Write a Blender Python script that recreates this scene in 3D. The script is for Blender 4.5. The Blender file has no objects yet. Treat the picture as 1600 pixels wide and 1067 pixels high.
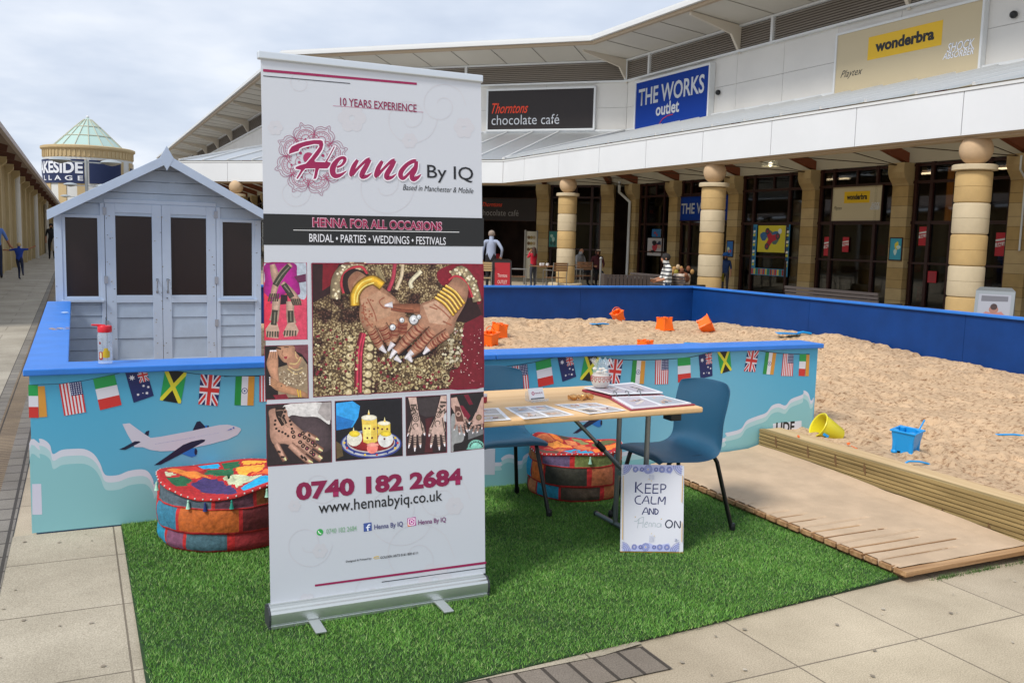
import bpy, bmesh, math, random
import numpy as np
from mathutils import Vector, Matrix
R = math.radians
scn = bpy.context.scene
COL = scn.collection
random.seed(7)
rng = np.random.default_rng(11)

# ------------------------------------------------------------------ camera
F_PX, PITCH, ROLL, YAW = 1427.65, .111258, -.02712404, .447386
def make_camera():
    s, c = math.sin, math.cos
    fw = Vector((s(YAW)*c(PITCH), c(YAW)*c(PITCH), -s(PITCH)))
    r = Vector((c(YAW), -s(YAW), 0)); d = fw.cross(r)
    r2 = c(ROLL)*r + s(ROLL)*d; d2 = -s(ROLL)*r + c(ROLL)*d
    cam = bpy.data.cameras.new('camera'); o = bpy.data.objects.new('camera', cam)
    m = Matrix((( r2.x, -d2.x, -fw.x, 0), (r2.y, -d2.y, -fw.y, 0), (r2.z, -d2.z, -fw.z, 1.5), (0, 0, 0, 1)))
    o.matrix_world = m
    cam.sensor_width = 36; cam.lens = F_PX/1600*36; cam.clip_start = .05; cam.clip_end = 2000
    COL.objects.link(o); scn.camera = o
make_camera()

# ------------------------------------------------------------------ world, sun, exposure
SUN_EL, SUN_AZ = R(50), R(250)      # azimuth measured clockwise from +Y
w = bpy.data.worlds.new('World'); scn.world = w; w.use_nodes = True
nt = w.node_tree; N = nt.nodes; Lk = nt.links; N.clear()
def nd(t, **k):
    n = N.new(t)
    for a, b in k.items(): setattr(n, a, b)
    return n
sky = nd('ShaderNodeTexSky', sky_type='NISHITA', sun_disc=False, sun_elevation=SUN_EL, sun_rotation=SUN_AZ)
tc = nd('ShaderNodeTexCoord'); sep = nd('ShaderNodeSeparateXYZ'); Lk.new(tc.outputs['Generated'], sep.inputs[0])
# cloud layer seen as a flat sheet overhead: divide by height
mx = nd('ShaderNodeMath', operation='MAXIMUM'); mx.inputs[1].default_value = .0; Lk.new(sep.outputs[2], mx.inputs[0])
ad = nd('ShaderNodeMath', operation='ADD'); ad.inputs[1].default_value = .16; Lk.new(mx.outputs[0], ad.inputs[0])
dv = nd('ShaderNodeVectorMath', operation='DIVIDE'); Lk.new(tc.outputs['Generated'], dv.inputs[0])
cb = nd('ShaderNodeCombineXYZ')
for i in range(3): Lk.new(ad.outputs[0], cb.inputs[i])
Lk.new(cb.outputs[0], dv.inputs[1])
def cloudnoise(scale, det, off):
    mp = nd('ShaderNodeMapping'); mp.inputs['Location'].default_value = off; mp.inputs['Scale'].default_value = (1, 1, .6)
    Lk.new(dv.outputs[0], mp.inputs[0])
    n = nd('ShaderNodeTexNoise'); n.inputs['Scale'].default_value = scale; n.inputs['Detail'].default_value = det
    n.inputs['Roughness'].default_value = .52; Lk.new(mp.outputs[0], n.inputs['Vector']); return n
n1 = cloudnoise(1.0, 5, (3.1, 1.7, 0)); n2 = cloudnoise(2.6, 4, (7, 2, 1))
av = nd('ShaderNodeMix', data_type='FLOAT'); av.inputs[0].default_value = .35
Lk.new(n1.outputs[0], av.inputs[2]); Lk.new(n2.outputs[0], av.inputs[3])
rp = nd('ShaderNodeValToRGB'); Lk.new(av.outputs[0], rp.inputs[0])
e = rp.color_ramp.elements
K = 7.2
e[0].position = .34; e[0].color = (.50*K, .57*K, .70*K, 1)
e[1].position = .66; e[1].color = (.86*K, .885*K, .93*K, 1)
m_ = e.new(.47); m_.color = (.62*K, .685*K, .80*K, 1)
m_ = e.new(.56); m_.color = (.73*K, .78*K, .87*K, 1)
mix = nd('ShaderNodeMix', data_type='RGBA'); mix.inputs[0].default_value = .93
Lk.new(sky.outputs[0], mix.inputs[6]); Lk.new(rp.outputs[0], mix.inputs[7])
bg = nd('ShaderNodeBackground'); bg.inputs[1].default_value = .1
out = nd('ShaderNodeOutputWorld'); Lk.new(mix.outputs[2], bg.inputs[0]); Lk.new(bg.outputs[0], out.inputs[0])
sl = bpy.data.lights.new('sun', 'SUN'); sl.energy = 1.9; sl.angle = R(14); sl.color = (1, .95, .88)
so = bpy.data.objects.new('sun', sl); COL.objects.link(so)
dirv = Vector((math.sin(SUN_AZ)*math.cos(SUN_EL), math.cos(SUN_AZ)*math.cos(SUN_EL), math.sin(SUN_EL)))
so.rotation_euler = dirv.to_track_quat('Z', 'Y').to_euler(); so.location = (0, 0, 30)
scn.view_settings.view_transform = 'Standard'; scn.view_settings.look = 'None'
scn.view_settings.exposure = 0.68; scn.view_settings.gamma = 1
scn.render.engine = 'CYCLES'

# ------------------------------------------------------------------ helpers
def lin(c):
    if isinstance(c, str):
        c = [int(c[i:i+2], 16)/255 for i in (0, 2, 4)]
        c = [x/12.92 if x <= .04045 else ((x+.055)/1.055)**2.4 for x in c]
    return tuple(c[:3])
MATS = {}
def mat(name, col, rough=.6, metal=0, var=0, vs=8, bump=0, bs=60, spec=.5, alpha=1, emit=0, stretch=(1,1,1), var2=None):
    if name in MATS: return MATS[name]
    m = bpy.data.materials.new(name); m.use_nodes = True; t = m.node_tree; b = t.nodes['Principled BSDF']
    c = lin(col)
    b.inputs['Base Color'].default_value = (*c, 1); b.inputs['Roughness'].default_value = rough; b.inputs['Metallic'].default_value = metal
    b.inputs['Specular IOR Level'].default_value = spec; b.inputs['Alpha'].default_value = alpha
    if emit: b.inputs['Emission Color'].default_value = (*c, 1); b.inputs['Emission Strength'].default_value = emit
    if var or bump:
        tc = t.nodes.new('ShaderNodeTexCoord'); mp = t.nodes.new('ShaderNodeMapping'); mp.inputs['Scale'].default_value = stretch
        t.links.new(tc.outputs['Object'], mp.inputs[0])
    if var:
        n = t.nodes.new('ShaderNodeTexNoise'); n.inputs['Scale'].default_value = vs; n.inputs['Detail'].default_value = 6; n.inputs['Roughness'].default_value = .6
        t.links.new(mp.outputs[0], n.inputs['Vector'])
        r = t.nodes.new('ShaderNodeValToRGB'); r.color_ramp.elements[0].position = .3; r.color_ramp.elements[1].position = .7
        lo = [x*(1-var) for x in c]; hi = [min(1, x*(1+var)) for x in c]
        if var2: lo = list(lin(var2))
        r.color_ramp.elements[0].color = (*lo, 1); r.color_ramp.elements[1].color = (*hi, 1)
        t.links.new(n.outputs[0], r.inputs[0]); t.links.new(r.outputs[0], b.inputs['Base Color'])
    if bump:
        n = t.nodes.new('ShaderNodeTexNoise'); n.inputs['Scale'].default_value = bs; n.inputs['Detail'].default_value = 5
        t.links.new(mp.outputs[0], n.inputs['Vector'])
        q = t.nodes.new('ShaderNodeBump'); q.inputs['Strength'].default_value = bump; q.inputs['Distance'].default_value = .01
        t.links.new(n.outputs[0], q.inputs['Height']); t.links.new(q.outputs[0], b.inputs['Normal'])
    MATS[name] = m; return m
def inkmat(name, rough=.5, gain=1.0, bump=0, bs=50, grain=0, gs=60):
    if name in MATS: return MATS[name]
    m = bpy.data.materials.new(name); m.use_nodes = True; t = m.node_tree; b = t.nodes['Principled BSDF']
    a = t.nodes.new('ShaderNodeAttribute'); a.attribute_name = 'Col'
    v = t.nodes.new('ShaderNodeVectorMath'); v.operation = 'SCALE'; v.inputs[3].default_value = gain
    t.links.new(a.outputs['Color'], v.inputs[0]); t.links.new(v.outputs[0], b.inputs['Base Color']); b.inputs['Roughness'].default_value = rough
    if grain:
        tc = t.nodes.new('ShaderNodeTexCoord'); n = t.nodes.new('ShaderNodeTexNoise'); n.inputs['Scale'].default_value = gs; n.inputs['Detail'].default_value = 7; n.inputs['Roughness'].default_value = .7
        t.links.new(tc.outputs['Object'], n.inputs['Vector']); r = t.nodes.new('ShaderNodeMapRange'); r.inputs[1].default_value = .3; r.inputs[2].default_value = .7; r.inputs[3].default_value = 1-grain; r.inputs[4].default_value = 1+grain
        t.links.new(n.outputs[0], r.inputs[0]); v2 = t.nodes.new('ShaderNodeVectorMath'); v2.operation = 'SCALE'; t.links.new(v.outputs[0], v2.inputs[0]); t.links.new(r.outputs[0], v2.inputs[3]); t.links.new(v2.outputs[0], b.inputs['Base Color'])
    if bump:
        tc = t.nodes.new('ShaderNodeTexCoord'); n = t.nodes.new('ShaderNodeTexNoise'); n.inputs['Scale'].default_value = bs; n.inputs['Detail'].default_value = 4
        t.links.new(tc.outputs['Object'], n.inputs['Vector']); q = t.nodes.new('ShaderNodeBump'); q.inputs['Strength'].default_value = bump; q.inputs['Distance'].default_value = .01
        t.links.new(n.outputs[0], q.inputs['Height']); t.links.new(q.outputs[0], b.inputs['Normal'])
    MATS[name] = m; return m

def rootloc(p):
    while p is not None and p.parent is not None: p = p.parent
    return Vector(p.location) if p is not None else Vector((0, 0, 0))
def tag(o, label=None, cat=None, group=None, kind=None):
    if label: o['label'] = label
    if cat: o['category'] = cat
    if group: o['group'] = group
    if kind: o['kind'] = kind
    return o
def thing(name, label, cat, loc=(0, 0, 0), rotz=0, group=None):
    o = bpy.data.objects.new(name, None); COL.objects.link(o); o.location = loc; o.rotation_euler = (0, 0, rotz)
    o.empty_display_size = .1
    return tag(o, label, cat, group)
def dup(root, loc, rotz, label, group=None):
    def cp(o, par):
        c = o.copy(); COL.objects.link(c); c.parent = par
        for ch in [x for x in bpy.data.objects if x.parent == o]: cp(ch, c)
        return c
    r = cp(root, None); r.location = loc; r.rotation_euler = (0, 0, rotz); r['label'] = label
    if group: r['group'] = group
    return r

class MB:
    def __init__(s): s.v = []; s.f = []; s.m = []; s.c = []; s.col = (1, 1, 1)
    def add(s, vs, fs, m=0, col=None):
        n = len(s.v); s.v += [tuple(x) for x in vs]
        for f in fs: s.f.append(tuple(n+i for i in f)); s.m.append(m); s.c.append(col or s.col)
        return s
    def box(s, x0, x1, y0, y1, z0, z1, m=0, col=None):
        v = [(x, y, z) for x in (x0, x1) for y in (y0, y1) for z in (z0, z1)]
        return s.add(v, [(0, 1, 3, 2), (4, 6, 7, 5), (0, 4, 5, 1), (2, 3, 7, 6), (0, 2, 6, 4), (1, 5, 7, 3)], m, col)
    def obox(s, c, size, M=None, m=0, col=None):
        a = [Vector(((i-.5)*size[0], (j-.5)*size[1], (k-.5)*size[2])) for i in (0, 1) for j in (0, 1) for k in (0, 1)]
        if M is not None: a = [M @ p for p in a]
        return s.add([p+Vector(c) for p in a], [(0, 1, 3, 2), (4, 6, 7, 5), (0, 4, 5, 1), (2, 3, 7, 6), (0, 2, 6, 4), (1, 5, 7, 3)], m, col)
    def bar(s, a, b, w, h, m=0, up=(0, 0, 1), col=None):
        a = Vector(a); b = Vector(b); d = (b-a).normalized(); u = Vector(up)
        sd = d.cross(u); sd = sd.normalized() if sd.length > 1e-5 else Vector((1, 0, 0)); u = sd.cross(d)
        v = [p+sd*i*w/2+u*j*h/2 for p in (a, b) for i, j in ((-1, -1), (1, -1), (1, 1), (-1, 1))]
        return s.add(v, [(3, 2, 1, 0), (4, 5, 6, 7), (0, 1, 5, 4), (1, 2, 6, 5), (2, 3, 7, 6), (3, 0, 4, 7)], m, col)
    def tube(s, path, r, n=8, m=0, caps=True, col=None):
        path = [Vector(p) for p in path]; rs = r if isinstance(r, (list, tuple)) else [r]*len(path); vs = []; fs = []
        t0 = (path[1]-path[0]).normalized(); u = t0.orthogonal().normalized()
        for i, p in enumerate(path):
            t = ((path[min(i+1, len(path)-1)]-p).normalized()+(p-path[max(i-1, 0)]).normalized())
            t = t.normalized() if t.length > 1e-6 else t0
            u = (u-t*u.dot(t)); u = u.normalized() if u.length > 1e-6 else t.orthogonal().normalized(); w_ = t.cross(u)
            for k in range(n): a = 2*math.pi*k/n; vs.append(p+(u*math.cos(a)+w_*math.sin(a))*rs[i])
        for i in range(len(path)-1):
            for k in range(n): fs.append((i*n+k, i*n+(k+1) % n, (i+1)*n+(k+1) % n, (i+1)*n+k))
        if caps: fs += [tuple(range(n))[::-1], tuple((len(path)-1)*n+k for k in range(n))]
        return s.add(vs, fs, m, col)
    def lathe(s, prof, c=(0, 0, 0), n=24, m=0, M=None, col=None, caps=True):
        vs = []; fs = []
        for r, z in prof:
            for k in range(n):
                a = 2*math.pi*k/n; p = Vector((r*math.cos(a), r*math.sin(a), z)); vs.append((M @ p if M is not None else p)+Vector(c))
        for i in range(len(prof)-1):
            for k in range(n): fs.append((i*n+k, i*n+(k+1) % n, (i+1)*n+(k+1) % n, (i+1)*n+k))
        if caps: fs += [tuple(range(n))[::-1], tuple((len(prof)-1)*n+k for k in range(n))]
        return s.add(vs, fs, m, col)
    def ball(s, c, r, n=12, m=0, sc=(1, 1, 1), col=None):
        pr = [(max(1e-4, math.sin(math.pi*i/n)), -math.cos(math.pi*i/n)) for i in range(n+1)]
        return s.lathe(pr, c, n*2, m, Matrix.Diagonal((r*sc[0], r*sc[1], r*sc[2])), col, False)
    def prism(s, poly, fr, d, m=0, col=None):
        # poly (u,v) in frame fr=(O,U,V,Nrm), thickness d along -Nrm
        O, U, V, Nn = [Vector(x) for x in fr]; n = len(poly)
        a = [O+U*u+V*v for u, v in poly]; b = [p-Nn*d for p in a]
        return s.add(a+b, [tuple(range(n)), tuple(range(2*n-1, n-1, -1))]+[(i, i+n, (i+1) % n+n, (i+1) % n) for i in range(n)], m, col)
    def build(s, name, mats, parent=None, smooth=False, bevel=0, local=False, tri=False, seg=2, auto=40):
        if not isinstance(mats, (list, tuple)): mats = [mats]
        off = Vector((0, 0, 0)) if (local or parent is None) else rootloc(parent)
        me = bpy.data.meshes.new(name); me.from_pydata([tuple(Vector(v)-off) for v in s.v] if off.length else s.v, [], s.f)
        for mm in mats: me.materials.append(mm)
        if len(mats) > 1: me.polygons.foreach_set('material_index', s.m)
        shaded = any(isinstance(c[0], tuple) for c in s.c)
        if any(c != (1, 1, 1) for c in s.c):
            at = me.color_attributes.new('Col', 'FLOAT_COLOR', 'CORNER'); arr = []
            for p in me.polygons:
                q = s.c[p.index]
                if isinstance(q[0], tuple):
                    for v_ in q: arr += [*v_, 1]
                else: arr += [*q, 1]*p.loop_total
            at.data.foreach_set('color', arr)
        bm = bmesh.new(); bm.from_mesh(me)
        if not s.__dict__.get('flat'): bmesh.ops.recalc_face_normals(bm, faces=bm.faces)
        if tri: bmesh.ops.triangulate(bm, faces=[f for f in bm.faces if len(f.verts) > 4])
        bm.to_mesh(me); bm.free()
        if smooth:
            me.polygons.foreach_set('use_smooth', [True]*len(me.polygons))
            if auto: me.set_sharp_from_angle(angle=R(auto))
        o = bpy.data.objects.new(name, me); COL.objects.link(o); o.parent = parent
        if bevel:
            b = o.modifiers.new('bevel', 'BEVEL'); b.width = bevel; b.segments = seg; b.limit_method = 'ANGLE'; b.angle_limit = R(40)
        return o

# printed artwork: coloured flat shapes, each a hair in front of the one before
class Ink:
    def __init__(s, fr, step=.00002, base=.0003):
        s.O, s.U, s.V, s.N = [Vector(x) for x in fr]; s.k = 0; s.step = step; s.base = base; s.lim = None; s.mb = MB(); s.mb.flat = True
    def P(s, u, v):
        if s.lim: u = min(max(u, s.lim[0]), s.lim[1]); v = min(max(v, s.lim[2]), s.lim[3])
        return s.O+s.U*u+s.V*v+s.N*(s.base+s.k*s.step)
    def poly(s, pts, col, m=0):
        s.k += 1; a = sum(pts[i][0]*pts[(i+1) % len(pts)][1]-pts[(i+1) % len(pts)][0]*pts[i][1] for i in range(len(pts)))
        if a < 0: pts = pts[::-1]
        s.mb.add([s.P(*p) for p in pts], [tuple(range(len(pts)))], m, lin(col))
    def stroke(s, pts, w, col, m=0):
        s.k += 1; n = len(pts); w = list(w)*n if len(w) == 1 else w; vs = []
        for i, p in enumerate(pts):
            a = pts[max(i-1, 0)]; b = pts[min(i+1, n-1)]; dx, dy = b[0]-a[0], b[1]-a[1]; l = math.hypot(dx, dy) or 1
            nx, ny = -dy/l*w[i]/2, dx/l*w[i]/2; vs += [s.P(p[0]-nx, p[1]-ny), s.P(p[0]+nx, p[1]+ny)]
        s.mb.add(vs, [(2*i, 2*i+2, 2*i+3, 2*i+1) for i in range(n-1)], m, lin(col))
    def round_poly(s, pts, col, m=0):
        # printed photo shape whose tone falls off towards its outline; only for outlines seen whole from their middle
        cx = sum(p[0] for p in pts)/len(pts); cy = sum(p[1] for p in pts)/len(pts)
        if sum(pts[i][0]*(pts[(i+1) % len(pts)][1])-pts[(i+1) % len(pts)][0]*pts[i][1] for i in range(len(pts))) < 0: pts = pts[::-1]
        n = len(pts)
        if any((pts[i][0]-cx)*(pts[(i+1) % n][1]-cy)-(pts[(i+1) % n][0]-cx)*(pts[i][1]-cy) <= 0 for i in range(n)): return s.poly(pts, col, m)
        s.k += 1; c = lin(col); ed = tuple(x*.62 for x in c); hi = tuple(min(1, x*1.22) for x in c)
        V_ = [s.P(*p) for p in pts]+[s.P(cx+(p[0]-cx)*.68, cy+(p[1]-cy)*.68) for p in pts]+[s.P(cx, cy)]
        for i in range(n): j = (i+1) % n; s.mb.add([V_[i], V_[j], V_[n+j], V_[n+i]], [(0, 1, 2, 3)], m, (ed, ed, c, c)); s.mb.add([V_[n+i], V_[n+j], V_[2*n]], [(0, 1, 2)], m, (c, c, hi))
    def round_stroke(s, pts, w, col, m=0):
        s.k += 1; n = len(pts); c = lin(col); ed = tuple(x*.55 for x in c); hi = tuple(min(1, x*1.22) for x in c); rows = []
        for i, p in enumerate(pts):
            a = pts[max(i-1, 0)]; b = pts[min(i+1, n-1)]; dx, dy = b[0]-a[0], b[1]-a[1]; l = math.hypot(dx, dy) or 1; nx, ny = -dy/l*w[i]/2, dx/l*w[i]/2
            rows.append([s.P(p[0]-nx, p[1]-ny), s.P(p[0]+nx*.25, p[1]+ny*.25), s.P(p[0]+nx, p[1]+ny)])
        for i in range(n-1):
            a, b = rows[i], rows[i+1]
            s.mb.add([a[0], b[0], b[1], a[1]], [(0, 1, 2, 3)], m, (ed, ed, hi, hi)); s.mb.add([a[1], b[1], b[2], a[2]], [(0, 1, 2, 3)], m, (hi, hi, ed, ed))
    def dot(s, p, r, col, m=0, n=None):
        n = n or (8 if r < .003 else 14)
        s.poly([(p[0]+r*math.cos(6.28319*i/n), p[1]+r*math.sin(6.28319*i/n)) for i in range(n)], col, m)
    def load(s, txt, du=0, dv=0, soft=False):
        # strokes run as smooth curves through their points; soft also rounds the many-sided shapes
        def curve(p, closed=False):
            n = len(p); o = []
            if n < 3: return p
            for i in range(n if closed else n-1):
                a, b, c, d = [p[j % n] if closed else p[min(max(j, 0), n-1)] for j in (i-1, i, i+1, i+2)]
                for q in (0, .25, .5, .75): o.append(tuple(.5*(2*b[k]+(c[k]-a[k])*q+(2*a[k]-5*b[k]+4*c[k]-d[k])*q*q+(3*b[k]-a[k]-3*c[k]+d[k])*q**3) for k in range(len(b))))
            return o if closed else o+[p[-1]]
        lim = None; s.lim = None
        for kind, col, w, *num in txt:
            x = y = 0; pts = []
            for a, b in zip(num[::2], num[1::2]): x += a; y += b; pts.append((x/1000+du, y/1000+dv))
            if lim is None and kind == 'p': lim = (min(q[0] for q in pts), max(q[0] for q in pts), min(q[1] for q in pts), max(q[1] for q in pts))
            if soft: s.lim = lim
            keep = lambda ps: [(min(max(q[0], lim[0]), lim[1]), min(max(q[1], lim[2]), lim[3])) for q in ps]
            if kind == 'p': (s.round_poly if soft == 1 and len(pts) > 6 else s.poly)(keep(curve(pts, True)) if soft and len(pts) > 6 else pts, col)
            elif kind == 't': s.poly(pts, col, 1)
            elif kind == 's':
                ww = list(w) if isinstance(w, tuple) else [w]*len(pts); box_ = len(pts) == 5 and pts[0] == pts[4]
                c3 = [(*a_, b_/1000) for a_, b_ in zip(pts, ww)]; c3 = c3 if box_ else curve(c3)
                (s.round_stroke if soft == 1 and not box_ and max(ww) > 3 else s.stroke)(keep([q[:2] for q in c3]) if soft else [q[:2] for q in c3], [max(q[2], .0002) for q in c3], col)
            else:
                for p in (keep(pts) if soft else pts): s.dot(p, w/1000, col)
    def build(s, name, mats, parent, **k): return s.mb.build(name, mats, parent, tri=True, **k)

def text(parent, name, body, fr, box, m, bold=0, shear=0, off=.0006, depth=0, bend=None, local=False, space=1.0):
    # box (u0,v0,u1,v1) = left, bottom, right, top of the lettering in the frame
    cu = bpy.data.curves.new(name, 'FONT'); cu.body = body; cu.size = 1; cu.offset = bold; cu.shear = shear; cu.resolution_u = 3; cu.space_character = space
    cu.extrude = 0; cu.align_x = 'LEFT'
    t = bpy.data.objects.new(name, cu); COL.objects.link(t)
    dg = bpy.context.evaluated_depsgraph_get(); me = bpy.data.meshes.new_from_object(t.evaluated_get(dg))
    bpy.data.objects.remove(t); bpy.data.curves.remove(cu)
    co = np.empty(len(me.vertices)*3); me.vertices.foreach_get('co', co); co = co.reshape(-1, 3)
    mn = co.min(0); mxx = co.max(0); O, U, V, Nn = [np.array(x, float) for x in fr]
    uu = box[0]+(co[:, 0]-mn[0])/(mxx[0]-mn[0])*(box[2]-box[0]); vv = box[1]+(co[:, 1]-mn[1])/(mxx[1]-mn[1])*(box[3]-box[1])
    if bend: W = np.array([bend(a, b) for a, b in zip(uu, vv)])
    else: W = O+uu[:, None]*U+vv[:, None]*V+Nn*off
    if not local and parent is not None: W = W-np.array(rootloc(parent))
    me.vertices.foreach_set('co', W.ravel()); me.materials.clear(); me.materials.append(m)
    me.update(); o = bpy.data.objects.new(name, me); COL.objects.link(o); o.parent = parent; return o
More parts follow.
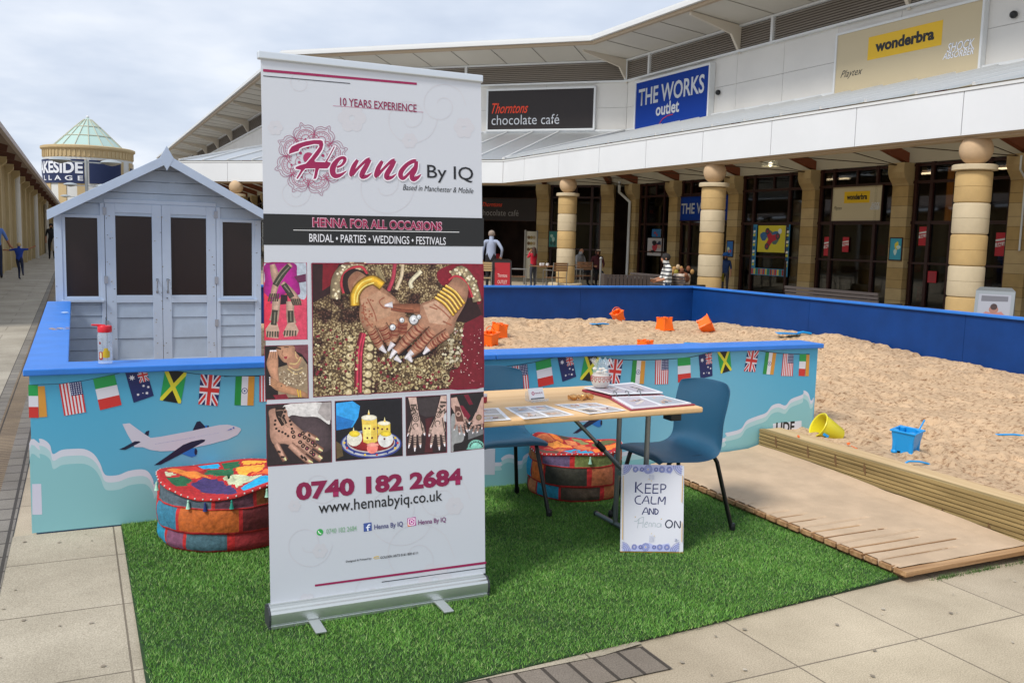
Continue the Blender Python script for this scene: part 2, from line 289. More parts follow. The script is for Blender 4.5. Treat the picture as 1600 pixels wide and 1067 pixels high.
ART = {
 'main_photo': [
('p','4a1a1e',0,189,1392,719,7,-4,-514,-717,-7),
('p','2c1416',0,189,1392,117,0,-45,-74,-2,-77,-70,-45),
('p','74121f',0,233,1391,63,0,-36,-84,-31,-20),
('t','6f6045',0,193,1241,67,36,79,72,70,42,360,7,-56,-62,46,-81,69,-99,-18,-65,-13,-115,-42,-20,1,-73,-569,-2),
('p','6d1422',0,828,1162,78,15,-2,-292,-147,-3,-2,74,42,20,13,115),
('p','7a1526',0,702,1362,76,35,129,1,-2,-144,-40,-16,-82,82,-58,-11),
('p','2a1214',0,805,1244,60,21,35,-77,-72,-32,-53,6),
('p','1f1416',0,475,1072,235,-6,-46,-36,-113,-29),
('s','a8384a',16.5,523,1394,-9,-60,-20,-47),
('s','cdb999',14.4,556,1393,-6,-48,-23,-53),
('s','d9cfb0',16.9,634,1367,-45,-43,5,-26),
('s','8a7a58',21.6,446,1381,32,-63),
('s','7c1a2c',32.1,390,1121,-19,-83,-6,-152),
('s','c23a52',8.6,388,1121,-20,-83,-8,-151),
('s','c23a52',7.5,398,1121,-18,-83,-5,-152),
('d','5a4a34',18,336,1101),
('d','c6b48a',13.7,336,1101),
('d','e0d3b0',4.7,333,1105),
('d','5a4a34',18,334,1066),
('d','c6b48a',13.7,334,1066),
('d','e0d3b0',4.7,331,1070),
('d','5a4a34',18,333,1031),
('d','c6b48a',13.7,333,1031),
('d','e0d3b0',4.7,330,1035),
('d','5a4a34',18,331,996),
('d','c6b48a',13.7,331,996),
('d','e0d3b0',4.8,328,1000),
('d','5a4a34',18,330,961),
('d','c6b48a',13.7,330,961),
('d','e0d3b0',4.8,327,965),
('d','5a4a34',18,329,926),
('d','c6b48a',13.7,329,926),
('d','e0d3b0',4.8,326,929),
('d','5a4a34',18,327,890),
('d','c6b48a',13.7,327,890),
('d','e0d3b0',4.8,324,894),
('d','5a4a34',18.3,418,1100),
('d','c6b48a',14,418,1100),
('d','e0d3b0',4.8,415,1103),
('d','5a4a34',18.3,416,1064),
('d','c6b48a',14,416,1064),
('d','e0d3b0',4.8,412,1068),
('d','5a4a34',18.3,413,1029),
('d','c6b48a',14,413,1029),
('d','e0d3b0',4.8,410,1032),
('d','5a4a34',18.3,410,993),
('d','c6b48a',14,410,993),
('d','e0d3b0',4.8,407,997),
('d','5a4a34',18.3,407,958),
('d','c6b48a',14,407,958),
('d','e0d3b0',4.8,404,962),
('d','5a4a34',18.3,405,922),
('d','c6b48a',14,405,922),
('d','e0d3b0',4.8,401,926),
('d','5a4a34',18.3,402,887),
('d','c6b48a',14,402,887),
('d','e0d3b0',4.8,399,891),
('d','b7a57c',4.8,360,1120,-4,-16,-3,-15,-3,-15,-4,-15,-3,-15,-4,-12,-3,-16,-3,-17,-4,-14),
('d','b7a57c',4.7,326,970,-4,-13,-3,-16,-3,-14,-4,-16,-3,-15,11,226,-1,-15,-2,-15,-1,-17,-2,-15,-1,-13,-2,-17,-1,-13,-1,-16,-2,-13,-1,-15,-2,-18,-1,-12,-2,-15,-1,-18,-2,-14),
('d','b7a57c',4.8,402,1120,-1,-17,-1,-14,-1,-16,-1,-13,-1,-18,-1,-14,-1,-16,-1,-15,-2,-13,-1,-15,-1,-15,-1,-15,-1,-15,-1,-15,-1,-16),
('d','b7a57c',4.9,443,1120,-1,-17,-1,-14,-2,-16,-1,-16,-1,-14,-1,-15,-1,-16,-1,-16,-1,-13,-1,-18,-1,-12,-2,-17,-1,-16,-1,-12,-1,-18),
('d','b5a276',3.6,256,996,-58,137,25,-232,3,51,126,-54,-99,155,29,-109,-71,10,118,-34,-130,-16,11,154,87,-151,-47,0,38,156,-39,36,-40,8,101,-221),
('d','8f7d57',4.4,223,1132,141,-128,-100,79,30,-152,-22,105,-70,-124,-2,107,139,90,-21,-211,-17,42,-88,94,5,-105,26,99,121,-107,-3,104,-86,-69,1,113),
('d','d0c196',5.2,264,1106,-8,-215,103,89,-79,77,-70,19,117,-157,-73,24,72,20,-19,-16,-52,17,-13,56,83,-56,-83,-62,63,92,-109,12,40,-33,36,-39),
('d','4c3c2a',6,304,938,-51,41,66,-50,-67,-1,91,36,17,-70,-78,114,-61,-77,134,88,-44,-62,9,142,7,-106,-19,42,-8,-91,2,14,-102,146,69,-127),
('d','7c2430',4.1,231,969,73,163,-28,-46,-71,25,44,-13,-20,37,45,-89,24,-55,-65,-77,-38,128,47,-3,-30,-106,48,202,40,-16,-12,-63,3,-159,44,137),
('d','b5a276',5,333,977,-75,131,38,-110,61,-107,-58,162,50,89,-137,-141,89,106,-1,-193,-42,119,-25,37,129,-26,-4,-139,-61,172,66,-64,-97,49,97,-47),
('d','8f7d57',5.7,243,1022,-29,-36,56,83,57,-140,-131,81,43,-105,90,174,-88,26,124,-39,-67,-45,6,-33,19,124,2,-47,-39,-8,-42,-48,30,42,47,-61),
('d','d0c196',3.8,201,1081,69,-173,76,93,-150,-54,71,49,48,-16,-40,-71,-15,135,81,48,-98,-160,-39,0,109,99,-71,-86,110,160,-77,-102,5,56,-60,-64),
('d','4c3c2a',4.7,335,1125,-103,-190,97,36,-131,-10,163,-78,-45,247,24,-44,-37,-188,14,210,-75,-199,-23,80,47,114,36,29,-89,-84,-5,82,83,-178,55,156),
('d','7c2430',5.5,268,1063,29,-46,59,28,-153,-78,16,17,60,-74,9,74,-49,19,-3,-50,48,156,-50,-59,87,47,-5,-123,-108,1,3,138,86,-31,48,-64),
('d','b5a276',3.9,539,921,-90,13,9,72,281,-78,-229,81,236,-80,-48,71,-63,-26,-122,7,118,-6,-71,30,140,-71,-8,28,15,-12,-83,-4,47,21,-200,54,32,-2,216,-64),
('d','8f7d57',5,679,1018,-94,-111,48,58,-48,43,-97,-4,68,-31,161,24,-198,-9,-29,0,23,-26,-63,-53,103,-7,101,30,-69,-32,-109,40,54,-3,138,61,-165,23,9,-7),
('d','d0c196',5.9,563,897,-10,85,32,3,83,-59,-177,68,158,-96,-8,66,107,51,-289,-88,109,89,42,-123,-9,83,-131,40,252,-63,13,57,-219,7,48,-3,-45,-42,16,44),
('d','4c3c2a',6.7,451,903,44,57,69,-6,-97,31,6,-29,257,-17,-21,51,-263,-32,145,-10,-35,-6,110,-41,-131,65,164,23,-223,-4,-9,-58,230,50,-216,37,35,-1,57,-65),
('d','7c2430',4.5,516,1016,143,-3,-157,-25,54,22,14,-28,105,-36,46,-14,-44,12,-101,-27,68,-21,23,32,-145,-8,37,85,-98,-1,60,-67,8,78,150,-69,-229,73,31,-40),
('d','b5a276',5.8,709,894,-78,96,-58,-15,-30,46,78,-107,47,92,-63,-7,57,-38,73,-48,-258,71,251,-27,-153,8,104,-68,-74,-1,21,111,69,-44,-239,-61,-6,51,139,-45),
('d','8f7d57',6.6,562,994,-36,3,89,-23,60,13,-126,4,200,-85,-43,31,-141,67,136,-50,-248,50,17,-70,253,57,-33,-15,-38,-68,-18,9,-77,104,42,-75,-102,29,42,44),
('d','d0c196',4.2,537,974,50,-43,-24,-35,132,2,-39,35,-50,-15,-54,29,100,5,-124,61,-61,-33,153,-58,43,57,70,2,-69,28,11,-77,66,-33,-87,12,17,29,-167,18),
('d','4c3c2a',5.4,722,986,25,-41,-184,77,-2,-23,82,-96,83,34,-166,71,95,-60,9,22,55,19,-184,0,98,-85,-141,40,188,45,-220,-35,240,-50,-32,61,-96,-11,153,24),
('d','7c2430',6.2,526,946,219,46,-294,19,164,-68,-118,57,128,-63,30,-12,-196,39,242,-71,-163,21,102,-14,-130,35,194,21,-232,44,17,12,-2,-66,-15,-17,198,-16,21,12),
('d','b5a98c',5.3,802,999,-26,-1,-45,123,-3,-14,26,-36,27,-41,-52,49,40,3,-37,-30,22,-13),
('d','c9c0a6',7,764,999,41,125,-17,-91,-40,86,16,-34,22,-80,-31,89,10,-57,26,16,-43,35),
('d','6a5a44',5.3,796,1061,-70,16,16,-35,-13,56,1,-29,78,-11,-53,-54,-25,82,63,48,-4,-50),
('d','b5a98c',6.9,724,1101,38,-20,6,47,-28,-130,20,71,-30,28,75,-60,-38,91,-11,-102,4,26),
('d','c9c0a6',5.3,801,1043,-23,87,-55,-102,34,-16,36,-7,-39,-11,33,15,-53,17,24,-28,51,106),
('d','6a5a44',7,759,1097,4,-2,18,23,-44,-47,-9,11,72,-73,-60,124,53,-134,-18,117,-33,-110),
('d','d8c4bc',1.8,891,1126,-99,-92,10,-76,13,-6,-28,61,107,-47,-114,143,72,-64,-37,-23,27,-116,-43,95,3,6,62,95,-34,-134,-62,-13),
('d','b05a64',3.1,822,1016,24,-69,-71,71,-2,27,41,84,-8,-100,46,-114,-36,95,43,-98,31,-13,-82,196,82,20,-65,-154,12,81,52,20),
('d','d8c4bc',2.7,838,938,-52,115,46,-52,-37,27,-18,87,36,-14,81,-30,-91,-120,62,121,10,-87,-57,1,-18,87,82,-44,3,62,-98,32),
('d','b05a64',2.2,864,1001,-94,124,105,-109,7,108,-37,-18,16,-117,-13,93,44,25,-116,-132,5,144,46,-138,56,-19,-107,23,102,120,-12,-33),
('d','b5a680',2.6,318,1122,-3,-9,-6,-8,-9,-5,-9,-1,-8,1,-8,5,-4,6,-3,8,1,7,3,6,5,4,6,3,6,0,6,-2,3,-4,3,-5,0,-4,-2,-4,-2,-3,-3,-2,-4,0,-2,1,-18,-167,-3,-11,-6,-8,-9,-5,-10,-2,-9,3,-8,5,-5,7,-3,8,1,8,4,6,5,5,6,2,7,0,6,-2,4,-4,2,-5,0,-5,-1,-5,-3,-3,-3,-1,-4,-1,-3,1),
('d','b5a680',2.8,500,908,-3,-9,-6,-7,-7,-5,-9,-1,-8,2,-7,4,-5,6,-2,7,1,7,3,6,5,4,5,2,6,-1,5,-2,4,-3,2,-4,0,-5,-1,-3,-3,-3,-3,-1,-3,-1,-3,1),
('d','b5a680',2.9,652,955,-4,-11,-7,-9,-10,-5,-10,-2,-11,2,-8,6,-6,7,-2,9,0,8,4,7,6,5,7,2,7,0,6,-3,5,-4,2,-5,1,-5,-2,-5,-3,-3,-4,-2,-3,0,-4,1,148,-19,-3,-9,-5,-6,-8,-4,-8,-1,-8,1,-6,4,-5,6,-2,6,1,7,3,5,4,4,6,1,5,0,5,-2,3,-3,2,-4,1,-4,-2,-3,-2,-3,-3,-1,-3,0,-2,1,28,64,-3,-8,-6,-6,-7,-4,-8,-2,-8,2,-7,4,-4,5,-2,7,0,6,3,6,5,3,5,2,6,0,5,-2,3,-3,2,-4,0,-4,-1,-3,-2,-3,-3,-1,-3,0,-3,0),
('s','85745a',41.6,396,1385,-45,4,-43,-25,-24,-41,-4,-67),
('d','e0d6b8',4.8,366,1379,0,12),
('d','c8b892',4.8,378,1373),
('d','e0d6b8',4.8,364,1373),
('d','c8b892',4.8,380,1383),
('d','e0d6b8',4.8,400,1396),
('d','c8b892',4.8,378,1375,0,12),
('d','a89672',4.8,376,1390,-25,10,36,-13),
('d','c8b892',4.8,371,1375),
('d','e0d6b8',4.7,309,1383,38,8),
('d','a89672',4.7,338,1373),
('d','a89672',4.8,357,1376,-2,14),
('d','c8b892',4.7,342,1397,-13,-28),
('d','e0d6b8',4.7,317,1379),
('d','a89672',4.7,332,1370),
('d','c8b892',4.7,325,1367,10,14),
('d','a89672',4.8,362,1386),
('d','a89672',4.7,299,1360),
('d','c8b892',4.7,319,1349),
('d','a89672',4.7,303,1336,-9,4,27,23,-17,-26,5,22),
('d','e0d6b8',4.7,305,1359),
('d','c8b892',4.7,309,1349),
('d','e0d6b8',4.7,289,1353,15,4,7,12,-26,-111),
('d','a89672',4.7,270,1267),
('d','e0d6b8',4.7,281,1275),
('d','a89672',4.7,274,1266),
('d','c8b892',4.7,281,1316,-8,-25),
('d','a89672',4.7,298,1328),
('d','e0d6b8',4.7,279,1269),
('d','a89672',4.7,295,1291),
('d','c8b892',4.7,285,1267),
('d','a89672',4.7,287,1283),
('d','e0d6b8',4.7,292,1285),
('s','85745a',40.8,768,1347,39,24,38,-35,20,-43,13,-50),
('d','c8b892',5.3,785,1340),
('d','a89672',5.3,818,1379),
('d','c8b892',5.3,789,1358,19,14),
('d','a89672',5.3,799,1361),
('d','e0d6b8',5.3,781,1373,19,-10),
('d','c8b892',5.3,810,1364),
('d','c8b892',5.2,759,1365),
('d','a89672',5.2,771,1351),
('d','e0d6b8',5.3,788,1373,14,-18),
('d','c8b892',5.3,844,1340,-23,16),
('d','e0d6b8',5.3,851,1347),
('d','c8b892',5.3,806,1367),
('d','a89672',5.3,793,1380,38,-10,-8,-20),
('d','e0d6b8',5.3,829,1373,14,-39),
('d','a89672',5.3,803,1370),
('d','e0d6b8',5.3,834,1339,6,6,3,-9),
('d','c8b892',5.3,846,1289),
('d','a89672',5.3,838,1317),
('d','e0d6b8',5.4,866,1310),
('d','c8b892',5.3,845,1342),
('d','a89672',5.4,858,1296,15,9),
('d','a89672',5.3,829,1333,24,-20),
('d','a89672',5.4,859,1320,14,7),
('d','e0d6b8',5.4,862,1337),
('d','a89672',5.4,856,1264,19,27),
('d','e0d6b8',5.4,879,1289),
('d','c8b892',5.4,860,1259,28,-10),
('d','a89672',5.4,866,1292),
('d','e0d6b8',5.4,866,1274),
('d','a89672',5.4,872,1297,7,-32,-25,18),
('d','e0d6b8',5.4,861,1297),
('d','a89672',5.4,860,1277),
('s','b33540',10.7,408,1354,-21,26,-37,-3,-34,-23,-13,-36,9,-41),
('p','2a1816',0,316,1354,40,20,47,-20,5,-20,-70,-57,-22,5,-6,36),
('s','b33540',10.5,751,1330,29,17,32,-11,29,-38,15,-38),
('p','a97c60',0,331,1333,35,31,40,-20,61,-42,60,-47,21,-34,22,-40,5,-42,-50,-42,-50,-9,-49,22,-37,32,-16,47,1,51,-36,42),
('p','8d6049',0,331,1333,35,31,16,-10,-33,-41,5,-36,-16,5),
('s','70432f',(44.1,40.1,32.2),419,1141,23,-47,22,-37),
('s','b08366',(37.7,33.6,24.2),419,1141,23,-47,22,-37),
('s','70432f',(46.8,42.7,34.3),465,1151,21,-37,13,-43),
('s','b08366',(40.3,36.1,25.7),465,1151,21,-37,13,-43),
('s','70432f',(48.4,44.2,35.2),509,1161,16,-32,-17,-42),
('s','b08366',(41.8,37.5,26.4),509,1161,16,-32,-17,-42),
('s','70432f',(51.1,46.9,37.3),553,1165,22,-16,-28,-47),
('s','b08366',(44.4,40.2,28),553,1165,22,-16,-28,-47),
('p','b38a6e',0,380,1251,76,36,65,-37,-23,-63,-65,-20,-43,21),
('p','a87b62',0,754,1320,23,22,35,-9,26,-32,-12,-63,-42,-70,-21,-54,-64,-21,-62,18,-45,49,18,53,28,26,46,16),
('p','c09a80',0,638,1228,57,21,63,-59,-24,-43,-69,11),
('s','8c563e',(39.5,35.6,22),626,1215,-61,3,-61,6),
('s','7d4430',13.5,598,1205,-50,3,-44,8),
('s','6b3e2c',(53.3,49.2,39.4),637,1154,-63,-58,-53,-52),
('s','ad7c62',(45.3,41.4,27.8),637,1154,-63,-58,-53,-52),
('s','6b3e2c',(53.8,49.8,40),682,1126,-57,-58,-46,-36),
('s','ad7c62',(45.8,41.9,28.2),682,1126,-57,-58,-46,-36),
('s','6b3e2c',(44.2,40.2,31.9),746,1114,-53,-31,-40,-34),
('s','ad7c62',(36,32.2,22.5),746,1114,-53,-31,-40,-34),
('s','93523c',3.9,612,1159,12,-18,19,-11),
('s','7d3b2b',7.9,600,1147,11,-18,19,-11),
('s','93523c',3.9,587,1135,11,-18,19,-11),
('s','7d3b2b',7.8,574,1123,12,-18,18,-11),
('s','93523c',3.9,561,1111,12,-18,18,-11),
('s','7d3b2b',7.8,549,1099,11,-18,19,-11),
('s','93523c',3.9,536,1087,11,-18,19,-11),
('s','93523c',4,659,1133,11,-18,19,-11),
('s','7d3b2b',8,647,1123,12,-18,19,-12),
('s','93523c',4,636,1112,11,-18,19,-11),
('s','7d3b2b',7.9,625,1102,11,-18,19,-12),
('s','93523c',3.9,613,1092,12,-18,18,-12),
('s','7d3b2b',7.9,602,1081,11,-18,19,-11),
('s','93523c',3.9,591,1071,11,-18,19,-11),
('s','93523c',4.1,728,1121,6,-15,14,-9),
('s','7d3b2b',8.1,718,1114,6,-15,14,-10),
('s','93523c',4,708,1106,5,-15,14,-9),
('s','7d3b2b',8,698,1099,5,-15,14,-9),
('s','93523c',4,687,1092,6,-15,14,-9),
('s','7d3b2b',8,677,1085,6,-15,14,-9),
('s','93523c',4,667,1078,6,-15,13,-10),
('s','93523c',3.8,407,1122,18,4,12,12),
('s','7d3b2b',7.5,412,1113,18,4,12,12),
('s','93523c',3.8,417,1104,18,4,12,12),
('s','7d3b2b',7.5,422,1096,17,3,13,12),
('s','93523c',3.8,427,1087,17,4,13,12),
('s','7d3b2b',7.6,432,1078,17,4,13,12),
('s','93523c',3.8,437,1069,17,4,13,12),
('s','93523c',3.8,451,1138,19,2,15,11),
('s','7d3b2b',7.6,454,1129,19,3,16,11),
('s','93523c',3.8,458,1120,19,3,15,11),
('s','7d3b2b',7.6,462,1112,19,2,15,11),
('s','93523c',3.8,466,1103,19,2,15,11),
('s','7d3b2b',7.6,469,1094,20,3,15,11),
('s','93523c',3.8,473,1085,19,3,16,11),
('s','93523c',3.9,533,1162,19,-6,21,2),
('s','7d3b2b',7.7,532,1155,19,-6,21,2),
('s','93523c',3.9,531,1148,20,-6,20,2),
('s','7d3b2b',7.7,531,1141,19,-6,20,2),
('s','93523c',3.9,530,1134,19,-6,21,2),
('s','7d3b2b',7.7,529,1127,20,-6,20,2),
('s','93523c',3.9,529,1120,19,-6,20,2),
('s','93523c',3.8,499,1158,19,-8,21,2),
('s','7d3b2b',7.7,498,1150,19,-8,20,2),
('s','93523c',3.8,497,1142,18,-8,21,1),
('s','7d3b2b',7.7,495,1133,19,-7,21,1),
('s','93523c',3.8,494,1125,19,-7,20,1),
('s','7d3b2b',7.7,493,1117,19,-7,20,1),
('s','93523c',3.8,491,1109,19,-8,21,2),
('s','9c5d45',4.8,391,1240,-1,-36,16,-37,21,-26),
('s','9c5d45',4.8,407,1256,26,-52,10,-37),
('s','9c5d45',5.1,684,1233,39,-27,35,-33),
('s','9c5d45',5.1,666,1223,34,-11),
('s','9c5d45',5.2,723,1163,40,-17),
('s','9c5d45',4.9,477,1261,-22,-16,22,-26,27,10),
('d','96563f',3.7,398,1174),
('d','96563f',3.8,405,1152),
('d','96563f',3.7,386,1229,11,-5),
('d','96563f',3.8,424,1196),
('d','96563f',3.7,400,1195),
('d','96563f',3.8,425,1188,-20,-11,9,30,-10,33,0,-89),
('d','96563f',3.7,398,1212),
('d','96563f',3.8,413,1185),
('d','96563f',3.7,391,1203),
('d','96563f',3.8,420,1251),
('d','96563f',3.7,387,1166),
('d','96563f',3.8,429,1248),
('d','96563f',3.7,386,1181,10,-4,-12,25,7,14),
('d','96563f',3.8,417,1195,8,-40,-12,-1),
('d','96563f',3.7,391,1199,7,-18),
('s','8a6420',41.3,358,1228,0,44,26,38,46,19,40,-24),
('s','d9a92e',31.8,356,1230,2,42,26,38,46,20,37,-22),
('s','f0cf62',7.4,354,1235,4,41,26,41,43,17),
('s','f3da7c',4.8,364,1241,7,36,26,28,38,14),
('s','7a5518',15,736,1308,46,-30,38,-46),
('s','e0b040',9.8,736,1309,46,-28,37,-46),
('s','f6dd88',2.9,739,1311,43,-27,32,-43),
('s','7a5518',15,724,1296,47,-29,37,-47),
('s','e0b040',9.8,724,1297,47,-28,36,-46),
('s','f6dd88',2.9,727,1299,44,-27,31,-43),
('s','7a5518',15,713,1284,46,-29,37,-47),
('s','e0b040',9.8,713,1285,46,-28,36,-46),
('s','f6dd88',2.9,716,1287,43,-27,31,-42),
('s','7a5518',14.9,701,1273,46,-30,37,-47),
('s','e0b040',9.8,701,1274,46,-29,36,-46),
('s','f6dd88',2.9,704,1275,43,-27,32,-42),
('s','7a5518',14.9,690,1261,45,-30,38,-46),
('s','e0b040',9.7,690,1262,45,-29,36,-46),
('s','f6dd88',2.9,692,1263,43,-27,32,-42),
('d','55504c',22.5,598,1171),
('d','c9c9cc',18,598,1171),
('d','f4f4f6',6.7,596,1174),
('d','8d8d92',4.5,601,1168),
('d','55504c',14.3,509,1142),
('d','c9c9cc',11.4,509,1142),
('d','f4f4f6',4.3,506,1145),
('d','8d8d92',2.9,512,1139),
('d','55504c',12.2,548,1170),
('d','c9c9cc',9.8,548,1170),
('d','f4f4f6',3.7,545,1172),
('d','8d8d92',2.4,551,1167),
('d','55504c',11.3,620,1182),
('d','c9c9cc',9,620,1182),
('d','f4f4f6',3.4,618,1184),
('d','8d8d92',2.3,624,1178),
('s','d9d2d6',(25.4,8.8),518,1050,-22,-32),
('s','d9d2d6',(25.8,8.9),591,1042,-33,-26),
('s','d9d2d6',(26.2,9.1),659,1054,-22,-23),
('s','d9d2d6',(25,8.8),458,1065,23,-24),
('s','d9d2d6',(25.3,8.8),510,1079,-22,-31),
('s','d9d2d6',(25.4,8.9),518,1023,25,-21),
('s','d9d2d6',(25.7,9),574,1022,15,-21),
('s','d9d2d6',(25.3,8.7),510,1232,-33,-3),
('s','7a1030',(4.1,4.8,4.8,4.1,4.1),189,1392,719,7,-4,-514,-717,-7,2,514)],
 'feet_photo': [
('p','c9435c',0,9,1391,162,4,-3,-294,-162,0),
('p','a9b2bd',0,9,1391,159,3,-2,-132,-40,15,-23,100,-69,9,-26,-74),
('p','a3177f',0,19,1391,104,1,10,-45,10,-73,-52,3,-60,-40,-24,20,6,69),
('p','5b2545',0,122,1342,45,10,0,-30,-30,-5),
('p','2a1820',0,71,1272,25,0,-1,-35,-27,-2),
('p','cf2f48',0,7,1282,25,-25,-3,-149,-24,-5),
('s','b99a88',(30.5,29.5,34.4),54,1257,-4,-50,-8,-34),
('s','b99a88',(30.9,29.9,35),106,1247,-1,-50,6,-35),
('p','b99a88',0,12,1143,18,25,25,-1,8,-30,-5,-30,-44,6),
('p','b99a88',0,76,1127,18,35,28,4,14,-30,-8,-20,-47,-4),
('s','b08f7c',(19.6,29.5,24.6),41,1386,9,-39,7,-40),
('s','b08f7c',(19.9,27.7,24.6,19.6),110,1387,-33,-35,-25,-45,-11,-45),
('s','b08f7c',(19.8,29.9,25.1),77,1317,34,-40,29,-40),
('s','3c3a30',21.9,105,1382,-28,-33,-27,-42),
('s','3c3a30',21.8,82,1312,19,-30,12,-20),
('s','3c3a30',21.6,48,1215,-6,-57),
('s','3c3a30',21.9,106,1212,1,-45),
('s','7d7866',4.5,103,1377,-28,-30,-23,-35),
('s','7d7866',4.5,84,1307,20,-25),
('s','7d7866',4.4,48,1207,-4,-44),
('s','7d7866',4.5,106,1207,1,-35),
('s','4a4438',6.3,20,1136,-3,-23),
('s','4a4438',6.5,84,1137,-3,-21),
('s','4a4034',5.9,32,1277,-8,-30),
('s','4a4034',6,108,1257,10,-25),
('s','4a4438',6.4,29,1135,-2,-22),
('s','4a4438',6.5,94,1137,-3,-21),
('s','4a4034',5.9,40,1277,-8,-30),
('s','4a4034',6,116,1257,9,-25),
('s','4a4438',6.4,38,1135,-1,-22),
('s','4a4438',6.5,104,1137,-2,-22),
('s','4a4034',5.9,48,1277,-7,-30),
('s','4a4034',6,124,1257,8,-25),
('s','4a4438',6.4,48,1135,-1,-22),
('s','4a4438',6.5,114,1136,-2,-21),
('s','4a4034',5.9,55,1277,-6,-30),
('s','4a4034',6,132,1257,7,-25),
('s','4a4438',6.4,57,1135,0,-23),
('s','4a4438',6.5,124,1136,-1,-21),
('s','4a4034',5.9,63,1277,-6,-30),
('s','4a4034',6,140,1257,6,-25),
('s','8a1338',2.9,9,1391,162,4,-3,-294,-162,0,3,290)],
 'portrait_photo': [
('p','1e1517',0,6,1081,164,0,-1,-206,-163,3),
('p','8e7a62',0,56,997,50,14,41,24,20,-31,0,-125,-113,3),
('p','b28468',0,53,1075,62,3,5,-27,-11,-25,-20,-12,-17,8,-15,25),
('p','a67860',0,87,1021,35,35,25,-31,-16,-35,-35,1),
('p','6d3a44',0,118,1078,52,2,-1,-66,-22,31,-22,11),
('s','2a1712',5.9,50,1072,18,-5),
('s','2a1712',3,80,1073,17,1),
('p','97343c',0,77,1037,15,3,-3,-11,-7,-1),
('s','8d5f48',3,75,1062,-4,-17,6,-3),
('s','c4a774',(7,7,6.1),99,1011,27,-1,16,25),
('s','d8bd86',3,91,991,30,-21,30,9),
('s','d8bd86',2.5,96,1001,27,-16,26,9),
('s','c9a878',5,122,1056,2,-21,7,-7),
('p','b58468',0,13,1014,15,34,27,-10,1,-61,4,-50,-19,11,-15,31),
('s','b58468',7.8,23,1034,6,26),
('s','b58468',7.9,33,1033,3,29),
('s','b58468',7.9,42,1033,2,29),
('s','b58468',7.9,52,1033,-1,27),
('d','e5dde0',3.4,29,1061,6,0,7,0,6,0),
('p','b0805f',0,26,944,34,-2,35,-16,65,-29,2,-20,-92,25,-35,19),
('s','b0805f',6.9,51,943,-27,16),
('d','e5dde0',2.9,24,960),
('s','b0805f',6.9,50,936,-26,15),
('d','e5dde0',2.9,24,952),
('s','b0805f',6.9,50,929,-26,14),
('d','e5dde0',2.9,24,944),
('s','b0805f',6.9,50,922,-27,13),
('d','e5dde0',2.9,24,936),
('s','d8b23c',5,127,911,5,-30),
('s','d8b23c',5,137,908,3,-28),
('p','7a1c2c',0,35,893,49,3,10,-20,-49,2),
('d','c9b79a',2.4,89,930),
('d','6a5540',3.4,160,957),
('d','6a5540',3.5,74,940),
('d','e0d2b8',2.6,98,971),
('d','6a5540',1.5,132,962),
('d','c9b79a',2.7,106,946),
('d','6a5540',1.7,100,970),
('d','c9b79a',2.8,86,954),
('d','e0d2b8',2.8,64,976),
('d','e0d2b8',2.1,96,947),
('d','c9b79a',3.2,62,971),
('d','c9b79a',2.1,116,978),
('d','c9b79a',3.5,95,964),
('d','6a5540',2.4,64,975),
('d','c9b79a',1.7,134,973),
('d','c9b79a',2.8,141,929),
('d','e0d2b8',3.4,148,935),
('d','6a5540',2.3,142,962),
('d','6a5540',1.9,136,952),
('d','c9b79a',3,110,967,27,-38),
('d','e0d2b8',1.9,131,974),
('d','6a5540',1.6,88,956),
('d','c9b79a',3,158,961),
('d','c9b79a',3.4,111,934),
('d','e0d2b8',1.5,160,949),
('d','6a5540',2.1,127,932),
('d','e0d2b8',2.1,77,981),
('d','e0d2b8',1.9,156,947),
('d','c9b79a',1.9,82,945),
('d','e0d2b8',2,149,971),
('d','c9b79a',1.7,122,941),
('d','e0d2b8',2.7,84,957),
('d','6a5540',2.9,69,972),
('d','6a5540',3.1,129,942),
('d','e0d2b8',2.2,110,951),
('d','c9b79a',2.1,119,946),
('d','e0d2b8',3.1,100,934),
('d','e0d2b8',2.7,96,970),
('d','e0d2b8',2.6,81,976),
('d','c9b79a',3.3,79,951),
('d','c9b79a',2,78,959),
('d','6a5540',1.7,97,942),
('d','e0d2b8',2,123,927),
('d','6a5540',2.4,88,955),
('d','6a5540',3.5,103,931),
('d','6a5540',3.3,67,927),
('d','6a5540',2.7,65,954),
('d','e0d2b8',2,114,971),
('d','6a5540',2.7,125,943),
('d','6a5540',2.9,135,940),
('d','c9b79a',2.7,143,942),
('d','6a5540',3,84,954),
('d','e0d2b8',3.2,79,937),
('d','6a5540',3.4,107,949),
('d','c9b79a',2.2,135,926),
('d','c9b79a',1.7,107,955),
('d','e0d2b8',3.1,151,971),
('d','6a5540',2.9,132,972),
('d','c9b79a',3.1,148,975),
('d','6a5540',2.4,80,975),
('d','c9b79a',2.2,141,950),
('d','e0d2b8',2.6,140,960),
('d','c9b79a',3.4,112,953),
('d','e0d2b8',3.3,94,938),
('d','e0d2b8',2.1,113,978),
('d','c9b79a',2.6,87,927),
('d','c9b79a',3.1,86,944),
('d','e0d2b8',2.5,158,966),
('d','6a5540',2,99,981),
('s','8a1338',2.9,6,1081,164,0,-1,-206,-163,3,0,203)],
 'henna_hand_photo': [
('p','2a2022',0,7,859,251,1,-2,-239,-248,4),
('p','4a3c40',0,91,814,77,2,71,-47,15,-44,-2,-50,-51,-11,-70,69),
('p','cfcbc8',0,77,853,142,3,28,-51,1,-36,-45,31,-53,5,-42,9,-21,-4),
('p','a29a98',0,204,818,18,38,34,0,0,-70,-17,-3),
('p','b88c78',0,22,839,59,0,13,-36,52,-53,28,-19,13,-37,-22,-27,-35,-4,-41,38,-31,6,-21,-2,-15,29,-1,63),
('s','8c5f4c',23.4,156,739,42,-26),
('s','c09480',(18.4,9.5),156,739,42,-26),
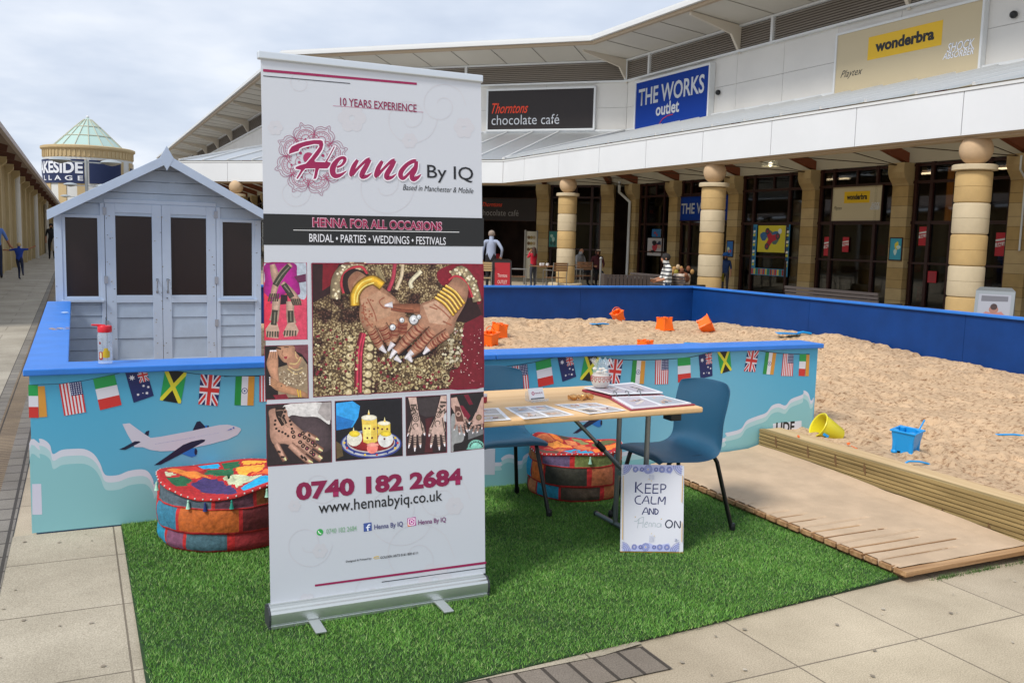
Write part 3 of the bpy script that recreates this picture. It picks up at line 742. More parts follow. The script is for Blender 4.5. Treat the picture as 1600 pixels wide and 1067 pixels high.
('s','8c5f4c',22.7,159,714,60,-46),
('s','c09480',(17.7,9.2),159,714,60,-46),
('s','8c5f4c',24.7,127,705,46,-39,42,-31),
('s','c09480',(19.7,20,10.1),127,705,46,-39,42,-31),
('s','8c5f4c',26.6,96,701,45,-46,34,-30),
('s','c09480',(21.7,21.9,10.9),96,701,45,-46,34,-30),
('s','8c5f4c',22.1,44,708,16,-33,17,-33),
('s','c09480',(17.2,17.3,8.9),44,708,16,-33,17,-33),
('s','2c1d18',(34.5,27.6,24.3),60,847,-1,-31,17,-37),
('s','9a7a68',2.8,46,834,28,-2,-8,-31,24,-33),
('s','9a7a68',2.1,53,812,23,-19,-4,-27),
('d','2c1d18',4.8,42,797,-2,-15,5,-16,10,-10,13,-5,11,-7,10,-9),
('d','2c1d18',4.9,97,792,4,-14,3,-16,-1,-14,-26,95,2,-15,-4,-15),
('d','2c1d18',7.7,110,731),
('d','b88c78',2.8,110,731),
('d','2c1d18',7.8,133,735),
('d','b0526a',2.8,133,735),
('d','2c1d18',7.8,152,725),
('d','b88c78',2.8,152,725),
('d','2c1d18',7.8,166,713),
('d','b88c78',2.8,166,713),
('d','2c1d18',7.9,182,703),
('d','b0526a',2.9,182,703),
('d','2c1d18',7.8,134,708),
('d','b88c78',2.8,134,708),
('d','2c1d18',7.8,145,693),
('d','b88c78',2.8,145,693),
('d','2c1d18',7.8,160,682),
('d','b0526a',2.8,160,682),
('d','2c1d18',7.8,176,666),
('d','b88c78',2.9,176,666),
('d','2c1d18',7.9,185,657),
('d','b0526a',2.9,185,657),
('d','2c1d18',7.9,191,692),
('d','b88c78',2.9,191,692),
('d','2c1d18',7.7,107,749),
('d','b88c78',2.8,107,749),
('d','2c1d18',7.8,145,741),
('d','b88c78',2.8,145,741),
('s','2c1d18',7.6,48,679,12,-4),
('s','2c1d18',7.6,60,657,14,-2),
('s','2c1d18',7.8,137,658,7,-14),
('s','2c1d18',7.8,148,651,10,-15),
('s','2c1d18',7.8,167,738,5,-11),
('s','d8d29a',(10.4,4.2),74,653,6,-12),
('s','d8d29a',(10.7,4.3),165,635,17,-10),
('s','d8d29a',(10.8,4.3),204,650,15,-12),
('s','d8d29a',(10.8,4.3),205,678,16,-11),
('s','d8d29a',(10.7,4.3),195,718,12,-7),
('s','7a1030',3.1,7,859,251,1,-2,-239,-248,4,-1,234)],
 'candle_photo': [
('p','14131a',0,271,859,275,-1,0,-235,-274,0),
('p','2f9be0',0,276,850,66,5,30,-21,-8,-44,-23,-38,-65,-7),
('p','1d6fb8',0,277,803,72,-26,-16,-26,-57,-7),
('p','3a4a9a',0,541,672,-6,-16,-15,-14,-24,-10,-30,-7,-35,-2,-35,3,-34,7,-29,11,-22,14,-14,16,-5,16,5,15,15,14,23,10,29,7,34,2,35,-2,34,-7,30,-10,24,-14,15,-16),
('p','c9ccd8',0,535,674,-5,-14,-15,-13,-23,-9,-29,-6,-32,-2,-34,3,-32,6,-28,10,-22,13,-13,15,-4,14,4,14,14,13,22,9,28,7,32,2,34,-3,33,-6,28,-10,23,-13,14,-14),
('p','31459a',0,525,677,-5,-13,-13,-12,-21,-8,-26,-5,-31,-2,-31,2,-29,7,-26,9,-20,11,-12,13,-4,13,4,13,13,11,20,9,26,5,30,2,31,-2,30,-6,26,-9,21,-11,13,-13),
('p','d6d0d0',0,514,679,-4,-11,-12,-10,-19,-7,-24,-5,-27,-1,-28,2,-27,5,-23,8,-18,10,-11,12,-4,12,4,11,12,9,18,8,23,5,27,1,28,-2,27,-5,24,-8,19,-10,11,-12),
('p','8d1c22',0,510,682,-4,-11,-12,-9,-18,-7,-23,-4,-26,-1,-26,2,-26,5,-22,7,-17,10,-11,10,-4,11,4,10,11,9,18,7,22,5,26,1,27,-2,25,-5,23,-7,18,-9,11,-11),
('d','c63a34',4.7,525,677),
('d','e8c33a',4.6,514,657),
('d','1c2c78',4.6,482,642),
('d','c63a34',4.6,438,636),
('d','e8c33a',4.5,389,640),
('d','1c2c78',4.5,346,653),
('d','c63a34',4.4,317,672),
('d','e8c33a',4.4,307,693),
('d','1c2c78',4.4,318,713),
('d','c63a34',4.5,348,727),
('d','e8c33a',4.5,392,733),
('d','1c2c78',4.6,441,729),
('d','c63a34',4.6,485,717),
('d','e8c33a',4.6,515,698),
('p','e0c052',0,378,782,62,-2,1,-90,-27,-13,-31,14),
('p','e8e2cc',0,440,784,-1,-3,-4,-3,-6,-2,-8,-1,-8,-1,-9,1,-9,1,-7,2,-6,3,-4,3,-1,4,1,3,4,3,6,2,7,1,9,1,9,-1,9,-1,7,-2,6,-3,4,-4),
('p','f0e07a',0,382,760,34,-2,-1,-62,-30,2),
('p','dcc04c',0,442,760,53,-1,0,-43,-52,-4),
('p','eee6cc',0,495,759,-1,-3,-4,-2,-4,-2,-7,0,-7,-1,-7,1,-7,1,-6,2,-5,2,-3,2,-1,3,1,2,3,2,5,2,6,1,7,0,7,0,8,-1,6,-2,5,-2,3,-3),
('d','dedacb',31.2,348,708),
('p','e8cc3a',0,370,724,-1,-3,-3,-3,-4,-2,-5,-2,-6,-1,-7,1,-6,1,-5,3,-4,3,-2,3,-1,3,1,4,2,3,4,2,6,2,6,0,6,0,6,-1,6,-3,4,-3,2,-3),
('d','d8d8d4',32.2,475,695),
('p','e8cc3a',0,499,716,-1,-3,-3,-3,-4,-2,-6,-1,-6,-1,-7,1,-6,1,-5,2,-5,3,-2,3,-1,3,1,3,3,3,4,2,5,1,7,1,6,-1,6,-1,6,-2,4,-3,3,-3),
('d','ee8478',22.7,420,664),
('p','f6a090',0,447,675,-1,-2,-3,-2,-5,-1,-6,-1,-7,0,-7,0,-6,1,-6,2,-5,2,-3,2,-1,3,1,2,3,2,5,1,6,1,7,0,7,0,6,-2,6,-1,5,-2,3,-3),
('d','5a1c2c',4.1,391,744,17,-1),
('d','5a1c2c',4.2,428,740),
('d','5a1c2c',4.1,400,706),
('d','5a1c2c',4.2,419,705,42,32,21,-1,-12,-39,-26,46),
('p','fff2b0',0,403,801,4,17,4,-18),
('d','ffcf50',3.4,407,801),
('p','fff2b0',0,468,768,4,17,4,-18),
('d','ffcf50',3.4,472,768),
('p','fff2b0',0,341,736,4,17,3,-18),
('d','ffcf50',3.3,344,736),
('p','5a4a30',0,274,702,22,-16,6,-44,-27,-9),
('s','7a1030',3.3,271,859,275,-1,0,-235,-274,0,-1,236)],
 'pair_of_hands_photo': [
('p','2a1c20',0,560,860,178,1,-2,-238,-176,-1),
('p','4a1c22',0,644,767,33,6,-12,-36,10,-109,-36,0,9,74),
('p','3a3234',0,610,848,95,6,-17,-77,-39,-3,-27,12),
('p','b8b8bc',0,721,775,16,15,0,-42,-14,6),
('p','c4a69a',0,572,858,34,0,11,-77,-27,-6),
('p','c4a69a',0,590,778,27,3,18,-42,-6,-36,-40,3,-19,17),
('s','c4a69a',(11.8,9.4),584,717,-10,-51),
('s','c4a69a',(14,11.2),599,711,-1,-58),
('s','c4a69a',(14.1,11.3),619,709,2,-46),
('s','c4a69a',(12.5,10),630,739,9,-31),
('s','c4a69a',(10.8,8.6),587,742,-17,-32),
('s','4c4038',4.6,576,703,10,-3),
('s','4c4038',4.6,574,695,10,-3),
('s','4c4038',4.6,573,687,9,-3),
('s','4c4038',4.6,571,678,10,-2),
('s','e6e0e4',(8.3,3),574,666,-3,-14),
('s','4c4038',5.2,593,694,12,-1),
('s','4c4038',5.2,593,685,11,-1),
('s','4c4038',5.2,592,675,12,-1),
('s','4c4038',5.2,592,666,12,-1),
('s','e6e0e4',(9.8,3.5),598,653,-1,-16),
('s','4c4038',4.1,614,695,12,0),
('s','4c4038',4.2,614,688,12,0),
('s','4c4038',4.2,615,681,11,-1),
('s','4c4038',4.2,615,673,12,0),
('s','e6e0e4',(9.9,3.5),621,663,1,-13),
('s','4c4038',2.9,627,729,11,2),
('s','4c4038',2.9,629,724,10,2),
('s','4c4038',2.9,630,719,10,2),
('s','4c4038',2.9,632,714,10,2),
('s','e6e0e4',(8.8,3.1),639,708,2,-9),
('s','4c4038',3.3,578,735,8,-5),
('s','4c4038',3.3,575,729,8,-4),
('s','4c4038',3.3,572,724,8,-4),
('s','4c4038',3.3,570,719,8,-4),
('s','e6e0e4',(7.5,2.7),570,710,-4,-9),
('p','c4a69a',0,713,857,25,0,-2,-57,-13,-30,-36,-1),
('p','c4a69a',0,688,772,35,3,8,-63,-11,-15,-50,6,-5,29),
('s','c4a69a',(13.7,11),678,705,-10,-46),
('s','c4a69a',(14.4,11.5),699,701,4,-52),
('s','c4a69a',(13.9,11.1),720,705,6,-45),
('s','c4a69a',(12.6,10.1),668,729,-7,-28),
('s','4c4038',4.3,670,693,11,-3),
('s','4c4038',4.3,668,686,11,-3),
('s','4c4038',4.3,667,678,11,-3),
('s','4c4038',4.3,665,671,11,-3),
('s','e6e0e4',(9.6,3.4),668,659,-2,-12),
('s','4c4038',4.7,694,686,12,0),
('s','4c4038',4.7,695,677,12,0),
('s','4c4038',4.7,695,669,12,0),
('s','4c4038',4.7,696,661,12,0),
('s','e6e0e4',(10.1,3.6),703,649,1,-15),
('s','4c4038',4,716,691,12,1),
('s','4c4038',4.1,717,684,12,1),
('s','4c4038',4.1,718,677,12,1),
('s','4c4038',4.1,719,670,12,1),
('s','e6e0e4',(9.7,3.5),726,660,2,-12),
('s','4c4038',2.6,661,722,10,-3),
('s','4c4038',2.6,659,718,11,-3),
('s','4c4038',2.6,658,713,10,-3),
('s','4c4038',2.6,657,709,10,-3),
('s','e6e0e4',(8.8,3.1),661,701,-2,-8),
('d','4c4038',14.8,603,772),
('d','c4a69a',11.1,603,772),
('d','4c4038',7.4,603,772),
('d','c4a69a',3.7,603,772),
('d','4c4038',13.2,701,782),
('d','c4a69a',9.9,701,782),
('d','4c4038',6.6,701,782),
('d','c4a69a',3.3,701,782),
('d','4c4038',3,586,814,6,-19,19,12,-21,3,12,-7,-16,0,5,11,15,1,-10,-20,3,-4,-7,-1,-9,2,12,26,-5,-30,14,7,3,23,-15,-14,18,-14,-24,-1,13,20,-14,-3,13,-2,-7,-14,6,19,9,1,-11,5,-6,-27,12,14,2,-5,-5,10,-11,11,-1,-12,-4,-8,11,13,118,-8,-3,-12,8,26,-12,-27,15,20,4,8),
('d','4c4038',3.1,728,787),
('d','4c4038',3,722,818,-8,-27,6,21,-11,6,9,-5,-3,-24),
('d','4c4038',3.1,729,802),
('d','4c4038',3,726,815),
('d','4c4038',3.1,730,790),
('d','4c4038',3,716,790,-6,-3,1,2),
('d','4c4038',3.1,727,787),
('d','4c4038',3,724,817,-14,-19),
('d','4c4038',3.1,729,796),
('d','4c4038',3,703,809,9,5,-4,-11,5,8,1,-23,6,6),
('d','4c4038',3.1,730,818,-1,-2),
('d','4c4038',3,707,795,17,3,-8,-3),
('s','4c4038',8,581,826,26,-1),
('s','4c4038',8.3,710,832,26,-3),
('s','4c4038',3.2,597,727,-6,8,-1,8,5,6,7,2,6,-2,3,-5,0,-4,-3,-2),
('s','4c4038',3.3,692,731,-6,8,0,9,4,6,7,2,7,-3,3,-4,-1,-5,-3,-2),
('d','4c4038',2.7,590,775,32,-7),
('d','4c4038',2.8,687,767,31,-2),
('d','4c4038',2.7,589,770,34,-6,63,0),
('d','4c4038',2.8,719,760),
('d','4c4038',2.7,587,765,37,-5,61,0),
('d','4c4038',2.8,719,756),
('d','4c4038',2.7,586,760,38,-4,59,1),
('d','4c4038',2.8,720,751),
('d','4c4038',2.7,585,755,40,-3,57,2),
('d','4c4038',2.8,721,746),
('d','4c4038',2.7,584,750,42,-3,54,3),
('d','4c4038',2.8,722,741),
('d','4c4038',2.7,583,745,44,-2,52,4),
('d','4c4038',2.8,722,737),
('d','4c4038',2.7,582,740,45,-1,51,5),
('d','4c4038',2.8,723,732),
('d','4c4038',2.7,581,735,47,0,48,6),
('d','4c4038',2.8,724,727),
('d','4c4038',2.7,580,730,49,1,46,6),
('d','4c4038',2.8,725,722),
('d','4c4038',2.7,578,725,52,2,43,7),
('d','4c4038',2.8,726,718),
('d','4c4038',2.7,577,720,53,2,42,9),
('d','4c4038',2.8,726,713),
('s','7a1030',3.2,560,860,178,1,-2,-238,-176,-1,0,238)],
 'crossed_hands_photo': [
('p','1e1a1c',0,754,862,151,4,-2,-238,-149,-6),
('p','8f9090',0,757,768,25,4,30,-55,-3,-52,-40,-10,-3,-29,-10,0),
('p','6a6a6c',0,832,711,34,3,38,-8,-1,-18,-71,-19),
('p','7a1830',0,782,816,28,-4,34,-44,-11,-15,-34,18),
('p','6a1428',0,814,856,20,2,22,-43,-17,-2),
('p','b8968a',0,757,846,26,3,22,-60,-29,-12,-18,33),
('p','b8968a',0,774,783,31,6,13,-27,-6,-29,-36,2),
('s','b8968a',(10.1,8.1),779,740,-8,-23),
('s','b8968a',(11.8,9.5),790,734,4,-34),
('s','b8968a',(12.4,10),805,734,9,-38),
('s','b8968a',(11.3,9.1),815,751,11,-40),
('s','b8968a',(9.6,7.7),818,762,17,-22),
('s','5a4038',2.2,772,735,8,-3),
('s','5a4038',2.2,771,731,8,-3),
('s','5a4038',2.2,770,728,8,-3),
('s','5a4038',2.2,768,724,8,-3),
('s','e6e0e4',(7.1,2.5),771,717,-3,-6),
('s','5a4038',3.1,786,724,10,0),
('s','5a4038',3.1,787,718,10,1),
('s','5a4038',3.1,787,713,10,0),
('s','5a4038',3.1,788,707,10,1),
('s','e6e0e4',(8.3,3),794,700,1,-9),
('s','5a4038',3.5,803,722,10,1),
('s','5a4038',3.5,804,716,11,1),
('s','5a4038',3.5,806,710,10,1),
('s','5a4038',3.5,807,704,10,1),
('s','e6e0e4',(8.7,3.1),814,696,3,-10),
('s','5a4038',3.7,814,738,9,2),
('s','5a4038',3.7,816,732,9,2),
('s','5a4038',3.7,818,726,9,1),
('s','5a4038',3.7,819,719,10,2),
('s','e6e0e4',(8,2.8),826,711,3,-11),
('s','5a4038',2.4,820,753,7,4),
('s','5a4038',2.4,823,749,6,5),
('s','5a4038',2.4,826,746,6,4),
('s','5a4038',2.4,828,742,7,4),
('s','e6e0e4',(6.8,2.4),835,740,5,-7),
('p','b8968a',0,896,842,9,2,-1,-61,-37,-11),
('p','b8968a',0,867,780,37,11,0,-58,-52,-8,0,27),
('s','b8968a',(11.4,9.1),852,731,-14,-21),
('s','b8968a',(12,9.6),866,724,-11,-25),
('s','b8968a',(12.1,9.7),881,723,-7,-23),
('s','b8968a',(11,8.8),895,738,0,-23),
('s','b8968a',(9.2,7.3),858,749,-17,-8),
('s','5a4038',2.3,844,727,8,-5),
('s','5a4038',2.3,842,724,8,-5),
('s','5a4038',2.3,839,721,8,-6),
('s','5a4038',2.3,837,717,8,-5),
('s','e6e0e4',(8,2.8),838,710,-4,-5),
('s','5a4038',2.6,858,719,10,-4),
('s','5a4038',2.6,856,715,10,-4),
('s','5a4038',2.6,855,710,9,-4),
('s','5a4038',2.6,853,706,9,-4),
('s','e6e0e4',(8.4,3),855,699,-4,-7),
('s','5a4038',2.3,874,718,10,-3),
('s','5a4038',2.3,873,714,10,-3),
('s','5a4038',2.3,872,710,10,-2),
('s','5a4038',2.3,871,707,10,-3),
('s','e6e0e4',(8.4,3),874,700,-2,-6),
('s','5a4038',2.2,891,732,9,-1),
('s','5a4038',2.2,891,728,9,-1),
('s','5a4038',2.2,891,724,9,-1),
('s','5a4038',2.2,891,720,9,0),
('s','e6e0e4',(7.7,2.7),895,715,0,-7),
('s','5a4038',1.7,851,749,4,-6),
('s','5a4038',1.7,848,748,4,-6),
('s','5a4038',1.7,846,747,3,-7),
('s','5a4038',1.7,843,745,4,-6),
('s','e6e0e4',(6.4,2.3),841,741,-5,-3),
('d','6a5440',13.2,881,759),
('d','8a7458',8.6,881,759),
('p','5a3c34',0,774,814,22,-7,14,-42,3,-19,-31,2,-6,24),
('d','b8968a',11.3,789,779),
('d','5a3c34',6.2,789,779),
('p','7fc0b0',0,828,628,2,8,1,8,4,8,6,6,8,5,10,3,10,0,10,-2,9,-4,8,-6,6,-7,4,-8,-3,-11),
('d','1e2a2a',3.7,840,639,3,7,6,6,9,4,9,1,10,-1,8,-5),
('d','1e2a2a',3.8,892,645,4,-8),
('s','7a1030',3.3,754,862,151,4,-2,-238,-149,-6,0,240)],
 'mandala': [
('s','8d4a68',1.7,296,1784,22,6,9,18,-2,14,12,16,-18,6,-6,13,-17,8,-21,-8),
('s','8d4a68',1.7,289,1784,20,6,9,17,-2,13,11,15,-17,5,-5,12,-16,8,-19,-8),
('s','9a2c58',1.9,269,1779,14,3,13,7,9,12,4,13,-1,14,-6,12,-11,9,-13,3,-14,-1,-13,-7),
('s','9a2c58',1.5,270,1785,11,2,11,7,7,9,4,12,-1,11,-5,10,-9,7,-11,4,-12,-2,-11,-5),
('s','a85a7c',1.1,278,1799,4,-12),
('s','a85a7c',1.1,284,1803,8,-9),
('s','a85a7c',1.1,288,1808,12,-4),
('s','a85a7c',1.1,290,1815,13,0),
('s','a85a7c',1.1,290,1822,12,4),
('s','a85a7c',1.1,287,1828,10,8),
('s','a85a7c',1.1,282,1832,6,11),
('s','a85a7c',1.1,275,1834,2,13),
('s','a85a7c',1.1,268,1833,-2,13),
('s','9a2c58',1.9,271,1799,8,2,6,5,4,8,-1,7,-4,7,-6,4,-8,0,-8,-3),
('d','9a2c58',4.1,272,1816),
('s','9a2c58',1.9,255,1810,9,5,7,8,4,10,-1,11,-5,8,-7,6,-10,2,-11,-1),
('s','9a2c58',1.5,254,1820,6,4,5,5,2,6,0,7,-3,5,-6,4,-6,2,-7,-2),
('s','9a2c58',1.5,235,1781,9,3,8,7,4,9,-1,10,-4,8,-8,6,-10,1,-10,-4),
('d','9a2c58',6,240,1805),
('s','9a2c58',2.6,268,1851,7,6),
('s','8d4a68',1.7,275,1857,12,19,-6,18,-11,8,-2,18,-18,-9,-13,4,-20,-6,-9,-19),
('s','8d4a68',1.7,270,1852,11,18,-6,17,-10,7,-3,17,-16,-8,-12,4,-18,-6,-9,-18),
('s','9a2c58',1.9,259,1835,8,12,4,13,-1,14,-7,12,-10,8,-14,3,-14,-2,-12,-7,-10,-11,-5,-13),
('s','9a2c58',1.5,255,1839,7,10,3,11,-1,12,-5,10,-9,6,-11,3,-12,-1,-11,-6,-8,-9,-4,-11),
('s','a85a7c',1.1,251,1854,11,-5),
('s','a85a7c',1.1,253,1861,12,0),
('s','a85a7c',1.1,252,1867,12,5),
('s','a85a7c',1.1,249,1873,10,9),
('s','a85a7c',1.1,243,1877,7,11),
('s','a85a7c',1.1,237,1879,2,12),
('s','a85a7c',1.1,230,1878,-3,12),
('s','a85a7c',1.1,224,1875,-8,9),
('s','a85a7c',1.1,219,1869,-11,6),
('s','9a2c58',1.9,245,1849,5,7,1,8,-2,7,-6,5,-8,1,-8,-2,-6,-5,-4,-8),
('d','9a2c58',4.1,234,1860),
('s','9a2c58',1.9,225,1845,4,10,-1,10,-4,9,-8,6,-10,2,-10,-1,-9,-6,-6,-8),
('s','9a2c58',1.5,218,1851,2,6,0,7,-3,6,-5,3,-6,2,-7,-1,-6,-4,-4,-5),
('s','9a2c58',1.5,231,1812,5,9,1,10,-4,8,-7,6,-10,3,-9,-3,-9,-6,-4,-9),
('d','9a2c58',5.9,218,1832),
('s','9a2c58',2.6,206,1880,2,10),
('s','8d4a68',1.7,208,1890,-5,20,-17,7,-14,-3,-15,10,-7,-18,-13,-6,-10,-18,6,-19),
('s','8d4a68',1.7,207,1883,-5,18,-16,7,-13,-3,-13,10,-7,-17,-12,-6,-9,-16,6,-18),
('s','9a2c58',1.9,211,1864,-2,13,-7,12,-11,7,-13,3,-14,-2,-12,-7,-9,-11,-5,-13,0,-14,6,-12),
('s','9a2c58',1.5,205,1864,-2,11,-5,10,-9,6,-11,3,-12,-2,-10,-6,-8,-10,-4,-11,0,-11,5,-10),
('s','a85a7c',1.1,191,1870,12,6),
('s','a85a7c',1.1,188,1876,9,9),
('s','a85a7c',1.1,183,1880,5,11),
('s','a85a7c',1.1,176,1881,1,13),
('s','a85a7c',1.1,169,1880,-3,12),
('s','a85a7c',1.1,163,1877,-7,9),
('s','a85a7c',1.1,158,1871,-10,6),
('s','a85a7c',1.1,156,1865,-12,1),
('s','a85a7c',1.1,156,1858,-12,-3),
('s','9a2c58',1.8,191,1863,-2,8,-4,6,-7,3,-8,-1,-7,-5,-5,-7,-1,-7,3,-8),
('d','9a2c58',4,174,1863),
('s','9a2c58',1.8,178,1847,-4,9,-8,6,-9,2,-10,-1,-9,-5,-7,-9,-3,-9,1,-10),
('s','9a2c58',1.5,168,1846,-3,5,-5,4,-6,2,-6,-1,-6,-4,-4,-5,-2,-6,0,-7),
('s','9a2c58',1.5,206,1830,-2,9,-7,7,-9,3,-10,-1,-8,-6,-6,-8,-2,-10,3,-9),
('d','9a2c58',5.9,182,1833),
('s','9a2c58',2.5,139,1856,-6,7),
('s','8d4a68',1.6,133,1863,-17,10,-19,-7,-8,-12,-19,-4,8,-16,-5,-14,4,-18,18,-8),
('s','8d4a68',1.6,138,1858,-17,9,-17,-7,-8,-11,-17,-3,7,-15,-5,-13,4,-17,17,-7),
('s','9a2c58',1.8,154,1849,-11,7,-13,3,-14,-3,-12,-7,-9,-11,-4,-13,0,-14,6,-12,10,-8,13,-4),
('s','9a2c58',1.5,149,1845,-9,6,-11,2,-11,-2,-10,-6,-8,-9,-3,-12,0,-11,5,-10,8,-7,11,-4),
('s','a85a7c',1.1,134,1840,6,11),
('s','a85a7c',1.1,128,1841,1,12),
('s','a85a7c',1.1,121,1839,-3,12),
('s','a85a7c',1.1,115,1836,-7,9),
('s','a85a7c',1.1,111,1830,-11,6),
('s','a85a7c',1.1,109,1824,-12,1),
('s','a85a7c',1.1,109,1817,-12,-4),
('s','a85a7c',1.1,112,1811,-10,-8),
('s','a85a7c',1.1,116,1807,-6,-11),
('s','9a2c58',1.8,139,1835,-6,4,-8,0,-8,-3,-5,-6,-2,-8,1,-7,5,-6,7,-3),
('d','9a2c58',4,126,1823),
('s','9a2c58',1.8,141,1815,-10,3,-10,-1,-9,-5,-6,-9,-4,-9,1,-10,5,-9,8,-6),
('s','9a2c58',1.5,134,1807,-6,2,-6,-1,-6,-3,-4,-5,-2,-7,0,-6,3,-5,5,-4),
('s','9a2c58',1.5,175,1823,-9,5,-10,0,-9,-5,-6,-7,-3,-10,1,-9,6,-8,8,-4),
('d','9a2c58',5.8,154,1809),
('s','9a2c58',2.5,104,1794,-9,0),
('s','8d4a68',1.6,95,1794,-20,-6,-9,-17,2,-14,-12,-15,17,-6,6,-12,16,-9,20,8),
('s','8d4a68',1.6,102,1794,-19,-6,-8,-16,2,-13,-11,-14,16,-5,5,-12,15,-8,19,7),
('s','9a2c58',1.8,121,1799,-13,-2,-12,-8,-9,-11,-4,-13,1,-14,6,-12,10,-8,13,-4,13,1,13,7),
('s','9a2c58',1.4,121,1794,-12,-3,-10,-6,-7,-9,-3,-12,1,-11,5,-10,8,-7,11,-3,11,1,11,5),
('s','a85a7c',1.1,113,1780,-4,11),
('s','a85a7c',1.1,107,1776,-8,9),
('s','a85a7c',1.1,103,1770,-11,5),
('s','a85a7c',1.1,101,1764,-12,0),
('s','a85a7c',1.1,101,1757,-11,-4),
('s','a85a7c',1.1,104,1751,-10,-8),
('s','a85a7c',1.1,109,1747,-6,-11),
('s','a85a7c',1.1,115,1745,-2,-12),
('s','a85a7c',1.1,122,1746,3,-12),
('s','9a2c58',1.8,120,1780,-8,-2,-6,-5,-3,-8,0,-7,3,-7,7,-4,8,0,7,3),
('d','9a2c58',4,119,1763),
('s','9a2c58',1.8,135,1768,-9,-5,-7,-7,-3,-10,0,-10,5,-9,7,-6,10,-2,10,1),
('s','9a2c58',1.5,136,1759,-6,-4,-5,-5,-2,-6,1,-6,3,-6,4,-4,7,-1,6,1),
('s','9a2c58',1.5,155,1797,-10,-3,-7,-7,-4,-9,0,-9,5,-9,8,-5,9,-1,10,3),
('d','9a2c58',5.8,149,1774),
('s','9a2c58',2.5,122,1729,-7,-6),
('s','8d4a68',1.6,115,1723,-11,-19,5,-18,11,-8,2,-18,18,8,13,-4,19,6,9,19),
('s','8d4a68',1.6,121,1727,-11,-17,5,-17,11,-7,1,-17,16,8,13,-4,17,5,9,18),
('s','9a2c58',1.8,131,1744,-8,-11,-4,-14,1,-13,7,-12,10,-8,13,-4,14,2,12,6,10,11,5,13),
('s','9a2c58',1.5,135,1740,-7,-10,-3,-11,1,-11,5,-10,9,-7,11,-3,11,1,11,6,8,9,4,11),
('s','a85a7c',1.1,139,1725,-11,5),
('s','a85a7c',1.1,137,1719,-12,0),
('s','a85a7c',1.1,138,1712,-12,-4),
('s','a85a7c',1.1,141,1706,-10,-8),
('s','a85a7c',1.1,146,1702,-6,-11),
('s','a85a7c',1.1,152,1700,-1,-12),
('s','a85a7c',1.1,159,1701,3,-12),
('s','a85a7c',1.1,166,1704,7,-9),
('s','a85a7c',1.1,170,1709,11,-6),
('s','9a2c58',1.8,144,1730,-4,-6,-1,-8,2,-7,6,-5,7,-2,8,2,6,5,4,8),
('d','9a2c58',4,155,1719),
('s','9a2c58',1.8,164,1734,-4,-10,1,-10,4,-9,8,-6,10,-3,10,2,9,5,6,8),
('s','9a2c58',1.5,171,1728,-2,-7,0,-6,3,-6,5,-4,6,-1,7,0,6,4,4,5),
('s','9a2c58',1.5,158,1767,-5,-9,0,-10,3,-9,7,-6,10,-2,9,2,9,6,4,9),
('d','9a2c58',5.9,171,1747),
('s','9a2c58',2.6,183,1698,-2,-9),
('s','8d4a68',1.7,181,1689,5,-20,17,-8,15,2,15,-11,7,18,13,7,10,17,-6,20),
('s','8d4a68',1.7,182,1696,5,-19,16,-7,13,2,14,-10,6,17,13,6,10,16,-7,18),
('s','9a2c58',1.8,178,1715,2,-14,7,-11,11,-8,13,-4,14,2,12,7,10,11,5,13,0,14,-6,13),
('s','9a2c58',1.5,184,1715,2,-12,5,-9,9,-7,12,-3,11,2,11,6,8,9,4,11,0,12,-5,10),
('s','a85a7c',1.1,198,1708,-12,-5),
('s','a85a7c',1.1,201,1702,-9,-9),
('s','a85a7c',1.1,207,1698,-6,-11),
('s','a85a7c',1.1,213,1697,-1,-13),
('s','a85a7c',1.1,220,1698,3,-12),
('s','a85a7c',1.1,226,1701,8,-9),
('s','a85a7c',1.1,231,1706,11,-6),
('s','a85a7c',1.1,233,1713,13,-2),
('s','a85a7c',1.1,233,1720,13,3),
('s','9a2c58',1.8,198,1715,2,-8,4,-6,8,-3,8,1,7,4,4,7,1,8,-3,7),
('d','9a2c58',4.1,215,1715),
('s','9a2c58',1.9,211,1731,4,-9,8,-6,10,-3,10,1,9,6,7,8,3,10,-1,10),
('s','9a2c58',1.5,221,1732,3,-5,5,-4,6,-2,7,1,6,3,4,5,2,7,-1,6),
('s','9a2c58',1.5,183,1749,2,-9,7,-7,9,-4,10,2,9,5,5,8,2,10,-2,9),
('d','9a2c58',5.9,207,1745),
('s','9a2c58',2.6,251,1721,6,-7),
('s','8d4a68',1.7,257,1714,18,-10,19,7,9,12,20,3,-8,17,5,14,-4,19,-20,8),
('s','8d4a68',1.7,252,1719,17,-9,18,6,9,11,18,4,-8,15,5,13,-4,18,-18,7),
('s','9a2c58',1.9,236,1729,11,-8,13,-3,14,3,13,7,9,11,5,14,-1,14,-6,12,-10,9,-13,4),
('s','9a2c58',1.5,240,1733,9,-6,12,-3,12,2,10,6,8,10,4,11,-1,12,-5,10,-8,7,-11,4),
('s','a85a7c',1.1,256,1738,-6,-12),
('s','a85a7c',1.1,262,1737,-1,-13),
('s','a85a7c',1.1,269,1738,4,-12),
('s','a85a7c',1.1,275,1742,8,-10),
('s','a85a7c',1.1,280,1747,11,-5),
('s','a85a7c',1.1,282,1754,13,-1),
('s','a85a7c',1.1,282,1761,12,3),
('s','a85a7c',1.1,279,1767,11,8),
('s','a85a7c',1.1,274,1771,7,11),
('s','9a2c58',1.9,251,1743,6,-4,8,-1,8,4,6,6,2,8,-2,7,-5,6,-7,3),
('d','9a2c58',4.1,264,1755),
('s','9a2c58',1.9,249,1763,10,-3,10,1,9,5,7,9,4,10,-1,10,-5,8,-8,6),
('s','9a2c58',1.5,256,1771,6,-2,7,1,6,3,4,5,2,7,0,6,-3,6,-6,4),
('s','9a2c58',1.5,215,1755,8,-5,10,0,9,5,7,7,3,10,-1,10,-6,7,-9,4),
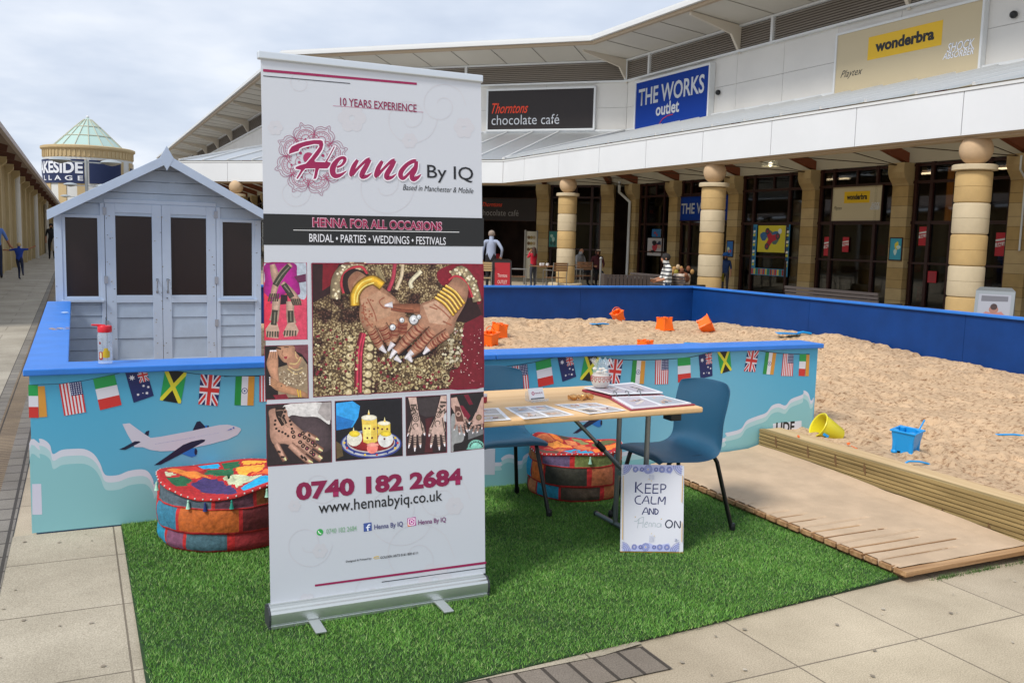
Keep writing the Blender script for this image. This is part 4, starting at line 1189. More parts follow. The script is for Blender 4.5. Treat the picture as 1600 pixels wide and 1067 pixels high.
('d','9a2c58',6,236,1769),
('s','9a2c58',2.6,287,1784,9,0),
('d','9a2c58',22.8,186,1791)],
 'henna_word': [
('s','d9d4dc',9.4,110,1802,1,14,10,15,24,13,29,10,30,7,26,2,9,-3,3,-13,-5,-19,-14,-22,-17,-22,3,-5,38,1,15,24,20,37,4,-1,-20,-37,-11,-20,15,-4,-3,-9,-11,-14,-32,-2,-4,-9,-4,-18,-5,-12,-10,-2,4,17,4,24,-38,-3,-10,-11,-11,-17,-9,-13,-5,3,9,15,9,17,-20,3,0,7,17,8,22,7,19,21,22,29,12,17,-2,9,-17,0,-22,-6,-22,-7,-13,-8,-4,-9,-16,-6,-20,-8),
('s','d9d4dc',(15.9,17.5,20.6,21.3,19.7,24.2,30.1,31.6,27.9,21.2,11.4),293,1763,18,9,12,15,2,12,-12,2,-17,-11,-16,-23,-4,-22,9,-15,21,4,25,17),
('s','d9d4dc',(20.8,26.9,26.8,20.7),376,1796,-16,-26,-10,-29,4,-7),
('s','d9d4dc',(20.7,18.5,20.2,23.4),354,1738,27,31,30,28,14,5),
('s','d9d4dc',(23.4,27.2,29.4,26.3,20.2,11.7),425,1801,-13,-23,-18,-32,-1,-14,19,3,20,14),
('s','d9d4dc',(21.3,27.5,27.5,21.2),476,1798,-16,-27,-10,-29,4,-7),
('s','d9d4dc',(21.2,19,20.7,24),454,1739,28,31,30,29,15,5),
('s','d9d4dc',(24,27.9,30.2,27,20.7,12),527,1803,-13,-23,-20,-33,0,-14,19,3,20,15),
('s','d9d4dc',(23.7,24.4,25.1,28.2,28.9,22.6,19.5,18.8),617,1807,-16,-3,-25,-16,-22,-26,-3,-19,12,-8,25,23,25,28),
('s','d9d4dc',(23.7,27.7,28.5,29.3,22.1,12.3),618,1806,-5,-31,-15,-28,6,-13,19,8,14,13),
('p','8a1448',0,110,1802,1,14,10,15,24,13,29,10,30,7,26,2,9,-3,3,-13,-5,-19,-14,-22,-17,-22,3,-5,38,1,15,24,20,37,4,-1,-20,-37,-11,-20,15,-4,-3,-9,-11,-14,-32,-2,-4,-9,-4,-18,-5,-12,-10,-2,4,17,4,24,-38,-3,-10,-11,-11,-17,-9,-13,-5,3,9,15,9,17,-20,3,0,7,17,8,22,7,19,21,22,29,12,17,-2,9,-17,0,-22,-6,-22,-7,-13,-8,-4,-9,-16,-6),
('s','8a1448',(7.6,9.1,12.2,12.9,11.4,15.9,21.9,23.3,19.6,12.9,3.1),293,1763,18,9,12,15,2,12,-12,2,-17,-11,-16,-23,-4,-22,9,-15,21,4,25,17),
('s','8a1448',(12.3,18.4,18.4,12.3),376,1796,-16,-26,-10,-29,4,-7),
('s','8a1448',(12.3,10,11.7,14.8),354,1738,27,31,30,28,14,5),
('s','8a1448',(14.8,18.7,20.9,17.8,11.7,3.1),425,1801,-13,-23,-18,-32,-1,-14,19,3,20,14),
('s','8a1448',(12.6,18.9,18.8,12.6),476,1798,-16,-27,-10,-29,4,-7),
('s','8a1448',(12.6,10.3,11.9,15.2),454,1739,28,31,30,29,15,5),
('s','8a1448',(15.2,19.1,21.4,18.2,12,3.2),527,1803,-13,-23,-20,-33,0,-14,19,3,20,15),
('s','8a1448',(14.7,15.5,16.2,19.3,20.1,13.7,10.5,9.8),617,1807,-16,-3,-25,-16,-22,-26,-3,-19,12,-8,25,23,25,28),
('s','8a1448',(14.7,18.8,19.5,20.4,13.1,3.3),618,1806,-5,-31,-15,-28,6,-13,19,8,14,13)],
 'contact_icons': [
('d','2f9a48',13,205,352),
('s','dfe8e2',3.4,199,358,3,-8,8,-5),
('p','3a5090',0,379,367,33,1,1,-33,-33,-1),
('s','e2e6f0',5,407,359,-8,-1,-3,-8,1,-15),
('s','e2e6f0',3.6,389,349,16,1),
('p','a8358a',0,562,368,35,2,2,-35,-36,-1),
('p','d8743a',0,563,351,14,-17,-14,0),
('s','f0e4ec',3,569,365,22,-1,3,-4,-1,-19,-2,-2,-22,1,-2,4,0,19,2,2),
('s','f0e4ec',3,587,351,-2,-4,-4,-2,-4,2,-3,3,0,5,3,3,4,0,4,-3,2,-4),
('d','f0e4ec',1.9,589,361),
('s','c9a83a',3.6,418,224,11,4,12,-1),
('s','c9a83a',2.2,422,220,21,1)],
 'banner_bars': [
('p','181818',0,11,1575,901,14,-1,-117,-902,-13),
('p','8a1448',0,20,2111,604,8,0,-9,-604,-9),
('p','2a2a34',0,20,2087,331,4,0,-3,-331,-4),
('s','a85a7c',1.6,282,1998,369,6),
('s','d8d8d8',(2.2,2.6),122,1517,679,11),
('p','8a1448',0,182,150,728,-3,0,-10,-728,5),
('p','2a2a34',0,451,124,459,-1,0,-3,-459,1)],
 'faint_swirls': [
('s','b9b9bf',3.1,715,1986,-31,-68,-63,-37,-65,4,-42,37,-7,53,26,45,45,21,43,-6,24,-28,-1,-34,-20,-25,-27,-7,-20,8,-7,16),
('s','b9b9bf',2.7,213,2078,-12,29,-27,13,-29,-7,-19,-21,-4,-25,11,-19,19,-6,19,6,11,15,0,16,-8,10,-12,1,-9,-6,-3,-7),
('s','b9b9bf',(3,3,2.9,2.9,2.9,2.8,2.9,2.9,2.9,2.9,2.9,2.9,2.9,2.9,2.9),616,1710,-34,-74,-68,-39,-71,7,-46,43,-7,58,28,49,49,22,46,-9,26,-32,-1,-37,-22,-26,-29,-8,-21,10,-8,18),
('s','b9b9bf',3.2,837,2048,-26,53,-54,23,-57,-12,-38,-39,-7,-46,22,-35,39,-12,37,12,22,28,0,28,-17,19,-23,2,-18,-10,-6,-14),
('s','b9b9bf',2.7,192,1664,-16,-36,-33,-19,-33,3,-22,22,-4,29,14,24,23,11,22,-5,13,-16,-1,-18,-10,-13,-14,-4,-10,5,-4,9),
('s','b9b9bf',3.1,683,380,-42,-85,-84,-35,-87,22,-57,62,-8,73,34,55,60,18,57,-20,32,-44,-1,-46,-27,-29,-36,-3,-27,16,-9,23),
('s','b9b9bf',3.2,840,417,-31,72,-65,40,-68,-3,-46,-39,-8,-54,26,-48,46,-23,45,6,26,29,0,35,-20,26,-28,9,-21,-9,-8,-16),
('s','b9b9bf',2.8,255,298,-26,-53,-51,-23,-53,15,-34,40,-6,47,22,35,37,11,34,-13,20,-28,-1,-30,-16,-18,-22,-2,-17,10,-5,15),
('s','b9b9bf',3,500,60,-22,55,-47,32,-50,1,-33,-28,-6,-41,19,-37,33,-19,33,3,19,21,0,27,-15,20,-20,7,-15,-5,-6,-12),
('s','b9b9bf',2.8,284,523,-19,-41,-39,-18,-40,10,-27,29,-4,35,17,27,28,9,26,-9,15,-21,-1,-22,-12,-14,-17,-2,-12,8,-4,11),
('s','b9b9bf',3.2,765,184,-41,95,-84,55,-89,-2,-59,-49,-11,-72,34,-63,60,-33,59,7,34,37,0,47,-27,35,-36,12,-28,-10,-10,-22),
('d','b9b9bf',23.9,390,1960),
('d','b9b9bf',23.8,373,1930),
('d','b9b9bf',23.6,339,1927),
('d','b9b9bf',23.5,323,1954),
('d','b9b9bf',23.6,340,1984),
('d','b9b9bf',23.8,374,1986),
('d','b9b9bf',19.4,855,1958),
('d','b9b9bf',19.3,841,1935),
('d','b9b9bf',19.2,813,1933),
('d','b9b9bf',19.1,800,1954),
('d','b9b9bf',19.2,814,1976),
('d','b9b9bf',19.3,841,1978),
('d','b9b9bf',13.7,611,1888,-10,-16),
('d','b9b9bf',13.6,581,1870,-9,15,10,17),
('d','b9b9bf',13.7,601,1903),
('d','b9b9bf',12.1,78,1899),
('d','b9b9bf',12,69,1883,-17,-1,-8,14,9,15,17,2),
('d','b9b9bf',12.8,222,277,-9,-14),
('d','b9b9bf',12.7,195,265,-9,17,10,14),
('d','b9b9bf',12.8,214,294),
('d','b9b9bf',17,792,395,-13,-18),
('d','b9b9bf',16.9,755,379),
('d','b9b9bf',16.8,744,400),
('d','b9b9bf',16.9,756,418),
('d','b9b9bf',17,780,416),
('d','b9b9bf',10.4,123,463),
('d','b9b9bf',10.3,116,451,-15,2,-7,13,7,12,15,-1),
('d','b9b9bf',14.8,172,83,-11,-17),
('d','b9b9bf',14.7,141,69,-10,20,10,17),
('d','b9b9bf',14.8,162,103),
('d','b9b9bf',31.3,723,95),
('d','b9b9bf',31.2,701,62),
('d','b9b9bf',30.9,657,68),
('d','b9b9bf',30.7,636,107),
('d','b9b9bf',30.8,658,140),
('d','b9b9bf',31.1,702,134)],
 'bunting_cord': [
('s','1c3a4c',(2.4,2.4,2.5,2.6,2.6,2.6,2.7,2.7),-5,744,41,0,92,0,96,9,54,9,98,19,46,12,47,12),
('s','1c3a4c',(2.8,2.7,2.7,2.9,2.8,2.9,2.9,3.1),557,809,31,-3,31,-9,96,-21,71,-12,100,-11,73,-6,155,-5),
('s','1c3a4c',(3.7,3.8,3.8,4,4,4.1,4.1,4.1),2382,747,85,-3,98,3,105,11,52,6,104,19,47,8,47,13),
('s','1c3a4c',(4.1,4.1,4.2,4.2,4.3,4.4),3023,806,52,-6,99,-23,69,-9,109,-12,126,-6),
('s','1c3a4c',(4.4,4.5,4.6,4.7,4.8,4.9,4.9),3478,752,120,-2,103,0,173,8,175,28,149,24,51,3),
('s','1c3a4c',(5,5.1,5.2,5.3,5.4),4300,811,147,-25,161,-23,153,-11,147,-6)],
 'airplane': [
('p','141a3a',0,509,471,8,12,15,4,-5,-29),
('p','141a3a',0,741,474,20,43,17,3,24,-29,7,-9,-62,-9),
('p','1f70c0',0,816,489,0,-2,-1,-2,-1,-1,-2,-1,-2,-1,-2,0,-2,1,-2,1,-1,2,-1,2,-1,2,1,2,1,1,1,2,2,1,2,0,2,0,2,-1,2,-1,1,-2,1,-1),
('p','141a3a',0,822,488,-1,-1,0,-2,-1,-1,-1,-1,-1,0,-2,0,-1,0,-1,1,-1,2,0,1,-1,2,1,2,0,1,1,1,1,1,1,0,2,0,1,0,1,-1,1,-1,0,-2),
('p','c6c4d2',0,407,528,33,2,70,-61,28,-21,46,3,152,20,82,14,55,8,42,0,42,-12,24,-12,3,-10,-18,-24,-47,-21,-93,-20,-114,-16,-72,-5,-57,2,-48,11,-35,17,-39,3,-14,32,-19,39),
('p','1f70c0',0,685,355,41,24,25,-1,9,-16,-4,-24,-22,-6,-22,9),
('p','141a3a',0,762,359,-1,-5,0,-5,-2,-3,-1,-3,-2,-1,-2,0,-2,2,-2,2,-1,4,-1,5,0,5,0,5,1,4,2,4,1,2,2,2,2,0,2,-2,2,-3,1,-4,1,-4),
('p','141a3a',0,551,305,31,0,58,27,95,46,64,32,4,10,-18,3,-50,-8,-41,-14,-27,-18,-49,-34),
('p','141a3a',0,388,399,30,-4,72,34,-7,6,-21,1,-48,-26),
('d','3a62b0',1.3,561,414,6,1,7,1,6,1,6,0,6,1,6,1,7,1,6,0,6,1,6,1,6,1,7,0,6,1,6,1,6,0,7,1,6,1,6,1,6,0,7,1,6,1,6,1,7,0,6,1,6,1,7,1,6,0,6,1,7,1,6,1),
('d','3a62b0',1,765,439,6,1,7,1,6,1,7,1,6,0,6,1,7,1,6,1,7,0,6,1,7,1,6,1,7,1,6,0,7,1,6,1),
('p','1f50b0',0,908,460,28,12,0,-6),
('d','1f50b0',4.4,945,474)],
 'cloud_left': [
('p','d0d2de',0,-9,458,43,-1,0,22,26,-10,21,-26,11,-44,37,17,48,2,54,-5,42,-28,28,-51,14,-46,18,-18,51,-1,50,17,61,2,31,-18,20,-41,4,-26,21,29,38,22,52,4,64,-31,51,-75,40,-18,80,35,109,-17,83,-44,0,-96,-1097,0),
('p','a9cdd2',0,-9,424,43,-1,0,22,26,-10,21,-26,11,-44,37,17,48,2,54,-5,42,-28,28,-51,14,-46,18,-18,51,-1,50,17,61,2,31,-18,20,-41,4,-26,21,29,38,22,52,4,64,-31,51,-75,40,-18,80,35,109,-17,83,-44,0,-62,-1097,0),
('p','86bec4',0,-9,383,43,-1,0,22,26,-10,21,-26,11,-44,37,17,48,2,54,-5,42,-28,28,-51,14,-46,18,-18,51,-1,50,17,61,2,31,-18,20,-41,4,-26,21,29,38,22,52,4,64,-31,51,-75,40,-18,80,35,109,-17,83,-44,0,-21,-1097,0)],
 'cloud_middle': [
('p','d0d2de',0,1088,108,142,77,9,26,26,19,35,7,35,-7,25,-19,10,-26,-5,0,11,31,31,24,43,8,42,-8,31,-24,12,-31,-5,0,9,26,26,19,35,7,35,-7,25,-19,10,-26,-5,0,11,31,31,24,43,8,42,-8,31,-24,12,-31,-5,0,9,26,26,19,35,7,35,-7,25,-19,10,-26,-5,0,11,31,31,24,43,8,42,-8,31,-24,12,-31,-5,0,9,26,26,19,35,7,35,-7,25,-19,10,-26,230,-25,8,22,22,16,30,7,30,-7,21,-16,9,-22,30,0,8,22,22,16,30,7,30,-7,21,-16,9,-22,30,0,8,22,22,16,30,7,30,-7,21,-16,9,-22,30,0,8,22,22,16,30,7,30,-7,21,-16,9,-22,30,0,8,22,22,16,30,7,30,-7,21,-16,9,-22,30,-20,0,-128,-2162,0),
('p','a9cdd2',0,1088,85,142,77,9,26,26,19,35,8,35,-8,25,-19,10,-26,-5,0,11,32,31,23,43,9,42,-9,31,-23,12,-32,-5,0,9,26,26,19,35,8,35,-8,25,-19,10,-26,-5,0,11,32,31,23,43,9,42,-9,31,-23,12,-32,-5,0,9,26,26,19,35,8,35,-8,25,-19,10,-26,-5,0,11,32,31,23,43,9,42,-9,31,-23,12,-32,-5,0,9,26,26,19,35,8,35,-8,25,-19,10,-26,230,-25,8,23,22,16,30,6,30,-6,21,-16,9,-23,30,0,8,23,22,16,30,6,30,-6,21,-16,9,-23,30,0,8,23,22,16,30,6,30,-6,21,-16,9,-23,30,0,8,23,22,16,30,6,30,-6,21,-16,9,-23,30,0,8,23,22,16,30,6,30,-6,21,-16,9,-23,30,-20,0,-105,-2162,0),
('p','86bec4',0,1088,58,142,77,9,26,26,19,35,7,35,-7,25,-19,10,-26,-5,0,11,31,31,24,43,8,42,-8,31,-24,12,-31,-5,0,9,26,26,19,35,7,35,-7,25,-19,10,-26,-5,0,11,31,31,24,43,8,42,-8,31,-24,12,-31,-5,0,9,26,26,19,35,7,35,-7,25,-19,10,-26,-5,0,11,31,31,24,43,8,42,-8,31,-24,12,-31,-5,0,9,26,26,19,35,7,35,-7,25,-19,10,-26,230,-25,8,22,22,16,30,7,30,-7,21,-16,9,-22,30,0,8,22,22,16,30,7,30,-7,21,-16,9,-22,30,0,8,22,22,16,30,7,30,-7,21,-16,9,-22,30,0,8,22,22,16,30,7,30,-7,21,-16,9,-22,30,0,8,22,22,16,30,7,30,-7,21,-16,9,-22,30,-20,0,-78,-2162,0)],
 'cloud_right': [
('p','d0d2de',0,3255,145,865,36,75,43,38,5,97,18,46,53,87,26,81,20,47,46,61,13,63,-17,49,43,103,28,8,29,45,-23,25,-51,15,-1,15,-13,0,-388,-1720,0),
('p','a9cdd2',0,3255,118,865,36,75,43,38,5,97,18,46,53,87,26,81,20,47,46,61,13,63,-17,49,43,103,28,8,29,45,-23,25,-51,15,-1,15,-13,0,-361,-1720,0),
('p','86bec4',0,3255,85,865,36,75,43,38,5,97,18,46,53,87,26,81,20,47,46,61,13,63,-17,49,43,103,28,8,29,45,-23,25,-51,15,-1,15,-13,0,-328,-1720,0)],
 'white_label_patches': [
('p','d0cfe0',0,-2,258,39,-3,0,-153,-42,3),
('p','c8ccd8',0,2327,257,141,-10,1,-161,-138,12),
('p','d8dbe6',0,4611,264,261,5,7,-92,-261,-7)],
 'sign_ink': [
('s','1c2460',7.5,71,334,-1,-51),
('s','1c2460',5.3,99,329,-22,-23,30,-26),
('s','1c2460',5.3,119,325,-2,-44),
('s','1c2460',5.3,116,325,30,0),
('s','1c2460',5.3,115,304,29,0),
('s','1c2460',5.3,114,281,30,1),
('s','1c2460',5.3,156,323,-2,-42),
('s','1c2460',5.3,154,322,27,2),
('s','1c2460',5.3,153,302,27,1),
('s','1c2460',5.3,152,281,29,1),
('s','1c2460',5.3,193,324,0,-42),
('s','1c2460',5.3,191,324,20,-1,6,-9,-7,-12,-14,-2),
('s','1c2460',5.3,95,268,-19,-5,-8,-15,8,-17,21,-3),
('s','1c2460',5.2,101,230,24,37,11,-38),
('s','1c2460',3.1,108,244,25,0),
('s','1c2460',5.3,149,266,-2,-33,26,-2),
('s','1c2460',5.2,180,228,5,36,13,-22,16,23,-1,-38),
('s','1c2460',4.8,103,178,19,34,12,-34),
('s','1c2460',2.6,109,189,22,1),
('s','1c2460',4.8,139,178,0,30,19,-28,0,29),
('s','1c2460',4.8,165,208,1,-28),
('s','1c2460',4.8,164,208,14,-7,3,-9,-6,-10,-11,-2),
('s','1a2440',5.6,251,135,-3,-10,-7,-6,-9,-2,-8,3,-5,8,-1,9,5,9,7,6,9,0,8,-5,4,-8,-1,-10),
('s','1a2440',5.2,262,116,2,34,23,-34,3,34),
('s','a9b8bc',2.2,65,145,13,1,11,12,20,9),
('s','a9b8bc',2.2,89,158,-8,-45),
('s','a9b8bc',2.2,111,167,-4,-52),
('s','a9b8bc',2.2,81,135,29,5),
('s','a9b8bc',2.2,119,131,10,4,-1,9,-10,-9,-2,-15,13,-2),
('s','a9b8bc',2.2,137,120,1,18,11,-2,-1,-17),
('s','a9b8bc',2.2,155,120,2,18,11,-2,-1,-17),
('s','a9b8bc',2.2,194,136,-15,0,-3,-15,15,1,5,14,0,-17),
('d','c9a640',2.6,70,166,127,-8),
('p','b4bae2',0,9,417,1,-47,22,12,19,22,26,-14,26,-7,40,-9,22,12,49,-5,26,-6,15,26,17,-17,19,-11,5,45),
('d','a9b0dc',20.5,129,395),
('s','464f98',1.4,149,395,-2,-8,-5,-7,-7,-4,-7,-2,-8,2,-6,5,-3,7,-1,8,2,8,5,7,7,4,8,1,7,-3,6,-5,3,-7,1,-8),
('s','464f98',1.4,144,395,-1,-6,-4,-5,-5,-4,-6,-1,-5,2,-5,3,-3,6,0,6,1,6,4,5,5,3,6,1,6,-2,4,-4,3,-6,0,-6),
('s','464f98',1.4,140,395,-1,-4,-3,-4,-3,-2,-4,-1,-4,1,-4,3,-1,3,-1,5,1,4,3,3,4,2,4,1,4,-1,3,-3,1,-4,0,-4),
('s','464f98',1.1,144,395,5,0),
('s','464f98',1.1,142,387,4,-2),
('s','464f98',1.1,136,382,2,-5),
('s','464f98',1.1,129,379,0,-5),
('s','464f98',1.1,122,381,-3,-4),
('s','464f98',1.1,116,387,-4,-3),
('s','464f98',1.1,115,395,-5,-1),
('s','464f98',1.1,117,402,-4,3),
('s','464f98',1.1,122,408,-2,5),
('s','464f98',1.1,130,411,0,5),
('s','464f98',1.1,137,409,2,4),
('s','464f98',1.1,142,403,4,3),
('d','d8b850',3.3,129,395),
('d','a9b0dc',13.3,68,394),
('s','464f98',1.4,81,395,-2,-6,-3,-4,-4,-3,-5,-1,-5,1,-4,3,-2,5,-1,5,2,5,3,5,5,2,5,1,4,-2,4,-3,2,-5,1,-5),
('s','464f98',1.4,78,395,-1,-4,-3,-4,-3,-2,-4,-1,-3,1,-3,3,-2,3,-1,4,2,4,2,3,3,2,4,1,4,-1,3,-3,1,-4,0,-4),
('s','464f98',1.4,75,395,-1,-3,-2,-3,-2,-1,-2,-1,-3,1,-2,2,-1,2,-1,3,1,3,2,2,2,1,3,1,2,-1,2,-2,1,-2,1,-3),
('s','464f98',1.1,78,395,3,0),
('s','464f98',1.1,76,389,3,-1),
('s','464f98',1.1,73,386,1,-3),
('s','464f98',1.1,68,384,0,-3),
('s','464f98',1.1,63,386,-2,-3),
('s','464f98',1.1,60,389,-3,-2),
('s','464f98',1.1,58,394,-3,0),
('s','464f98',1.1,60,399,-3,2),
('s','464f98',1.1,63,403,-1,3),
('s','464f98',1.1,68,405,0,3),
('s','464f98',1.1,73,404,1,2),
('s','464f98',1.1,76,400,3,2),
('d','d8b850',2.1,68,394),
('d','a9b0dc',14.2,197,395),
('s','464f98',1.4,210,396,-1,-6,-3,-5,-5,-3,-5,-1,-5,1,-5,4,-2,5,-1,5,2,6,4,4,4,3,6,1,5,-2,4,-3,2,-5,0,-6),
('s','464f98',1.4,207,396,-1,-5,-2,-3,-4,-3,-4,0,-4,1,-3,2,-2,4,0,4,1,4,3,4,3,2,4,0,4,-1,3,-3,2,-3,0,-5),
('s','464f98',1.4,204,396,-1,-3,-1,-3,-3,-2,-3,0,-2,1,-3,1,-1,3,0,3,1,3,2,2,2,2,3,0,3,-1,2,-2,1,-2,0,-3),
('s','464f98',1.1,207,396,3,0),
('s','464f98',1.1,206,390,2,-2),
('s','464f98',1.1,202,386,1,-3),
('s','464f98',1.1,196,385,0,-4),
('s','464f98',1.1,191,386,-1,-3),
('s','464f98',1.1,188,390,-3,-2),
('s','464f98',1.1,187,395,-4,0),
('s','464f98',1.1,188,401,-3,1),
('s','464f98',1.1,192,405,-2,3),
('s','464f98',1.1,197,406,0,4),
('s','464f98',1.1,202,405,2,3),
('s','464f98',1.1,206,401,3,2),
('d','d8b850',2.3,197,395),
('d','a9b0dc',13.4,233,396),
('s','464f98',1.4,245,396,-1,-5,-3,-5,-5,-3,-5,-1,-4,1,-4,4,-3,4,0,5,2,6,3,4,4,3,5,0,5,-1,4,-4,2,-4,0,-6),
('s','464f98',1.4,242,396,-1,-4,-2,-4,-3,-2,-4,0,-4,0,-3,3,-2,3,0,4,1,4,3,3,3,2,4,1,4,-1,2,-3,2,-3,0,-4),
('s','464f98',1.4,239,396,0,-3,-2,-2,-2,-2,-3,0,-3,0,-2,2,-1,2,0,3,1,3,1,2,3,1,3,1,2,-1,2,-2,1,-2,0,-3),
('s','464f98',1.1,242,396,3,0),
('s','464f98',1.1,241,391,2,-2),
('s','464f98',1.1,237,387,1,-3),
('s','464f98',1.1,232,386,0,-4),
('s','464f98',1.1,227,387,-1,-3),
('s','464f98',1.1,224,390,-3,-1),
('s','464f98',1.1,223,395,-3,0),
('s','464f98',1.1,224,401,-2,1),
('s','464f98',1.1,228,404,-1,3),
('s','464f98',1.1,233,406,0,3),
('s','464f98',1.1,238,405,1,3),
('s','464f98',1.1,241,401,3,2),
('d','d8b850',2.1,233,396),
('d','a9b0dc',9.8,168,395),
('s','464f98',1.4,177,395,-1,-4,-2,-3,-3,-2,-4,-1,-3,1,-3,3,-2,3,0,4,1,4,2,3,4,2,3,0,4,-1,3,-2,1,-4,0,-4),
('s','464f98',1.4,175,395,-1,-3,-1,-2,-3,-2,-3,0,-2,0,-2,2,-2,3,0,3,1,3,2,2,2,1,3,1,3,-1,2,-2,1,-3,0,-3),
('s','464f98',1.4,173,395,-1,-2,-1,-1,-1,-2,-2,0,-2,1,-2,1,-1,1,0,3,1,2,1,1,2,1,2,0,2,0,1,-1,1,-2,0,-2),
('s','464f98',1.1,175,395,2,0),
('s','464f98',1.1,174,392,2,-2),
('s','464f98',1.1,171,389,1,-2),
('s','464f98',1.1,168,388,0,-3),
('s','464f98',1.1,164,389,-1,-2),
('s','464f98',1.1,162,391,-2,-1),
('s','464f98',1.1,161,395,-2,0),
('s','464f98',1.1,162,399,-2,1),
('s','464f98',1.1,165,402,-1,2),
('s','464f98',1.1,168,403,0,2),
('s','464f98',1.1,172,402,1,2),
('s','464f98',1.1,174,399,2,2),
('d','d8b850',1.6,168,395),
('d','a9b0dc',9.8,99,395),
('s','464f98',1.4,108,395,-1,-4,-2,-3,-3,-2,-4,-1,-3,1,-3,2,-2,3,0,4,1,4,2,3,4,2,3,1,4,-2,3,-2,1,-3,0,-4),
('s','464f98',1.4,106,395,-1,-3,-1,-3,-3,-1,-2,-1,-3,1,-2,2,-2,2,0,3,1,3,2,2,2,2,3,0,3,-1,2,-2,1,-2,0,-3),
('s','464f98',1.4,104,395,0,-2,-2,-2,-1,-1,-2,0,-2,0,-2,1,-1,2,0,2,1,2,1,2,2,1,2,0,2,-1,1,-1,1,-2,0,-2),
('s','464f98',1.1,106,395,2,0),
('s','464f98',1.1,105,391,2,-1),
('s','464f98',1.1,102,388,1,-2),
('s','464f98',1.1,99,387,0,-2),
('s','464f98',1.1,95,388,-1,-2),
('s','464f98',1.1,93,391,-2,-1),
('s','464f98',1.1,92,395,-2,-1),
('s','464f98',1.1,93,398,-2,1),
('s','464f98',1.1,96,401,-1,2),
('s','464f98',1.1,99,402,0,3),
('s','464f98',1.1,103,401,1,2),
('s','464f98',1.1,105,399,2,1),
('d','d8b850',1.6,99,395),
('s','464f98',1.6,22,415,-1,-4,-2,-5,-2,-4,-4,-3,-5,-2,-4,-1),
('s','464f98',1.6,279,417,1,-4,1,-5,3,-4,3,-3,4,-2,5,0),
('s','464f98',1.6,31,415,-1,-7,-3,-7,-4,-6,-6,-4,-6,-3,-7,-1),
('s','464f98',1.6,270,417,1,-7,2,-7,4,-6,5,-4,6,-3,7,-1),
('s','464f98',1.6,40,416,-2,-10,-3,-9,-6,-8,-8,-6,-8,-4,-9,-1),
('s','464f98',1.6,261,417,1,-9,3,-10,5,-7,7,-6,8,-4,9,-1),
('s','464f98',1.6,48,416,-2,-12,-5,-11,-7,-10,-9,-7,-10,-5,-12,-2),
('s','464f98',1.6,253,417,1,-12,4,-11,6,-9,9,-8,10,-4,11,-2),
('p','b4bae2',0,9,2,3,42,21,-10,16,-20,26,13,26,7,39,9,21,-11,47,5,26,6,12,-24,18,16,20,11,-1,-42),
('d','a9b0dc',19.6,122,23),
('s','464f98',1.4,140,23,-1,-7,-5,-6,-6,-5,-8,-1,-7,2,-6,4,-3,7,-1,7,2,7,5,6,7,4,7,1,7,-2,6,-5,3,-7,0,-7),
('s','464f98',1.4,136,23,-2,-5,-3,-5,-5,-3,-5,-1,-6,1,-4,3,-3,5,0,6,1,5,4,5,5,3,6,0,5,-1,4,-4,2,-5,1,-6),
('s','464f98',1.4,132,23,-1,-4,-3,-3,-3,-2,-4,-1,-4,1,-3,2,-2,4,0,4,1,3,3,4,3,2,4,0,4,-1,3,-3,1,-3,0,-4),
('s','464f98',1.1,136,23,4,0),
('s','464f98',1.1,134,16,3,-2),
('s','464f98',1.1,128,11,2,-4),
('s','464f98',1.1,121,9,0,-5),
('s','464f98',1.1,114,10,-2,-4),
('s','464f98',1.1,109,16,-4,-3),
('s','464f98',1.1,108,23,-5,0),
('s','464f98',1.1,110,30,-4,2),
('s','464f98',1.1,115,35,-2,4),
('s','464f98',1.1,122,38,0,4),
('s','464f98',1.1,129,36,2,4),
('s','464f98',1.1,134,31,4,2),
('d','d8b850',3.1,122,23),
('d','a9b0dc',12.8,67,23),
('s','464f98',1.4,79,23,-1,-5,-3,-4,-4,-3,-5,-1,-5,2,-4,2,-2,5,0,5,1,4,3,4,4,3,5,0,5,-1,3,-3,3,-5,0,-5),
('s','464f98',1.4,76,23,-1,-4,-2,-3,-3,-2,-4,-1,-3,1,-3,2,-2,4,0,3,1,4,2,3,3,2,4,0,3,-1,3,-2,2,-3,0,-4),
('s','464f98',1.4,73,23,0,-3,-2,-2,-2,-1,-3,-1,-2,1,-2,1,-1,3,-1,2,1,3,2,2,2,1,3,0,2,0,2,-2,1,-2,0,-3),
('s','464f98',1.1,76,23,3,0),
('s','464f98',1.1,75,18,2,-1),
('s','464f98',1.1,71,15,1,-3),
('s','464f98',1.1,66,13,0,-3),
('s','464f98',1.1,62,15,-2,-3),
('s','464f98',1.1,59,18,-3,-2),
('s','464f98',1.1,58,23,-3,0),
('s','464f98',1.1,59,27,-3,2),
('s','464f98',1.1,62,31,-1,2),
('s','464f98',1.1,67,32,0,3),
('s','464f98',1.1,71,31,2,3),
('s','464f98',1.1,75,28,2,2),
('d','d8b850',2,67,23),
('d','a9b0dc',13.7,190,23),
('s','464f98',1.4,203,23,-1,-5,-3,-4,-5,-3,-5,-1,-5,1,-4,3,-2,5,0,5,1,5,3,4,5,3,5,1,5,-2,4,-3,2,-5,0,-5),
('s','464f98',1.4,200,23,-1,-3,-2,-4,-3,-2,-4,-1,-4,1,-3,3,-2,3,0,4,1,4,2,3,4,2,4,0,4,-1,2,-2,2,-4,0,-4),
('s','464f98',1.4,197,23,0,-2,-2,-3,-2,-1,-3,-1,-3,1,-2,2,-1,2,0,3,0,2,2,3,3,1,2,0,3,0,2,-2,1,-3,0,-2),
('s','464f98',1.1,200,23,3,0),
('s','464f98',1.1,199,18,2,-1),
('s','464f98',1.1,195,15,1,-3),
('s','464f98',1.1,190,13,0,-3),
('s','464f98',1.1,185,15,-1,-3),
('s','464f98',1.1,182,18,-3,-1),
('s','464f98',1.1,181,23,-4,0),
